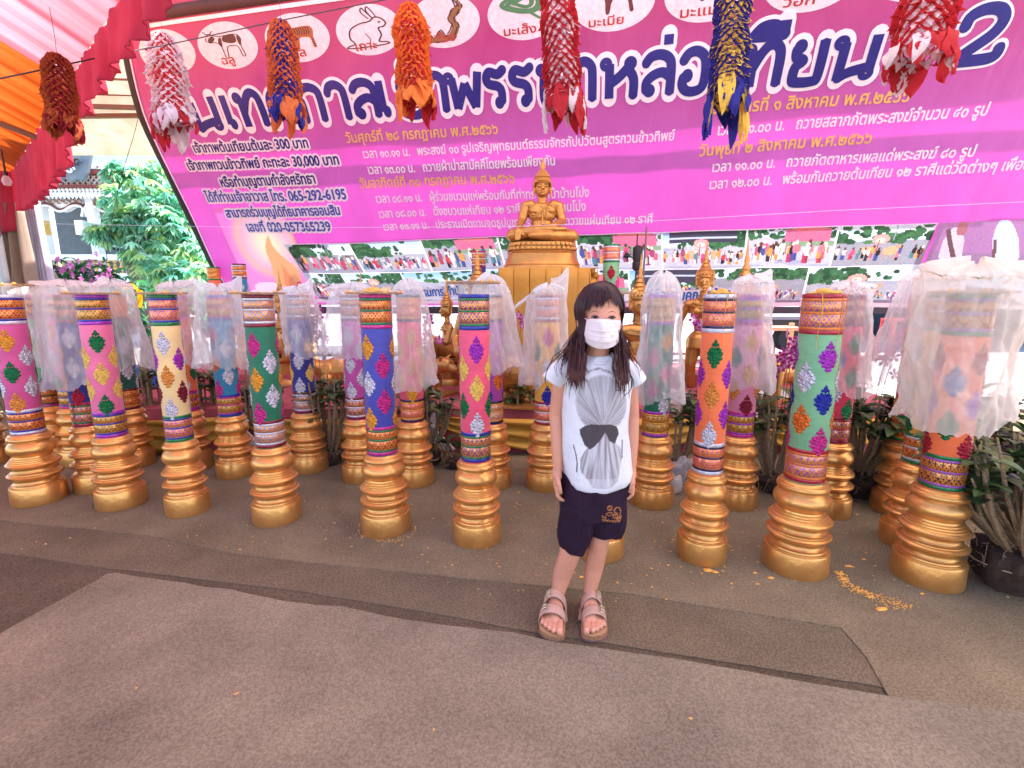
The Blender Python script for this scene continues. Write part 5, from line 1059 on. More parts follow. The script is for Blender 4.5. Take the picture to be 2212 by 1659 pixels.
def motif_mesh(c, big=1.0):
    mb = MB(); s = .122 * big
    petal(mb, 0, -.26 * s, 0, .5 * s, .2 * s); petal(mb, 0, -.3 * s, 0, .22 * s, .34 * s); petal(mb, 0, -.1 * s, 0, .24 * s, .3 * s); petal(mb, 0, .2 * s, 0, .32 * s, .13 * s); petal(mb, 0, -.16 * s, PI, .34 * s, .12 * s); petal(mb, 0, -.34 * s, PI, .16 * s, .2 * s)
    for q in (-1, 1):
        petal(mb, q * .03 * s, -.22 * s, q * 2.2, .2 * s, .13 * s); petal(mb, q * .07 * s, -.16 * s, q * 1.5, .22 * s, .13 * s); petal(mb, q * .09 * s, -.08 * s, q * .95, .24 * s, .14 * s); petal(mb, q * .1 * s, .02 * s, q * .5, .2 * s, .13 * s)
        petal(mb, q * .05 * s, .12 * s, q * .55, .16 * s, .11 * s); petal(mb, q * .03 * s, .28 * s, q * .9, .12 * s, .1 * s); petal(mb, q * .05 * s, -.04 * s, q * .12, .16 * s, .09 * s); petal(mb, q * .02 * s, -.3 * s, q * 2.0, .1 * s, .1 * s)
    return mb.mesh('leaf_motif', foil(c), False)
_mm = {}
def motif(c, big=1.0):
    k = (c, big)
    if k not in _mm: _mm[k] = motif_mesh(c, big)
    return _mm[k]
BASEP = [(0, 0), (.12, 0), (.1215, .006), (.12, .094), (.117, .1), (.113, .101), (.112, .107), (.107, .108), (.105, .114), (.099, .116), (.093, .124), (.0905, .134), (.092, .142), (.1, .148), (.112, .154), (.1185, .162), (.1185, .168), (.114, .173), (.107, .176), (.106, .181), (.1, .183), (.094, .19), (.09, .2), (.091, .208), (.1, .214), (.11, .219), (.116, .226), (.116, .232), (.111, .238), (.105, .241), (.104, .247), (.098, .25), (.097, .256), (.091, .259), (.09, .265), (.084, .269), (.082, .276), (.087, .284), (.096, .294), (.1025, .308), (.103, .32), (.099, .334), (.091, .346), (.083, .353), (.081, .357), (.086, .360), (.0935, .366), (.0955, .374), (.093, .382), (.087, .387), (.0865, .392), (.081, .396), (.078, .401), (.068, .402)]
mb = MB(); mb.lathe(BASEP, 48); BASE_ME = mb.mesh('turned_base', GOLD, True, R(35))
_lm = {}
def band_lathe(z0, z1, r, mat, name, key):
    if key not in _lm:
        mb = MB(); mb.lathe([(r - .004, z0), (r - .0008, z0), (r, z0 + .0012), (r, z1 - .0012), (r - .0008, z1), (r - .004, z1)], 40, cap=False); _lm[key] = mb.mesh(name, mat, True, R(40))
    return _lm[key]
PLATE = film('acrylic_plate', (.56, .42, .33), .62, rough=.25, bs=30); CLEAR = film('clear_sleeve', (.9, .9, .92), .16, rough=.12, bs=25, gloss=.8)
WAX = M('yellow_wax', (232, 162, 66), rough=.5, var=.15, vs=25, bump=.4, bs=60)
mb = MB(); mb.lathe([(.0, -.004), (.118, -.005), (.1235, -.003), (.124, .003), (.121, .005), (.0, .004)], 48, cap=False); PLATE_ME = mb.mesh('drip_plate', PLATE, True, R(40))
mb = MB(); rnd = random.Random(1)
for k in range(30): a = 2 * PI * rnd.random(); mb.ell((.119 * math.cos(a), .119 * math.sin(a), .004 - rnd.random() * .005), (.004 + rnd.random() * .012, .004 + rnd.random() * .006, .002 + rnd.random() ** 3 * .011), nu=7, nv=5)
DRIP_ME = mb.mesh('wax_drips', WAX)
mb = MB(); mb.lathe([(0, 0), (.0705, 0), (.0705, .045), (.069, .046), (.069, .001)], 36, cap=False); SLEEVE_ME = mb.mesh('clear_collar', CLEAR, True, R(40))
mb = MB()
for k in range(26): a = rnd.random() * 6.3; r_ = rnd.random() * .045; mb.ell((r_ * math.cos(a), r_ * math.sin(a), .004 * rnd.random()), (.008 + .016 * rnd.random(), .008 + .016 * rnd.random(), .004 + .018 * rnd.random() ** 2), nu=8, nv=6)
WAXTOP_ME = mb.mesh('wax_cap', WAX)
def candle(label, u, vl, body, rows, band=('blue', 'green'), orn='green', obase='copper', s=1.0, plate=0, sleeve=0, wax=0, rot=0, z=0.0, loc=None, group='decorated candles on golden bases', mat_rows=None, drips=0):
    if loc is None:
        p = ground(u, vl, FLOOR); d = Vector((p.x, p.y, 0)).normalized(); loc = (p.x + d.x * .12 * s, p.y + d.y * .12 * s, FLOOR)
    t = thing('candle_pillar', label, 'candle', loc, 0, group); sc_ = Vector((s, s, 1))
    def add(name, me, zz=0, rz=0, n=None):
        o = mesh_obj(name, me, t, (0, 0, zz)); o.rotation_euler = (0, 0, rz); o.scale = sc_; return o
    add('turned_base', BASE_ME)
    rb = CW
    add('candle_body', band_lathe(.395, 1.168, rb, fab(body), 'candle_body', ('b', body)))
    A, B = band
    for z0, z1 in ((.405, .545), (1.012, 1.168)):
        H = z1 - z0; seq = [(0, .11, 's', A), (.11, .18, 's', B), (.18, .50, 'o', 0), (.50, .56, 's', B), (.56, .82, 'o', 1), (.82, .89, 's', B), (.89, 1, 's', A)]
        for f0, f1, k, c in seq:
            a, b = z0 + H * f0 + .0004, z0 + H * f1 - .0004
            if k == 's': add('ribbon', band_lathe(a, b, rb + .0022, ribbon(c), 'ribbon', ('s', round(a, 4), c)))
            else: add('brocade_band', band_lathe(a, b, rb + .0016, ornate(orn, c, obase), 'brocade_band', ('o', round(a, 4), orn, c, obase)))
    nr = len(rows)
    for i, c in enumerate(rows):
        zz = .975 - (i + .22) * (.43 / (nr - .0)) - .03
        for k in range(3):
            cc = c if isinstance(c, str) else c[k % len(c)]
            add('leaf_motif', motif(cc), zz, R(rot) + 2 * PI / 3 * k + (PI / 3) * (i % 2))
    if sleeve: add('clear_collar', SLEEVE_ME, 1.168)
    top = 1.168 + (.045 if sleeve else 0)
    if plate: o = add('drip_plate', PLATE_ME, top + .006); o2 = add('wax_drips', DRIP_ME, top + .006, rot)
    if wax: add('wax_cap', WAXTOP_ME, top + (.012 if plate else .002), rot)
    if drips:
        mb = MB(); rnd = random.Random(int(rot) + 5)
        for k in range(drips):
            a = -PI / 2 + rnd.gauss(.2, .7); zt_ = 1.17; L_ = .04 + rnd.random() ** 3 * .34; pts = []; ph = rnd.random() * 6
            for q in range(8): zz = zt_ - L_ * q / 7; pts.append(((rb + .004) * math.cos(a + .05 * math.sin(q * .9 + ph)), (rb + .004) * math.sin(a + .05 * math.sin(q * .9 + ph)), zz))
            mb.tube(pts, [.0012 - .0001 * q for q in range(7)] + [.0016], 5)
        o = mb.build('wax_run', WAX, t); o.scale = sc_
    return t
T = {}
T['A'] = candle('rose pink candle with silver and green motifs and a plate at far left of the front row', 91, 1092, 'rose', ['gold', 'silver', 'green', 'silver', 'copper'], ('silver', 'blue'), 'red', s=1.03, plate=1, sleeve=1, rot=25)
T['B'] = candle('bubblegum pink candle with plain gold and green motifs, second from left in front', 267, 1102, 'pink', ['green', 'yellow', 'yellow', 'yellow', 'green'], ('purple', 'blue'), 'green', s=.99, plate=1, rot=35)
T['C'] = candle('cream candle with silver, magenta, copper and wine red motifs', 410, 1117, 'cream', ['silver', 'purple', 'copper', 'wine', 'silver'], ('green', 'blue'), 'purple', s=.89, plate=1, rot=15)
T['D'] = candle('emerald green candle with magenta, gold and silver motifs in the front row', 602, 1138, 'green', ['magenta', 'silver', 'gold', 'silver', 'magenta'], ('wine', 'silver'), 'lightblue', s=1.0, plate=1, rot=-8)
T['E'] = candle('ultramarine candle with gold, pink and silver motifs and wax on its plate', 836, 1164, 'ultramarine', ['gold', 'magenta', 'silver', 'magenta', 'gold'], ('magenta', 'green'), 'red', s=1.02, plate=1, wax=1, rot=-28)
T['F'] = candle('coral pink candle with clear collar and round plate left of the girl', 1031, 1187, 'coral', ['purple', 'yellow', 'yellow', 'green', 'silver'], ('blue', 'green'), 'blue', s=.97, plate=1, sleeve=1, rot=12)
T['G'] = candle('candle standing directly behind the girl, its golden base between her legs', 1293, 1218, 'red', ['gold', 'silver', 'gold', 'silver', 'gold'], ('green', 'blue'), 'green', s=.93, plate=1, rot=0)
T['H'] = candle('bright orange candle with wax runs, first to the right of the girl in the front row', 1512, 1225, 'orange', ['green', 'purple', 'copper', 'purple', 'silver'], ('silver', 'navy'), 'pink', s=.88, wax=1, rot=-26, drips=7)
T['I'] = candle('sage green candle with magenta, blue and orange motifs in the front row', 1712, 1252, 'sage', ['purple', 'silver', 'blue', 'orange', 'magenta'], ('red', 'orange'), 'violet', s=1.06, wax=1, rot=0, drips=4)
T['J'] = candle('orange candle under a large wax stained plastic bag at far right of the front row', 1995, 1273, 'orange', ['red', 'blue', 'purple', 'green', 'red'], ('green', 'violet'), 'navy', s=1.02, plate=1, rot=10, drips=5)
# second row and further
T['a'] = candle('half seen candle at the very left edge behind the rose pink one', -18, 1006, 'yellow', ['silver', 'green', 'silver', 'green', 'silver'], ('violet', 'blue'), 'green', rot=5)
T['a2'] = candle('bagged sage green candle close behind the rose pink one', 128, 1002, 'sage', ['silver', 'gold', 'silver', 'magenta', 'blue'], ('magenta', 'black'), 'wine', rot=50)
T['b'] = candle('pink candle with green and silver motifs in the third line, left of the pink front one', 180, 1007, 'pink', ['gold', 'green', 'silver', 'gold', 'green'], ('magenta', 'blue'), 'green', rot=-12)
T['b2'] = candle('violet blue candle squeezed behind the bubblegum pink one', 213, 1065, 'navy', ['silver', 'gold', 'silver', 'gold', 'red'], ('red', 'green'), 'blue', s=.95, rot=20)
T['c'] = candle('dark green candle with silver pink motifs right behind the bubblegum pink one', 296, 1012, 'darkgreen', ['silver', 'silver', 'magenta', 'silver', 'silver'], ('wine', 'gold'), 'red', rot=0)
T['d'] = candle('coral orange candle half hidden behind the cream one', 424, 1019, 'orange', ['silver', 'gold', 'silver', 'green', 'silver'], ('magenta', 'purple'), 'wine', s=.92, rot=30)
T['e'] = candle('sky blue candle in a plastic bag between the cream and emerald ones', 513, 1035, 'blue', ['magenta', 'silver', 'orange', 'silver', 'magenta'], ('blue', 'magenta'), 'green', rot=-20, s=.97)
T['f'] = candle('navy candle with silver motifs in a plastic bag right of the emerald one', 671, 1025, 'navy', ['silver', 'yellow', 'silver', 'yellow', 'silver'], ('wine', 'silver'), 'lightblue', rot=5)
T['g'] = candle('magenta candle with silver motifs in a bag left of the ultramarine one', 783, 1046, 'magenta', ['silver', 'silver', 'silver', 'silver', 'silver'], ('wine', 'silver'), 'blue', rot=-12)
T['h'] = candle('hot pink candle with gold motifs in a bag right of the ultramarine one', 897, 1056, 'coral', ['gold', 'yellow', 'gold', 'yellow', 'gold'], ('navy', 'gold'), 'pink', rot=15)
T['i'] = candle('purple candle in a torn bag close behind the coral pink one', 1063, 1062, 'purple', ['gold', 'magenta', 'orange', 'orange', 'blue'], ('navy', 'gold'), 'silver', rot=-20)
T['j'] = candle('yellow candle with a blue motif in a tall bag just left of the girl', 1178, 1065, 'yellow', ['pink', 'green', 'silver', 'silver', 'blue'], ('red', 'silver'), 'pink', s=1.0, rot=0)
T['k'] = candle('bagged green candle with pink and gold motifs just right of the girl', 1405, 1103, 'green', ['gold', 'magenta', 'pink', 'magenta', 'silver'], ('purple', 'gold'), 'green', rot=20)
T['l'] = candle('pale pink candle in a bag behind the bright orange one', 1582, 1104, 'palepink', ['gold', 'green', 'gold', 'copper', 'wine'], ('magenta', 'purple'), 'green', rot=-5)
T['m'] = candle('crimson candle in a bag behind the sage green one', 1778, 1121, 'red', ['green', 'blue', 'green', 'silver', 'green'], ('wine', 'red'), 'blue', rot=10)
T['n'] = candle('wine red candle furthest back behind the large bag at right', 1932, 1118, 'red', ['gold', 'silver', 'gold', 'silver', 'gold'], ('green', 'gold'), 'red', rot=12)
T['o'] = candle('yellow candle with green motifs directly behind the far right orange one', 1956, 1192, 'yellow', ['green', 'red', 'green', 'red', 'green'], ('green', 'silver'), 'wine', s=.95, rot=12)
def onstage(label, u, vt, y, z, body, rows, band, orn, rot=0):
    p = at_y(u, vt, y); candle(label, 0, 0, body, rows, band, orn, loc=(p.x, y, z), rot=rot, group='candles standing on the stage')
def stage_c(label, u, vt, z, *a, **k):     # find the distance at which a candle of this height shows its top at vt
    h = z + 1.168; r = ray(u, vt); t = (h - CAM.z) / r.z; p = CAM + r * t; candle(label, 0, 0, *a, loc=(p.x, p.y, z), group='candles standing on the stage', **k)
stage_c('stage candle with orange body whose top shows left of the banner foot', 460, 577, .35, 'orange', ['green', 'gold', 'green', 'gold', 'green'], ('green', 'gold'), 'copper')
stage_c('blue stage candle rising over the foot of the banner at left', 515, 570, .35, 'blue', [('silver', 'red'), 'yellow', 'silver', 'gold', 'silver'], ('wine', 'silver'), 'red', rot=30)
stage_c('pink stage candle rising over the candle picture', 577, 581, .35, 'palepink', ['wine', 'gold', 'wine', 'gold', 'wine'], ('green', 'silver'), 'navy', rot=0)
stage_c('red stage candle rising over the photo strip at left', 651, 577, .35, 'red', ['silver', 'gold', 'silver', 'gold', 'silver'], ('green', 'red'), 'green', rot=40)
stage_c('navy stage candle left of the altar behind the glass plate', 1034, 543, .45, 'navy', ['magenta', 'gold', 'magenta', 'gold', 'magenta'], ('red', 'silver'), 'navy', rot=20)
stage_c('sage green stage candle right of the altar with red motifs', 1322, 528, .45, 'sage', ['red', 'pink', 'red', 'pink', 'red'], ('green', 'silver'), 'pink', rot=-10)
# ================================================================ plastic bags pulled over the candles
BAGM = film('cloudy_plastic', (.99, .95, .94), .38, rough=.34, bump=.35, bs=30, gloss=.45)
BAGY = film('stained_plastic', (.95, .86, .76), .46, rough=.35, bump=.8, bs=14)
def bag(key, label, zt_, zb, rbot, dx=0, dy=0, peak=.02, pdx=0, sx=1.0, sy=.85, rot=0, seed=0, m=None, ears=(), rtop=.095):
    c = T[key]; o0 = c.location
    def fn(a, h):
        th = 2 * PI * a; capz = 0
        if h < .14: k = 1 - h / .14; rs = max(.02, (1 - k ** 2.2)) ** .5; hh = 0.0
        else: k = 0; rs = 1; hh = (h - .14) / .86
        z = zt_ + (zb - zt_) * hh - .012 * (1 - k) * (h < .14)
        r = (rtop + (rbot - rtop) * hh ** .8) * rs
        n1 = N3(math.cos(th) * 1.3 + seed * 3.1, math.sin(th) * 1.3, hh * 1.7); n2 = N3(math.cos(th) * 4 + seed, math.sin(th) * 4 + 3, hh * 5); n3 = N3(math.cos(th) * 9 + seed, math.sin(th) * 9, hh * 14)
        r *= 1 + (.10 * math.sin(th * 4 + seed + 1.5 * hh) * hh + .05 * math.sin(th * 9 + seed * 2 - 4 * hh + 3 * n1) + .42 * n1 * (.4 + .6 * hh) + .10 * n2 + .05 * n3) * (1 - k)
        x, y = r * math.cos(th) * sx, r * math.sin(th) * sy
        x += dx * hh; y += dy * hh
        z += peak * k ** 1.2 * (1 + .3 * n1) + .03 * n2 * k + .012 * n3; x += pdx * k
        for ea, ez, er in ears:
            dth = (th - ea + PI) % (2 * PI) - PI; g = math.exp(-(dth / .42) ** 2) * math.exp(-((h - .10) / .075) ** 2); z += ez * g; x += er * g * math.cos(ea); y += er * g * math.sin(ea)
        if h >= .1:
            d = math.hypot(x, y); mn = CW * 1.06 + .006
            if d < mn and d > 1e-4: x *= mn / d; y *= mn / d
        if h > .9: z += (h - .9) * 10 * (.02 * math.sin(th * 2 + seed) + .012 * math.sin(th * 5 + seed * 2) + .01 * n3)
        return Vector((x, y, z))
    mb = MB(); mb.grid(fn, 120, 64, closed=True)
    o = mb.build('plastic_bag', m or BAGM, angle=None); o.location = o0; tag(o, label, 'plastic bag', 'plastic bags over the candles'); return o
bag('a2', 'plastic bag trailing to the right behind the rose pink candle at far left', 1.19, .70, .13, dx=.03, seed=1, sx=1.1)
bag('b2', 'plastic bag over the candle between the rose and bubblegum pink ones', 1.22, .64, .15, dx=-.04, seed=2, sx=1.15, rtop=.13, ears=((PI, .03, .06),))
bag('c', 'plastic bag on the dark green candle right of the bubblegum pink one', 1.23, .68, .14, dx=.06, seed=3, rtop=.11, ears=((2.6, .07, .0),))
bag('d', 'plastic bag on the coral orange candle beside the cream one', 1.22, .70, .13, dx=.03, seed=4, rtop=.1, ears=((.3, .05, .03),))
bag('e', 'plastic bag with a drooping peak over the sky blue candle', 1.20, .72, .145, dx=-.01, seed=5, sx=1.05, rtop=.115, ears=((PI, .07, .02), (.2, .09, .02)))
bag('f', 'plastic bag over the navy candle, its lower edge swept right', 1.19, .78, .13, dx=.04, seed=6, ears=((.2, .09, .0),))
bag('g', 'plastic bag over the magenta candle left of the ultramarine one', 1.21, .80, .13, dx=-.03, seed=7, sx=1.1, rtop=.105, ears=((PI, -.01, .06),))
bag('h', 'long creased plastic bag over the hot pink candle', 1.20, .62, .15, dx=.01, peak=.05, seed=8, rtop=.088)
bag('i', 'torn plastic bag bulging out behind the coral pink candle', 1.22, .73, .14, dx=.03, peak=.06, seed=9)
bag('j', 'plastic bag with a pointed ear over the yellow candle left of the girl', 1.19, .66, .12, dx=-.02, peak=.03, seed=10, sx=1.1, ears=((.1, .13, .01), (PI, -.14, .13)))
bag('k', 'peaked plastic bag over the green candle right of the girl', 1.18, .60, .155, dx=.02, peak=.10, seed=11, rtop=.09)
bag('l', 'plastic bag hanging over the pale pink candle behind the orange one', 1.23, .66, .125, dx=.05, peak=.03, seed=12, ears=((.3, .07, .02),))
bag('m', 'plastic bag on the crimson candle behind the sage green one', 1.20, .66, .12, dx=.03, peak=.02, seed=13, ears=((.2, .02, .05),))
bag('n', 'plastic bag on the rearmost candle left of the large stained bag', 1.24, .70, .15, dx=-.07, peak=.05, seed=14, sx=1.1, rtop=.12)
bag('J', 'very large plastic bag stained with yellow wax over the far right candle', 1.23, .67, .165, dx=-.03, peak=.05, seed=15, sx=1.12, sy=.9, m=BAGY, rtop=.155, ears=((.2, .05, .07), (PI, .04, .04)))
# ================================================================ orchids, paper garlands, litter
DLEAF = [srgb(66, 84, 48)[:3], srgb(82, 102, 56)[:3], srgb(52, 68, 42)[:3], srgb(104, 114, 68)[:3]]
LFM = vcol_mat('orchid_leaf', .45, .35, trans=.06, bs=20); CANE = M('orchid_cane', (150, 122, 92), rough=.8, var=.35, vs=25, bump=.5, bs=60, stretch=(1, 1, 4)); SOIL = M('coir_root', (66, 46, 36), rough=1, var=.4, vs=30, bump=1, bs=50)
PETM = vcol_mat('orchid_petal', .5, .3, trans=.35, bs=20); STEM = M('flower_stem', (92, 100, 56), rough=.6); STR = M('raffia_tape', (214, 178, 160), rough=.7)
def bleaf(mb, p, d, L, w, col):
    d = d.normalized(); s_ = d.cross(Vector((0, 0, 1))); s_ = s_.normalized() if s_.length > .05 else Vector((1, 0, 0)); n = s_.cross(d); vs = []; K = 6
    for i in range(K + 1):
        t = i / K; q = p + d * L * t + Vector((0, 0, -L * .45 * t * t)); ww_ = w * .5 * math.sin(PI * min(1, t * .93 + .07)) ** .8
        vs += [q - s_ * ww_ + n * ww_ * .35, q, q + s_ * ww_ + n * ww_ * .35]
    fs = []
    for i in range(K): a = 3 * i; fs += [(a, a + 1, a + 4, a + 3), (a + 1, a + 2, a + 5, a + 4)]
    mb.add(vs, fs); mb.c += [col] * len(fs)
def flower(mb, c, s, rnd, face):
    f = face.normalized(); a0 = rnd.random(); ax = f.orthogonal().normalized(); ay = f.cross(ax)
    for k in range(5):
        a = a0 + 2 * PI * k / 5; d = (ax * math.cos(a) + ay * math.sin(a)) ; w = s * .55; sd = f.cross(d); m1 = c + d * s * .55; e = c + d * s + f * s * .12
        col = srgb(176, 36, 140)[:3]; col2 = srgb(222, 160, 210)[:3]
        mb.add([c, m1 + sd * w * .5, e, m1 - sd * w * .5, c + d * s * .35 + f * s * .05], [(0, 1, 4), (4, 1, 2), (4, 2, 3), (0, 4, 3)]); mb.c += [col2, col, col, col2]
    mb.add([c + f * s * .1, c + f * s * .35 + ax * s * .2, c + f * s * .2 - ay * s * .35, c + f * s * .35 - ax * s * .2], [(0, 1, 2), (0, 2, 3)]); mb.c += [srgb(150, 20, 110)[:3]] * 2
def orchid(label, x, y, h, nc, seed, pot=.11, fl=(), spread=.12, z=FLOOR, leafL=.13, band=False, lean=0):
    pot *= .85; t = thing('orchid_plant', label, 'orchid', (x, y, z), 0, 'potted orchids among the candles'); rnd = random.Random(seed)
    mb = MB(); mb.lathe([(pot * .75, 0), (pot * .95, pot * .3), (pot * 1.05, pot * .75), (pot * .95, pot * .95), (pot * .5, pot * 1.05), (.01, pot * 1.08)], 36)
    mb.v = [(a * k, b * k, c) for (a, b, c) in mb.v for k in [1 + .35 * N3(a * 14, b * 14, c * 14 + seed) + .25 * N3(a * 40, b * 40, c * 40 + seed)]]; mb.build('root_ball', SOIL, t)
    mb = MB()
    for k in range(110): a = rnd.random() * 6.28; r_ = pot * (.6 + .5 * rnd.random()); p = Vector((r_ * math.cos(a), r_ * math.sin(a), pot * (.3 + .8 * rnd.random()))); q = p + Vector((rnd.gauss(0, .03), rnd.gauss(0, .03), rnd.gauss(.0, .03))); mb.tube([p, p.lerp(q, .5) + Vector((0, 0, .01)), q], .0016, 4)
    mb.build('roots', CANE, t)['kind'] = 'stuff'
    lf = MB(); tips = []
    nc = int(nc * 1.4)
    for k in range(nc):
        a = rnd.random() * 6.28; r0 = pot * .6 * rnd.random() ** .5; hh = h * (.68 + .36 * rnd.random()); b = Vector((r0 * math.cos(a), r0 * math.sin(a), pot)); e = Vector((b.x + math.cos(a) * spread * (.3 + rnd.random()) + lean * hh, b.y + math.sin(a) * spread * (.3 + rnd.random()), hh)); mid = b.lerp(e, .5) + Vector((math.cos(a) * .03, math.sin(a) * .03, 0)); mb = MB(); rd = .0065 + .005 * rnd.random()
        pts = [b, b.lerp(mid, .5) + Vector((rnd.gauss(0, .006), 0, 0)), mid, mid.lerp(e, .5), e]; mb.tube(pts, [rd * .8, rd, rd * 1.05, rd * .9, rd * .5], 6); mb.build('cane', CANE, t); tips.append(e)
        if rnd.random() < .82:
            for q in range(rnd.randint(3, 6)): aa = rnd.random() * 6.28; pp = mid.lerp(e, .45 + .6 * q / 6); bleaf(lf, pp, Vector((math.cos(aa), math.sin(aa), .4 + .6 * rnd.random())), leafL * (.7 + .5 * rnd.random()), (.05 + .02 * rnd.random()) * (leafL / .14) ** .5, rnd.choice(DLEAF))
    lf.build('leaves', LFM, t, smooth=False)['kind'] = 'stuff'
    for (fx, fz, n) in fl:
        mb = MB(); e = Vector((fx, -.03, fz)); b = Vector((fx * .3, 0, h * .6)); m_ = b.lerp(e, .6) + Vector((-.02, 0, .05)); pts = [Vector((*q,)) for q in cr([tuple(b), tuple(m_), tuple(e)], 5)]; mb.tube(pts, .0022, 5); mb.build('flower_stem', STEM, t)
        fm = MB()
        for q in range(n): c = e + Vector((rnd.gauss(0, .03), rnd.gauss(0, .025), -.025 * q + .02)); flower(fm, c, .037 + .008 * rnd.random(), rnd, Vector((rnd.gauss(0, .5), -1, rnd.gauss(0, .3))))
        fm.build('flowers', PETM, t, smooth=False)['kind'] = 'stuff'
    if band: mb = MB(); mb.tube([(pot * 1.07 * math.cos(a), pot * 1.07 * math.sin(a), pot * .62 + .01 * math.sin(a * 2)) for a in [2 * PI * k / 26 for k in range(27)]], .004, 5, flat=.5); mb.build('tape_band', STR, t)
    return t
def og(u, v): p = ground(u, v, FLOOR); return p.x, p.y
orchid('tangled orchid between the rose and bubblegum pink candles at left', *og(148, 968), .62, 16, 1, spread=.1)
orchid('orchid with magenta flowers at far left behind the rose candle', *og(60, 950), .7, 10, 2, fl=((.06, 1.02, 6),))
orchid('orchid clump in front of the blue crate left of the cream candle', *og(338, 962), .66, 18, 3, spread=.08, fl=((-.05, .95, 4),))
orchid('orchid clump between the cream and sky blue candles', *og(448, 968), .6, 18, 4, spread=.07)
orchid('orchid with leaves beside the emerald candle', *og(572, 975), .66, 14, 5, spread=.09, fl=((-.02, .98, 5),))
orchid('orchid with a tall spray of magenta blooms between the navy and magenta candles', *og(712, 1000), .62, 20, 6, fl=((.0, 1.06, 9), (-.04, .98, 6)), spread=.12)
orchid('orchid tied with pale tape left of the coral pink candle', *og(925, 1000), .6, 16, 7, fl=((.03, 1.0, 9), (-.02, .92, 4)), spread=.13, band=True)
orchid('small bare orchid root ball beside the coral pink candle', *og(985, 1008), .22, 3, 8, pot=.075, spread=.04)
orchid('orchid with a few magenta blooms between the yellow candle and the altar', *og(1122, 960), .5, 7, 9, fl=((.02, 1.0, 4),))
orchid('sparse orchid right of the bagged green candle', *og(1462, 1025), .58, 8, 10, spread=.05, fl=((.06, 1.0, 3),))
orchid('leafy orchid clump between the orange and sage green candles', *og(1668, 1058), .64, 18, 11, spread=.1, fl=((.06, .93, 6), (-.03, .82, 7), (.03, .86, 5)), pot=.12)
orchid('wide dense orchid clump right of the sage green candle', *og(1850, 1065), .60, 34, 12, spread=.16, fl=((.08, .88, 8), (.14, .96, 6), (-.06, .84, 5)), pot=.16, leafL=.17)
orchid('dark orchid clump behind the far right candle', *og(1990, 1060), .58, 22, 13, spread=.14, pot=.15, leafL=.16)
orchid('big tangled orchid in a dark basket bound with tape at the right edge', *og(2200, 1262), .62, 64, 14, spread=.22, pot=.18, leafL=.135, band=True, lean=-.05)
orchid('orchid behind the right edge clump beneath the banner corner', *og(2160, 1090), .66, 24, 15, spread=.18, pot=.16, leafL=.18)
# blue crate glimpsed at left
cb = thing('blue_crate', 'blue plastic crate behind the orchids left of the cream candle', 'crate', (*og(318, 905), 0)); CBM = M('crate_blue', (40, 92, 214), rough=.4)
for z in (.1, .2, .3, .4, .5): mb = MB(); mb.box((0, 0, z), (.5, .3, .035)); mb.build('slat', CBM, cb, smooth=False)
for x in (-.24, -.08, .08, .24): mb = MB(); mb.box((x, -.13, .27), (.03, .03, .54)); mb.build('upright', CBM, cb, smooth=False)
# crumpled bags on the floor
def crumple(label, u, v, s, seed, z=FLOOR):
    p = ground(u, v, z); mb = MB(); mb.ell((0, 0, s * .8), (s, s * .8, s), nu=40, nv=26)
    mb.v = [tuple(Vector(q) * (1 + .35 * N3(q[0] * 9 / s * .2 + seed, q[1] * 9, q[2] * 9) + .12 * N3(q[0] * 40, q[1] * 40 + seed, q[2] * 40))) for q in mb.v]; mb.v = [(a, b, max(c, .003)) for a, b, c in mb.v]
    o = mb.build('crumpled_bag', film('bag_film', (.82, .78, .76), .55, bs=20), angle=None); o.location = p; tag(o, label, 'plastic bag')
crumple('crumpled clear bag on the carpet beside the bagged green candle base', 1470, 1040, .085, 3); crumple('white knotted bag on the stage between the green and orange candles', 1462, 888, .09, 5, .35)
crumple('small flattened clear bag lying next to the golden base right of the girl', 1452, 1062, .06, 9)
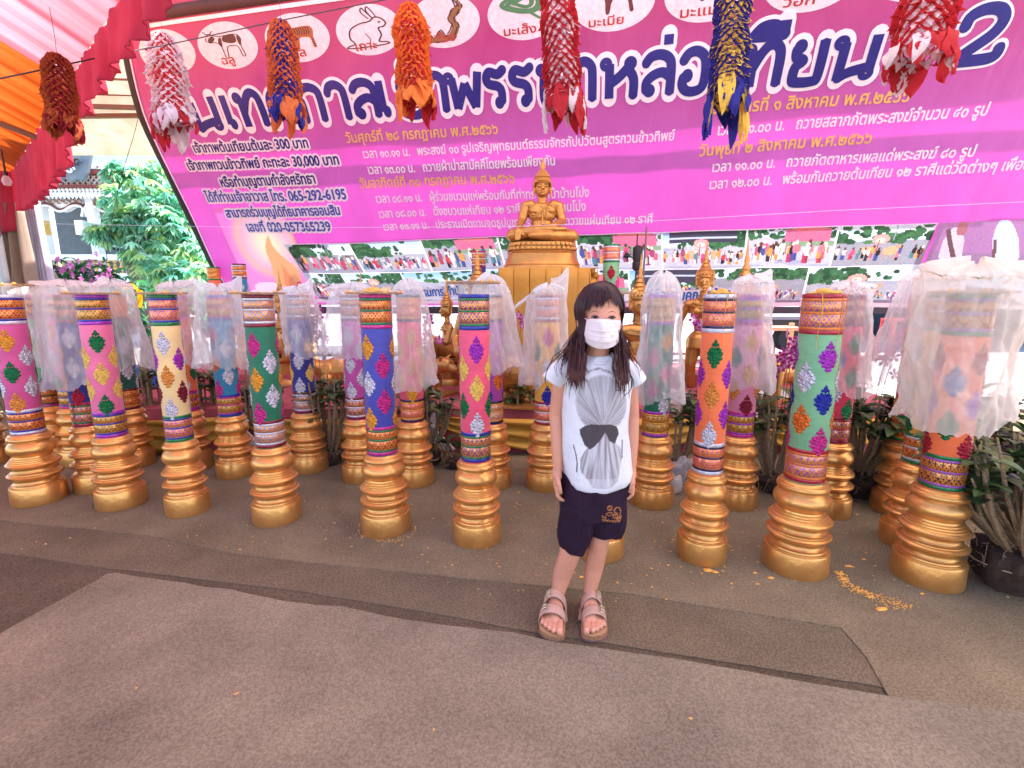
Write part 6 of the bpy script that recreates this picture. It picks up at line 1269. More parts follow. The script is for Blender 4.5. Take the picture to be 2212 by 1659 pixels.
# ---- paper garlands
def paper(name, c): return M('paper_' + name, c, rough=.8, var=.1, vs=12, trans=.35, spec=.2)
PAP = {'orange': (228, 124, 70), 'rust': (186, 92, 56), 'red': (196, 52, 60), 'white': (232, 220, 222), 'blue': (56, 56, 150), 'yellow': (240, 200, 84), 'wine': (150, 36, 50), 'lightorange': (240, 138, 66)}
_pp = {}
def pm_(c):
    if c not in _pp: _pp[c] = paper(c, PAP[c])
    return _pp[c]
def garland(label, top, bot, rad, oc, ic, seed, tail=None, tp=.85, spread=1.2, nt_=14):
    rnd = random.Random(seed); ax = (bot - top); L = ax.length; t = thing('paper_garland', label, 'garland', top, 0, 'cut paper garlands hanging from the wire'); az = ax.normalized(); q = Vector((0, 0, -1)).rotation_difference(az)
    def pt(a, h, r): return q @ Vector((r * math.cos(a), r * math.sin(a), -h))
    outer = MB(); inner = MB(); k_ = rad / .088
    n = 11; dh = .026 * k_; nr = int(L * .80 / dh)
    def rad_at(j): return rad * (min(1, .66 + j * .11)) * (1 + .07 * math.sin(j * .7 + seed)) * (1 + (spread - 1) * j / nr * .4)
    jit = {}
    def node_(i, j, f):      # a knot of the cut paper net
        key = (i % n, j)
        if key not in jit: jit[key] = (rnd.gauss(0, .05), rnd.gauss(0, .12) * dh, 1 + rnd.gauss(0, .05))
        a, b, c = jit[key]; return pt(2 * PI * (i + .5 * (j % 2)) / n + a, .012 + j * dh + b, rad_at(j) * f * c)
    for j in range(nr):
        for i in range(n):
            for di in ((0, 1) if j % 2 else (-1, 0)):
                A, B = node_(i, j, .86), node_(i, j, 1.06); C_, D_ = node_(i + di, j + 1, .86), node_(i + di, j + 1, 1.06)
                mid = (A + C_ + B + D_) / 4; drop = q @ Vector((0, 0, -dh * .30)); bul = (mid - q @ Vector((0, 0, (mid - Vector()).dot(q @ Vector((0, 0, 1)))))).normalized() * .004
                outer.add([A, B, D_, C_, (A + C_) / 2 + drop, (B + D_) / 2 + drop + bul], [(0, 1, 5, 4), (4, 5, 2, 3)])
            if rnd.random() < .8:
                tip = node_(i, j, 1.06) + (node_(i, j, 1.28) - node_(i, j, 1.06)) * rnd.random() + q @ Vector((0, 0, -dh * .75)); w_ = 2 * PI / n * .38
                a0 = 2 * PI * (i + .5 * (j % 2)) / n; (outer if rnd.random() < tp else inner).add([pt(a0 - w_, .012 + j * dh, rad_at(j) * 1.0), pt(a0 + w_, .012 + j * dh, rad_at(j) * 1.0), tip], [(0, 1, 2)])
            if rnd.random() < .9:
                a0 = 2 * PI * (i + .5 * (j % 2)) / n; w_ = 2 * PI / n * .5; h = .012 + j * dh; inner.add([pt(a0 - w_, h, rad_at(j) * .88), pt(a0 + w_, h, rad_at(j) * .92), pt(a0 + rnd.gauss(0, .1), h + dh * 1.6, rad_at(j) * .96)], [(0, 1, 2)])
    capm = MB(); capm.grid(lambda a, b: pt(2 * PI * a, .022 * b * b - .004 + .006 * math.sin(a * 40) * b, rad * .66 * b + .001), 28, 5, closed=True); capm.build('paper_cap', pm_(oc), t, smooth=False)
    outer.build('outer_paper', pm_(oc), t, smooth=False)['kind'] = 'stuff'; inner.build('inner_paper', pm_(ic), t, smooth=False)['kind'] = 'stuff'
    for mcol, cnt in ((tail or oc, nt_), (ic, nt_ // 2)):
        tb = MB()
        for k in range(cnt):
            a = rnd.random() * 2 * PI; r0 = rad * (.95 + .2 * rnd.random()) * spread; w = (.06 + .04 * rnd.random()) * k_; h0 = L * (.70 + .08 * rnd.random()); h1 = h0 + L * (.12 + .15 * rnd.random()); da = w / r0 * .5
            g = lambda i, j: pt(a + (i - .5) * 2 * da * (1 - j ** 3) + .1 * math.sin(j * 4 + k), h0 + (h1 - h0) * j, r0 * (.8 + .45 * j - .35 * j * j) + .01 * math.sin(i * 7 + j * 5 + k))
            tb.grid(g, 4, 7)
        tb.build('paper_tails', pm_(mcol), t, smooth=True)['kind'] = 'stuff'
    mb = MB(); mb.tube([(0, 0, 0), (0.004, 0, .05), (0, 0, .17)], .0012, 4); mb.build('string', WIRE, t)
    return t
garland('rust orange paper garland at the upper left in front of the orange drape', at(122, 118, 1.95), at(140, 305, 1.95), .048, 'rust', 'wine', 1, 'rust')
garland('white and red paper garland at the banner corner', at(350, 78, 2.95), at(386, 312, 2.95), .088, 'white', 'red', 2, 'white', spread=1.35)
garland('orange paper garland with dark blue inside over the tiger disc', at(606, 48, 2.8), at(624, 290, 2.8), .076, 'orange', 'blue', 3, 'orange')
garland('orange and red paper garland over the naga disc', at(884, 14, 2.65), at(902, 262, 2.65), .084, 'lightorange', 'red', 4, 'lightorange')
garland('long red and white paper garland above the statue', at(1200, -80, 2.5), at(1222, 300, 2.5), .084, 'red', 'white', 5, 'red', spread=1.25)
garland('blue and yellow paper garland in front of the headline', at(1590, -110, 2.4), at(1566, 300, 2.4), .076, 'blue', 'yellow', 6, 'blue', tp=.15, spread=1.25)
garland('red and white paper garland at the upper right before the figure two', at(2020, -110, 2.3), at(1975, 180, 2.3), .1, 'red', 'white', 7, 'red', spread=1.4)
# ---- wax crumbs on the carpet
mb = MB(); rnd = random.Random(11)
def crumb(x, y, s):
    n = 6; a0 = rnd.random() * 6; vs = []
    for k in range(n): a = a0 + 2 * PI * k / n; r_ = s * (.5 + .6 * rnd.random()); vs.append((x + r_ * math.cos(a) * 1.4, y + r_ * math.sin(a) * .8, FLOOR + .0015))
    vs += [(x, y, FLOOR + .004 + s * .25)]; mb.add(vs, [(k, (k + 1) % n, n) for k in range(n)])
for _ in range(520):
    u = rnd.gauss(1500, 420) if rnd.random() < .75 else rnd.random() * 2000; v = 1080 + abs(rnd.gauss(0, 100))
    if not 0 < u < 2200 or v > 1300 or u < 900 and v > 1190: continue
    p = ground(u, v, FLOOR); crumb(p.x, p.y, .0022 + .004 * rnd.random() ** 2)
for _ in range(46):
    u = rnd.random() * 2200; v = 1080 + rnd.random() * 560; z_ = ground(u, v, FLOOR); crumb(z_.x, z_.y, .0035) if v < 1200 else None
for (u, v, s) in ((1530, 1232, .02), (1545, 1236, .014), (1665, 1249, .013), (1256, 1247, .012), (1866, 1209, .012), (1636, 1262, .008), (1836, 1224, .016), (1815, 1240, .017), (1822, 1252, .012), (1882, 1290, .012), (1906, 1316, .022), (1630, 1238, .01), (1120, 1064, .01), (230, 1105, .008), (1584, 1066, .011), (1730, 1222, .01), (1992, 1283, .01), (2070, 1268, .009)):
    p = ground(u, v, FLOOR); crumb(p.x, p.y, s)
for k in range(360):
    t_ = rnd.random(); pts = [(1812, 1235), (1830, 1265), (1868, 1283), (1925, 1300), (1960, 1315)]; i = min(3, int(t_ * 4)); f = t_ * 4 - i
    u = pts[i][0] * (1 - f) + pts[i + 1][0] * f + rnd.gauss(0, 5 + 12 * t_); v = pts[i][1] * (1 - f) + pts[i + 1][1] * f + rnd.gauss(0, 2); p = ground(u, v, FLOOR); crumb(p.x, p.y, .0016 + .0045 * rnd.random() ** 2 * (1 - t_ * .5))
for k in range(120):
    a = rnd.random() * 6.28; u = 836 + 62 * math.cos(a); v = 1143 + 26 * math.sin(a) + rnd.gauss(0, 3)
    if v > 1128: p = ground(u, v, FLOOR); crumb(p.x, p.y, .003)
o = mb.build('wax_crumbs', WAX, smooth=False); tag(o, 'yellow wax crumbs and flakes scattered over the carpet', 'wax crumbs', kind='stuff')
# splinter chips on the front carpet
CHIP = M('splinter', (212, 160, 100), rough=.7)
for (u, v, l, w, a, lb) in ((511, 1500, .006, .002, .6, 'small wooden splinter left of centre on the front carpet'), (1492, 1554, .004, .003, .2, 'pale scrap on the front carpet below the sandals to the right'), (295, 1488, .003, .002, .1, 'tiny orange chip at left on the front carpet'), (937, 1578, .003, .002, 1.2, 'tiny orange chip in the lower middle of the front carpet')):
    p = ground(u, v, .016); mb = MB(); mb.box((0, 0, .0025), (l * 2, w * 2, .004)); mb.v = [(x * (1 + .3 * y / w), y, z) for x, y, z in mb.v]; o = mb.build('wood_chip', CHIP, smooth=False); o.location = p; o.rotation_euler = (0, 0, a); tag(o, lb, 'chip')
# ================================================================ the girl
from mathutils.bvhtree import BVHTree
GY = 1.64; GZ = .008
girl = thing('person', 'young girl with long dark hair, white face mask, white T-shirt, dark shorts and sandals', 'person', (0, 0, 0))
A3 = lambda u, v, y=GY: at_y(u, v, y)
SKIN = M('skin', (206, 142, 116), rough=.5, var=.05, vs=14, bump=.05, bs=200, spec=.35)
HC = A3(1297, 683, GY - .01); YAW = R(9); HM = Matrix.Rotation(YAW, 4, 'Z')
def hp(x, y, z): return HC + (HM @ Vector((x, y, z)))
mb = MB()
# head: cranium, face, cheeks, nose, brows, ears
mb.ell(hp(0, .012, .018), (.069, .080, .083), M=HM); mb.ell(hp(0, -.018, -.022), (.061, .064, .074), M=HM); mb.ell(hp(0, -.03, -.072), (.033, .038, .030), M=HM)
for s_ in (-1, 1):
    mb.ell(hp(s_ * .03, -.045, -.028), (.026, .024, .03), M=HM)
    mb.ell(hp(s_ * .068, .012, -.018), (.009, .016, .028), M=HM); mb.cap(hp(s_ * .07, .004, .004), hp(s_ * .066, .006, -.04), .008, .006, 8)
mb.cap(hp(0, -.074, -.004), hp(0, -.084, -.028), .0065, .0095, 10); mb.ell(hp(0, -.084, -.054), (.018, .01, .008), M=HM)
nk = A3(1292, 768, GY); sh = A3(1292, 800, GY + .005)
mb.cap(hp(0, .012, -.05), nk, .038, .036); mb.cap(nk, sh, .036, .05)
# trunk under the clothes
for v, a, b in ((812, .105, .06), (860, .1, .062), (920, .09, .062), (985, .1, .068), (1040, .105, .07)): mb.ell(A3(1290 - (v - 800) * .03, v, GY), (a, b, .06))
def limb(pts, rad): mb.chain([A3(u, v, y) for u, v, y in pts], rad, 14)
limb([(1225, 806, GY), (1209, 838, GY), (1200, 896, GY + .01), (1203, 950, GY - .01), (1204, 1012, GY - .03)], [.033, .0275, .0225, .022, .0165])
limb([(1352, 806, GY), (1360, 838, GY), (1367, 898, GY + .01), (1366, 955, GY), (1364, 1012, GY - .01)], [.033, .0275, .0225, .022, .0165])
limb([(1252, 1060, GY), (1238, 1140, GY), (1231, 1196, GY - .012), (1215, 1240, GY + .006), (1204, 1290, GY - .006), (1204, 1302, GY - .008)], [.058, .047, .038, .036, .0215, .021])
limb([(1322, 1060, GY), (1302, 1120, GY), (1294, 1168, GY - .012), (1284, 1220, GY + .006), (1272, 1290, GY - .006), (1272, 1302, GY - .008)], [.058, .046, .0365, .0355, .0215, .021])
# hands: palm, four bent fingers, thumb
def hand(u, v, y, side, s=1.0):
    w = A3(u, v, y); P = lambda x, yy, z: w + Vector((x * side, yy, z)) * s
    mb.cap(P(0, 0, 0), P(.0, -.004, -.02), .0165, .018, 12); mb.ell(P(.001, -.006, -.042), (.0125, .024, .03))
    for k, (L1, L2, L3) in enumerate(((.022, .015, .012), (.025, .017, .013), (.023, .016, .013), (.019, .012, .010))):
        yy = -.027 + k * .0135; b = P(.002, yy, -.062 + .003 * abs(k - 1)); c = b + Vector((-.003 * side, -.004 + .002 * k, -L1)) * s; d = c + Vector((-.011 * side, .002, -L2 * .86)) * s; e = d + Vector((-.011 * side, .004, -L3 * .5)) * s
        mb.chain([b, c, d, e], [.0072, .0066, .006, .0054], 8)
    mb.chain([P(.0, -.022, -.018), P(-.004, -.036, -.036), P(-.009, -.038, -.056), P(-.012, -.034, -.068)], [.0095, .0082, .0072, .0062], 8)
hand(1203, 1016, GY - .03, -1); hand(1364, 1014, GY - .012, 1)
# feet with toes
feet = []
for (hu, hv), (tu, tv), side in (((1200, 1304), (1188, 1385), -1), ((1272, 1304), (1284, 1384), 1)):
    h = ground(hu, hv, GZ); t_ = ground(tu, tv, GZ); d = (t_ - h).normalized(); sx_ = Vector((-d.y, d.x, 0)); sx_ = sx_ if sx_.x * side > 0 else -sx_   # outwards
    h = Vector((h.x, GY + .028, 0)) ; h = h + (ground(hu, hv, GZ) - h).project(Vector((1, 0, 0))) * .0
    F = lambda a, b, z, h=h, d=d, sx_=sx_: h + d * a * 1.04 + sx_ * b * 1.06 + Vector((0, 0, GZ + z)); feet.append((F, side))
    ank = A3(1204 if side < 0 else 1272, 1296, GY - .008)
    mb.ell(F(.012, 0, .048), (.026, .028, .026)); mb.chain([ank, F(.03, 0, .075), F(.07, -.004, .055), F(.115, -.006, .040)], [.0215, .027, .028, .022]); mb.chain([F(.02, .002, .045), F(.09, .014, .036), F(.125, .016, .034)], [.026, .02, .015])
    for s2 in (-1, 1): mb.ell(ank + Vector((s2 * .017, .0, -.008)), .009)
    for k, (a, b, L, r_) in enumerate(((.128, -.026, .044, .0118), (.13, -.006, .040, .0085), (.127, .0085, .034, .008), (.121, .022, .028, .0076), (.112, .034, .024, .0072))):
        mb.chain([F(a - .02, b * .9, .036), F(a + L * .45, b, .038), F(a + L, b * 1.02, .032)], [r_ * 1.05, r_ * .92, r_], 8)
body = remesh(mb, 'body', SKIN, girl, .0032, 2)
bvh = BVHTree.FromPolygons([v.co for v in body.data.vertices], [p.vertices for p in body.data.polygons])
def surf(u, v, lift=.0008):
    r = ray(u, v).normalized(); h = bvh.ray_cast(CAM, r); return (h[0] - r * lift) if h[0] else A3(u, v)
# toe nails
NAIL = M('nail', (232, 170, 156), rough=.3, var=.03)
for F, side in feet:
    for a, b, L, r_ in ((.128, -.026, .044, .0118), (.13, -.006, .040, .0085), (.127, .0085, .034, .008), (.121, .022, .028, .0076), (.112, .034, .024, .0072)):
        mb = MB(); mb.ell(F(a + L * 1.02, b * 1.02, .032 + r_ * .78), (r_ * .5, r_ * .55, r_ * .22), nu=10, nv=6); mb.build('toe_nail', NAIL, girl)
# eyes and brows
EW = M('eye_white', (150, 128, 126), rough=.3, var=.03); EI = M('iris_dark', (26, 16, 16), rough=.45, var=.1, spec=.3); LASH = M('lash_dark', (44, 24, 28), rough=.8); BROWM = M('brow_soft', (134, 88, 78), rough=.9)
for cx, cy, k in ((1285, 685.5, -1), (1322, 686.5, 1)):
    def almond(s=1.0): return [(cx - 7.4 * s, cy + .6), (cx - 4 * s, cy - 2.3 * s), (cx, cy - 3.2 * s), (cx + 4 * s, cy - 2.3 * s), (cx + 7.4 * s, cy + .6), (cx + 3.8 * s, cy + 2.2 * s), (cx, cy + 2.7 * s), (cx - 3.8 * s, cy + 2.2 * s)]
    eye = mesh_obj('eye', None, girl) if False else None
    mb = MB(); pts = [surf(u, v, .0009) for u, v in almond()]; c = surf(cx, cy, .0022); mb.add(pts + [c], [(i, (i + 1) % 8, 8) for i in range(8)]); ew = mb.build('eye', EW, girl)
    mb = MB(); n = 16; mb.add([surf(cx + .4 + 4.2 * math.cos(2 * PI * i / n), cy - .1 + 2.9 * math.sin(2 * PI * i / n), .0030) for i in range(n)] + [surf(cx + .4, cy, .0036)], [(i, (i + 1) % n, n) for i in range(n)]); mb.build('iris', EI, ew)
    mb = MB(); al = almond(1.06); mb.tube([surf(u, v, .0026) for u, v in cr(al[:5], 4)], [.0005] + [.0015] * 15 + [.0006], 6); mb.build('eyelash', LASH, ew)
    mb = MB(); mb.tube([surf(u, v - 2.6, .0008) for u, v in cr(almond(1.1)[:5], 4)], .0005, 5); mb.build('lid_crease', BROWM, ew)
    mb = MB(); mb.tube([surf(cx + k * x, cy - 12.6 + y, .0002) for x, y in ((-8, 1.6), (-4, -.2), (1, -1.2), (5.5, 0), (9.5, 3.4))], [.0006, .0013, .0015, .0012, .0005], 6); mb.build('eyebrow', BROWM, girl)
# mask
MASKM = M('mask_fabric', (232, 214, 218), rough=.85, var=.02, vs=40, bump=.1, bs=300)
def mk(i, j):
    k = 4 * i * (1 - i); u = (1268 + (1340 - 1268) * i) * (1 - j) + (1261.5 + (1334.5 - 1261.5) * i) * j; v = (689.5 + 3.5 * i - 1.5 * k + 0) * (1 - j) + (733 + 6 * i + 17.5 * k ** .75) * j
    for c in (.12, .42, .60, .78): v += 0
    X = (u - 1301) / 37; y = GY - .095 + .052 * abs(X) ** 2.2 + .012 * j * j * 0
    y += .016 * max(0, j - .72) / .28 * (1 - .3 * abs(X)) + .004 * (1 - j)
    y -= .014 * math.exp(-(X / .33) ** 2) * math.exp(-((j - .22) / .3) ** 2)
    ple = sum(.0022 * max(0, 1 - abs((j - c) / .05)) * (1 if j < c else .25) for c in (.12, .42, .60, .78)) * min(1, k * 3)
    h = bvh.ray_cast(CAM, ray(u, v).normalized()); y -= .020
    if h[0] and abs(h[0].y - GY) < .2: y = min(y, h[0].y - .0045)
    return at_y(u, v, y - ple - .001 * N3(i * 6, j * 6))
mb = MB(); mb.grid(mk, 60, 64); mask = mb.build('face_mask', MASKM, girl, angle=None); solidify(mask, .0015)
mb = MB(); L_ = [mk(.0, j / 20) for j in range(21)]; mb.tube([p + Vector((.004, -.0012, 0)) for p in L_], .0022, 6, flat=.6); L_ = [mk(1.0, j / 20) for j in range(21)]; mb.tube([p + Vector((-.004, -.0012, 0)) for p in L_], .0022, 6, flat=.6); mb.tube([mk(i / 20, 0) + Vector((0, -.001, -.002)) for i in range(21)], .0018, 6, flat=.6); mb.build('mask_edge', MASKM, mask)
for a, b in ((mk(.02, .03), (1250, 681)), (mk(.02, .97), (1250, 708))): mb = MB(); e = at_y(b[0], b[1], GY + .0); mb.tube([a, a.lerp(e, .5) + Vector((0, -.004, 0)), e], .0013, 6); mb.build('ear_loop', MASKM, mask)
# ---- T-shirt
def uv_of(co, Y=GY - .07): zc = math.cos(PITCH) * Y + math.sin(PITCH) * (CAM.z - co.z); h = math.cos(PITCH) * (co.z - CAM.z) + math.sin(PITCH) * Y; return 1106 + FPX * co.x / zc, 829.5 - FPX * h / zc
def loft(rows, n=44, y0=GY, p=2.4):
    mb = MB(); vs = []; fs = []
    for v, uL, uR, dep in rows:
        a = A3(uL, v, y0); b = A3(uR, v, y0); c = (a + b) / 2; hw = (b.x - a.x) / 2
        for i in range(n):
            t = 2 * PI * i / n; k = (abs(math.cos(t)) ** p + abs(math.sin(t)) ** p) ** (-1 / p)
            fold = .004 * math.sin(3 * t + v * .02) * (v - 780) / 270 + .003 * math.sin(7 * t + v * .035)
            vs.append(Vector((c.x + (hw + fold) * k * math.cos(t), c.y + (dep + fold) * k * math.sin(t), c.z)))
    m = len(rows)
    for j in range(m - 1):
        for i in range(n): a = j * n + i; b = j * n + (i + 1) % n; fs.append((a, a + n, b + n, b))
    fs += [tuple(range(n)), tuple(range((m - 1) * n, m * n))[::-1]]; mb.add(vs, fs); return mb
sm = loft([(766, 1266, 1321, .046), (771, 1252, 1334, .05), (778, 1236, 1348, .056), (790, 1218, 1362, .064), (810, 1214, 1366, .072), (840, 1215, 1362, .078), (880, 1214, 1358, .082), (930, 1212, 1355, .084), (980, 1212, 1358, .088), (1015, 1214, 1361, .092), (1030, 1217, 1359, .093), (1040, 1225, 1350, .092), (1046, 1245, 1332, .09)])
for side, pts in ((-1, [(1262, 776, .030), (1232, 790, .040), (1208, 806, .043), (1194, 826, .041)]), (1, [(1324, 776, .030), (1342, 790, .040), (1360, 808, .043), (1374, 828, .041)])):
    sm.tube([A3(u, v, GY) for u, v, r_ in pts], [r_ for u, v, r_ in pts], 20)
shirt = remesh(sm, 'tshirt', vcol_mat('tshirt_print', .85, .2, bump=.12, bs=40), girl, .0026, 4)
me = shirt.data
def displace(me, fn):       # push every vertex along its normal
    n = len(me.vertices); co = np.zeros(n * 3, np.float32); no = np.zeros(n * 3, np.float32); me.vertices.foreach_get('co', co); me.vertex_normals.foreach_get('vector', no); co = co.reshape(-1, 3); no = no.reshape(-1, 3)
    f = np.array([fn(*map(float, c)) for c in co])[:, None]; co = co + no * f; me.vertices.foreach_set('co', co.astype(np.float32).reshape(-1)); me.update()
displace(me, lambda x, y, z: .0035 * math.sin(x * 60 + z * 22 + 2 * math.sin(z * 14)) * max(0, min(1, (1.0 - z) * 2.6)) * max(.15, min(1, (z - .53) * 7)) + .003 * N3(x * 14, y * 14, z * 7))
Z2 = lambda p: (1124.6 + .1984 * p[0], 877.7 + .1984 * p[1])
bow = [Z2(p) for p in ((640, 250), (700, 205), (780, 183), (890, 190), (960, 185), (1040, 215), (1055, 240), (1072, 295), (1045, 345), (1025, 405), (960, 370), (912, 270), (870, 340), (800, 420), (745, 460), (690, 410), (645, 300))]
tail_ = [Z2(p) for p in ((912, 270), (830, 380), (700, 460), (640, 560), (645, 680), (680, 740), (740, 800), (775, 868), (860, 875), (955, 870), (1050, 810), (1090, 640), (1105, 560), (1090, 450), (1030, 400), (960, 370))]
def inside(p, poly):
    x, y = p; c = False; n = len(poly); j = n - 1
    for i in range(n):
        xi, yi = poly[i]; xj, yj = poly[j]
        if (yi > y) != (yj > y) and x < (xj - xi) * (y - yi) / (yj - yi) + xi: c = not c
        j = i
    return c
def seg_d(p, a, b):
    ax, ay = a; bx, by = b; dx, dy = bx - ax, by - ay; t = max(0, min(1, ((p[0] - ax) * dx + (p[1] - ay) * dy) / (dx * dx + dy * dy + 1e-9))); return math.hypot(p[0] - ax - t * dx, p[1] - ay - t * dy)
kx, ky = Z2((895, 195))
strokes = [[Z2(p) for p in ((575, 420), (600, 520), (612, 620), (605, 700))], [Z2(p) for p in ((1110, 370), (1106, 480), (1110, 560))]]
WT = (.69, .67, .72)
def shirt_col(co, nrm):
    if co.y > GY - .012 or nrm.y > .35: return WT
    u, v = uv_of(co); p = (u, v); c = WT
    if inside(p, bow): return (.075, .06, .066)
    # upper hair mass: an oval gathered at the knot
    ex = (u - 1300) / 57.0; ey = (v - 872) / 62.0
    if ex * ex + ey * ey < 1 and v < ky + 4:
        ang = math.atan2(u - kx, ky + 6 - v); s_ = min(1, max(0, .5 + 1.3 * N3(ang * 17, 3, v * .008) + .5 * N3(ang * 44, 9, v * .02))); s2 = min(1, max(0, .6 + 1.2 * N3(ang * 6, 5, v * .01))); d = math.hypot(u - kx, v - ky) / 110
        k = (.45 + .5 * (1 - d)) * (.35 + .65 * s_) * (.6 + .4 * s2) + .16; k = min(.85, k) * min(1, (1 - (ex * ex + ey * ey)) * 5 + .35); c = tuple(a * (1 - k) + b * k for a, b in zip(WT, (.19, .145, .15)))
    if inside(p, tail_):
        q_ = (u - kx) / (1 + (v - ky) * .014); s_ = min(1, max(0, .5 + 1.3 * N3(q_ * .33, 2, v * .01) + .6 * N3(q_ * 1.0, 7, v * .02))); k = min(.9, .22 + .62 * s_) * (1 if v < 1030 else .7); c = tuple(a * (1 - k) + b * k for a, b in zip(WT, (.18, .135, .14)))
    for st in strokes:
        if min(seg_d(p, a, b) for a, b in zip(st, st[1:])) < 1.3: c = (.16, .14, .15)
    # wreath of loops over the hair drawing
    a = (u - 1300) / 40
    if abs(a) < 1:
        vy = 800 + 14 * a * a + (-3 if a < 0 else 4 * a); w_ = 2.0 * math.sin(u * .8)
        if abs(v - vy - w_) < 1.0 or abs(v - vy + w_) < .8: c = (.22, .18, .2)
    return c
def paint(me, fn):
    ca = me.color_attributes.new('Col', 'FLOAT_COLOR', 'POINT'); arr = []
    n = len(me.vertices); co = np.zeros(n * 3, np.float32); no = np.zeros(n * 3, np.float32); me.vertices.foreach_get('co', co); me.vertex_normals.foreach_get('vector', no)
    for p, q in zip(co.reshape(-1, 3).tolist(), no.reshape(-1, 3).tolist()): c = fn(Vector(p), Vector(q)); arr += [c[0], c[1], c[2], 1]
    ca.data.foreach_set('color', arr)
paint(me, shirt_col)
mb = MB(); mb.tube([A3(u, v, y) for u, v, y in ((1266, 764, GY + .01), (1268, 770, GY - .02), (1276, 779, GY - .045), (1290, 785, GY - .058), (1304, 785, GY - .058), (1315, 778, GY - .045), (1321, 769, GY - .02), (1322, 763, GY + .01))], .0055, 8, flat=.6); mb.build('neckband', M('tshirt_white', (222, 218, 230), rough=.85, var=.02), girl)
# ---- shorts
mb = MB(); base = None
sh1 = loft([(1015, 1212, 1362, .085), (1050, 1210, 1356, .088), (1085, 1207, 1353, .09), (1110, 1207, 1351, .088)], p=2.2)
def leg_loft(rows):
    m2 = loft(rows, 30, GY - .002, 2.2); sh1.add(m2.v, m2.f)
leg_loft([(1085, 1207, 1290, .082), (1120, 1207, 1282, .08), (1155, 1208, 1278, .074), (1172, 1210, 1272, .07), (1181, 1214, 1266, .068)]); leg_loft([(1085, 1268, 1353, .082), (1115, 1272, 1350, .078), (1140, 1275, 1346, .072), (1148, 1277, 1343, .07)])
shorts = remesh(sh1, 'shorts', vcol_mat('shorts_cloth', .9, .15, bump=.2, bs=60), girl, .0030, 4); me = shorts.data
displace(me, lambda x, y, z: .003 * math.sin(x * 50 + z * 35) + .003 * N3(x * 15, y * 15, z * 9))
def circ(cx, cy, r_, n=14): return [Z2((cx + r_ * math.cos(2 * PI * k / n), cy + r_ * math.sin(2 * PI * k / n))) for k in range(n + 1)]
art = [circ(965, 1093, 26), circ(1025, 1182, 26), [Z2(p) for p in ((1012, 1110), (1040, 1090), (1075, 1100), (1088, 1130), (1080, 1170), (1062, 1190), (1070, 1215))], [Z2(p) for p in ((1012, 1110), (1015, 1135), (1040, 1150), (1056, 1180), (1050, 1205))], [Z2(p) for p in ((1035, 1215), (1065, 1200), (1098, 1185), (1075, 1215))], [Z2(p) for p in ((955, 1070), (965, 1093), (975, 1116))], [Z2(p) for p in ((1015, 1160), (1025, 1182), (1036, 1205))], [Z2(p) for p in ((925, 1150), (960, 1140), (990, 1145), (1000, 1160), (960, 1175), (925, 1170))], [Z2(p) for p in ((885, 1215), (900, 1235), (915, 1215), (935, 1240), (950, 1220), (965, 1240), (985, 1228), (1000, 1245), (1015, 1225), (1030, 1245), (1050, 1225), (1065, 1245), (1080, 1225))], [Z2(p) for p in ((885, 1180), (900, 1200), (920, 1190), (925, 1205))]]
ab = (1299, 1345, 1088, 1128)
def sh_col(co, nrm):
    base_ = (.026, .011, .024)
    if co.y > GY or nrm.y > .2: return base_
    u, v = uv_of(co)
    if 1296 < u < 1346 and 1085 < v < 1130 and min(seg_d((u, v), a, b) for st in art for a, b in zip(st, st[1:])) < .85: return (.42, .16, .05)
    return base_
paint(me, sh_col)
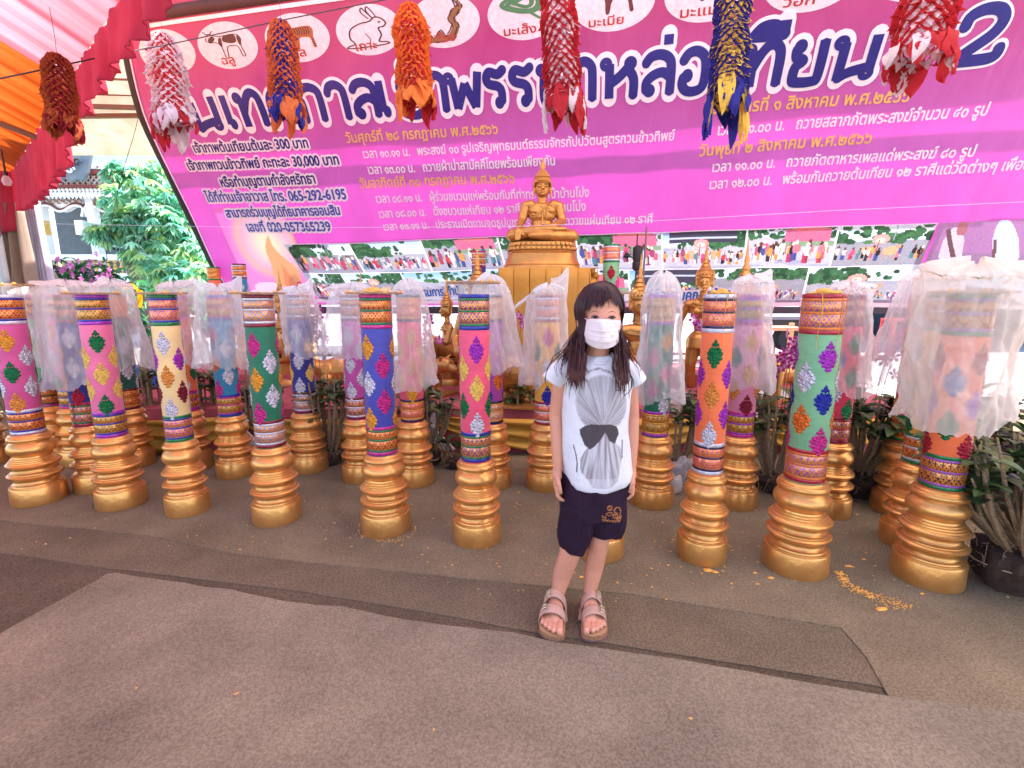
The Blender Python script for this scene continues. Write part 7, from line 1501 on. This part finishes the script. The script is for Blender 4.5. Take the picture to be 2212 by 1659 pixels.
# ---- sandals
STRAP = M('sandal_strap', (190, 148, 132), rough=.75, var=.08, vs=30, bump=.3, bs=150); CORK = M('cork', (150, 104, 74), rough=.9, var=.3, vs=120, bump=.4, bs=150); SOLE = M('rubber_sole', (112, 82, 84), rough=.8); BUCK = M('buckle_metal', (206, 196, 170), rough=.25, metal=.9, var=.05); FOOTB = M('footbed', (176, 134, 96), rough=.85)
for F, side in feet:
    sd = thing('sandal', 'x', 'x'); del sd['label']; del sd['category']; sd.parent = girl
    ol = cr([(-.022, 0), (-.012, .028), (.03, .033), (.08, .036), (.12, .046), (.15, .044), (.175, .026), (.186, -.004), (.183, -.03), (.165, -.043), (.12, -.041), (.07, -.032), (.03, -.03), (-.012, -.026)], 4, True)
    for nm, z0, z1, sc_, mt_ in (('outsole', .0, .006, 1.0, SOLE), ('cork_sole', .006, .020, .985, CORK), ('footbed', .020, .024, .95, FOOTB)):
        mb = MB(); n = len(ol); cx_ = .08
        vs = [F(cx_ + (a - cx_) * sc_, b * sc_, z0) for a, b in ol] + [F(cx_ + (a - cx_) * sc_, b * sc_, z1) for a, b in ol]; mb.add(vs, [tuple(range(n))[::-1], tuple(range(n, 2 * n))] + [(i, (i + 1) % n, (i + 1) % n + n, i + n) for i in range(n)]); mb.build(nm, mt_, sd, smooth=False)
    for (a0, a1, hgt) in ((.036, .070, .104), (.086, .122, .078)):
        mb = MB()
        def st(i, j, a0=a0, a1=a1, hgt=hgt):
            t = PI * i; a = a0 + (a1 - a0) * j + .012 * math.sin(t) * 0; wdt = .038 + .004 * (a0 > .05); x = -wdt * math.cos(t) + (.004 if a0 > .05 else 0); z = .014 + (hgt - .012) * math.sin(t) ** .75 - (.010 * (j) if hgt > .07 else .008 * j) * math.sin(t)
            return F(a + .008 * math.sin(t), x, z)
        mb.grid(st, 26, 6); o = mb.build('strap', STRAP, sd, angle=None); solidify(o, .0035, 1)
        # buckle on the outer part
        c = st(.68, .5); c2 = st(.60, .5); c3 = st(.76, .5); ax = (c3 - c2).normalized(); ay = (st(.68, 1) - st(.68, 0)).normalized(); nn = ax.cross(ay); nn = nn if nn.z > 0 else -nn
        q = [c + ax * a + ay * b + nn * .006 for a, b in ((-.009, -.014), (.009, -.014), (.009, .014), (-.009, .014), (-.009, -.014))]; mb = MB(); mb.tube(q, .0019, 6); mb.tube([c - ax * .009 + nn * .007, c + ax * .009 + nn * .007], .0014, 6); bk = mb.build('buckle', BUCK, sd)
    mb = MB(); mb.tube([F(.03, -.036, .012), F(.06, -.037, .024), F(.09, -.042, .012)], .006, 6, flat=.5); mb.tube([F(.03, .036, .012), F(.06, .038, .024), F(.09, .044, .012)], .006, 6, flat=.5); mb.build('side_strap', STRAP, sd)
# ---- hair
HAIR = M('dark_hair', (36, 17, 22), rough=.40, var=.35, vs=30, col2=(62, 29, 34), spec=.25, stretch=(3, 3, .5))
HAIRL = M('hair_ends', (74, 34, 32), rough=.45, var=.3, vs=30, spec=.3)
rnd = random.Random(4); hx, hy, hz = .0765, .0885, .0965
def hd(al, el, k=1.0):    # azimuth from the front towards the viewer's right, elevation
    return HC + (HM @ Vector((hx * k * math.sin(al) * math.cos(el), .012 - hy * k * math.cos(al) * math.cos(el), .016 + hz * k * math.sin(el))))
mb = MB()
def capf(i, j):
    al = 2 * PI * i; el = PI / 2 - j * (PI / 2 + .55); fr = math.cos(al); 
    lim = .78 if fr > .55 else (.78 + (.55 - fr) * -1.8 if fr > .0 else -.6); el = max(el, max(lim, -.75) if fr > .0 else -.75); return hd(al, el, .985)
mb.grid(capf, 64, 24, closed=True); mb.build('hair_cap', HAIR, girl, angle=None)
def lock(mb, pts, w, tip=.25, n=6): P = [Vector(q) for q in cr([tuple(p) for p in pts], 4)]; m = len(P); mb.tube(P, [w * (.5 + .5 * min(1, i / 3)) * (1 - (1 - tip) * (i / (m - 1)) ** 3) for i in range(m)], n, flat=.55)
crownp = hd(R(15), R(84), 1.01)
fr = MB()
for k in range(120):      # fringe
    al = R(-62 + 120 * rnd.random()); gap = al - R(6)
    e_end = R(9 + 17 * math.exp(-(gap / .22) ** 2)) if gap < 0 else R(11 + 12 * math.exp(-(gap / .16) ** 2))
    if al < R(-42): e_end = R(2)
    if al > R(42): e_end = R(4)
    e_end += R(rnd.gauss(0, 1.6)); al_e = al + (R(-6) if gap < 0 else R(4)) * rnd.random(); kk = 1.0 + .03 * rnd.random()
    lock(fr, [hd(R(12) + (al - R(12)) * .25, R(80), kk), hd(al * .7, R(58), kk * 1.015), hd(al, R(36), kk * 1.015), hd(al_e, e_end, kk * .985)], .0038, .15)
fr.build('fringe', HAIR, girl)['kind'] = 'stuff'
wisp = MB()
for (u0, v0, u1, v1, u2, v2) in ((1305, 645, 1306, 656, 1299, 666), (1312, 644, 1315, 656, 1316, 667), (1268, 655, 1264, 670, 1262, 684), (1302, 646, 1304, 655, 1300, 663), (1276, 652, 1270, 664, 1266, 672)): lock(wisp, [surf(u0, v0, .006), surf(u1, v1, .004), surf(u2, v2, .003)], .0013, .2, 5)
wisp.build('wisps', HAIR, girl)['kind'] = 'stuff'
side = MB(); ends = MB()
def side_lock(al, end, w, out=0):
    k = 1.0 + .05 * rnd.random(); a = hd(R(12) + (al - R(12)) * .3, R(76), k); b = hd(al * .8, R(50), k * 1.02); c = hd(al, R(12), k * 1.03); d = hd(al, R(-28), k * 1.04); e = Vector(end); m1 = d.lerp(e, .35) + Vector((out * .4, 0, 0)); m2 = d.lerp(e, .72) + Vector((out, 0, 0))
    lock(side, [a, b, c, d, m1, m2, e], w, .12)
# image left: over the ear, down past the shoulder; image right likewise; the rest down the back
for k in range(260):
    al = R(-58 - 52 * rnd.random()); u = 1246 + rnd.gauss(0, 9); v = 815 + rnd.gauss(0, 18); side_lock(al, A3(u, v, GY - .108 + .016 * rnd.random()), .0026, rnd.gauss(-.004, .005))
for k in range(100):
    al = R(-75 - 45 * rnd.random()); u = 1222 + rnd.gauss(0, 9); v = 800 + rnd.gauss(0, 16); side_lock(al, A3(u, v, GY - .045 + .04 * rnd.random()), .0025, rnd.gauss(-.006, .006))
for k in range(190):
    al = R(56 + 44 * rnd.random()); u = 1343 + rnd.gauss(0, 6); v = 815 + rnd.gauss(0, 20); side_lock(al, A3(u, v, GY - .106 + .016 * rnd.random()), .0026, rnd.gauss(.003, .004))
for k in range(90):
    al = R(70 + 45 * rnd.random()); u = 1356 + rnd.gauss(0, 7); v = 800 + rnd.gauss(0, 16); side_lock(al, A3(u, v, GY - .04 + .04 * rnd.random()), .0024, rnd.gauss(.004, .004))
for k in range(130):
    al = R(110 + 140 * rnd.random()); x = 1294 + 62 * math.sin(al) + rnd.gauss(0, 6); side_lock(al, A3(x, 812 + rnd.gauss(0, 15), GY + .085 + .015 * rnd.random()), .0045)
side.build('long_hair', HAIR, girl)['kind'] = 'stuff'
for pts in ([(1236, 745), (1210, 765), (1186, 790), (1178, 822), (1184, 842)], [(1232, 752), (1214, 770), (1200, 790), (1204, 815)], [(1238, 750), (1222, 775), (1212, 800), (1216, 815)], [(1228, 748), (1200, 768), (1190, 782), (1180, 800)], [(1352, 752), (1366, 768), (1382, 790), (1386, 806)], [(1350, 756), (1364, 776), (1378, 796), (1382, 815)], [(1348, 752), (1354, 790), (1366, 820), (1366, 838)], [(1344, 760), (1360, 800), (1362, 840), (1348, 856)], [(1330, 770), (1326, 800), (1338, 840), (1330, 842)], [(1262, 760), (1264, 790), (1272, 806)], [(1240, 780), (1232, 810), (1250, 836)], [(1330, 764), (1322, 790), (1332, 815)], [(1252, 790), (1256, 812), (1270, 824)]):
    for q in range(4): lock(ends, [at_y(u + rnd.gauss(0, 1.2), v + rnd.gauss(0, 1.5), GY - .085 - .01 * i / len(pts)) for i, (u, v) in enumerate(pts)], .0014, .2, 5)
for k in range(60): u = 1240 + rnd.gauss(0, 10); lock(ends, [at_y(u + 8, 760 + rnd.gauss(0, 14), GY - .07), at_y(u + 2, 806, GY - .104), at_y(u + rnd.gauss(3, 5), 828 + rnd.gauss(0, 12), GY - .102)], .0018, .1, 5)
for k in range(40): u = 1345 + rnd.gauss(0, 7); lock(ends, [at_y(u - 4, 760 + rnd.gauss(0, 14), GY - .07), at_y(u, 812, GY - .104), at_y(u + rnd.gauss(2, 5), 834 + rnd.gauss(0, 13), GY - .102)], .0018, .1, 5)
ends.build('hair_ends', HAIRL, girl)['kind'] = 'stuff'
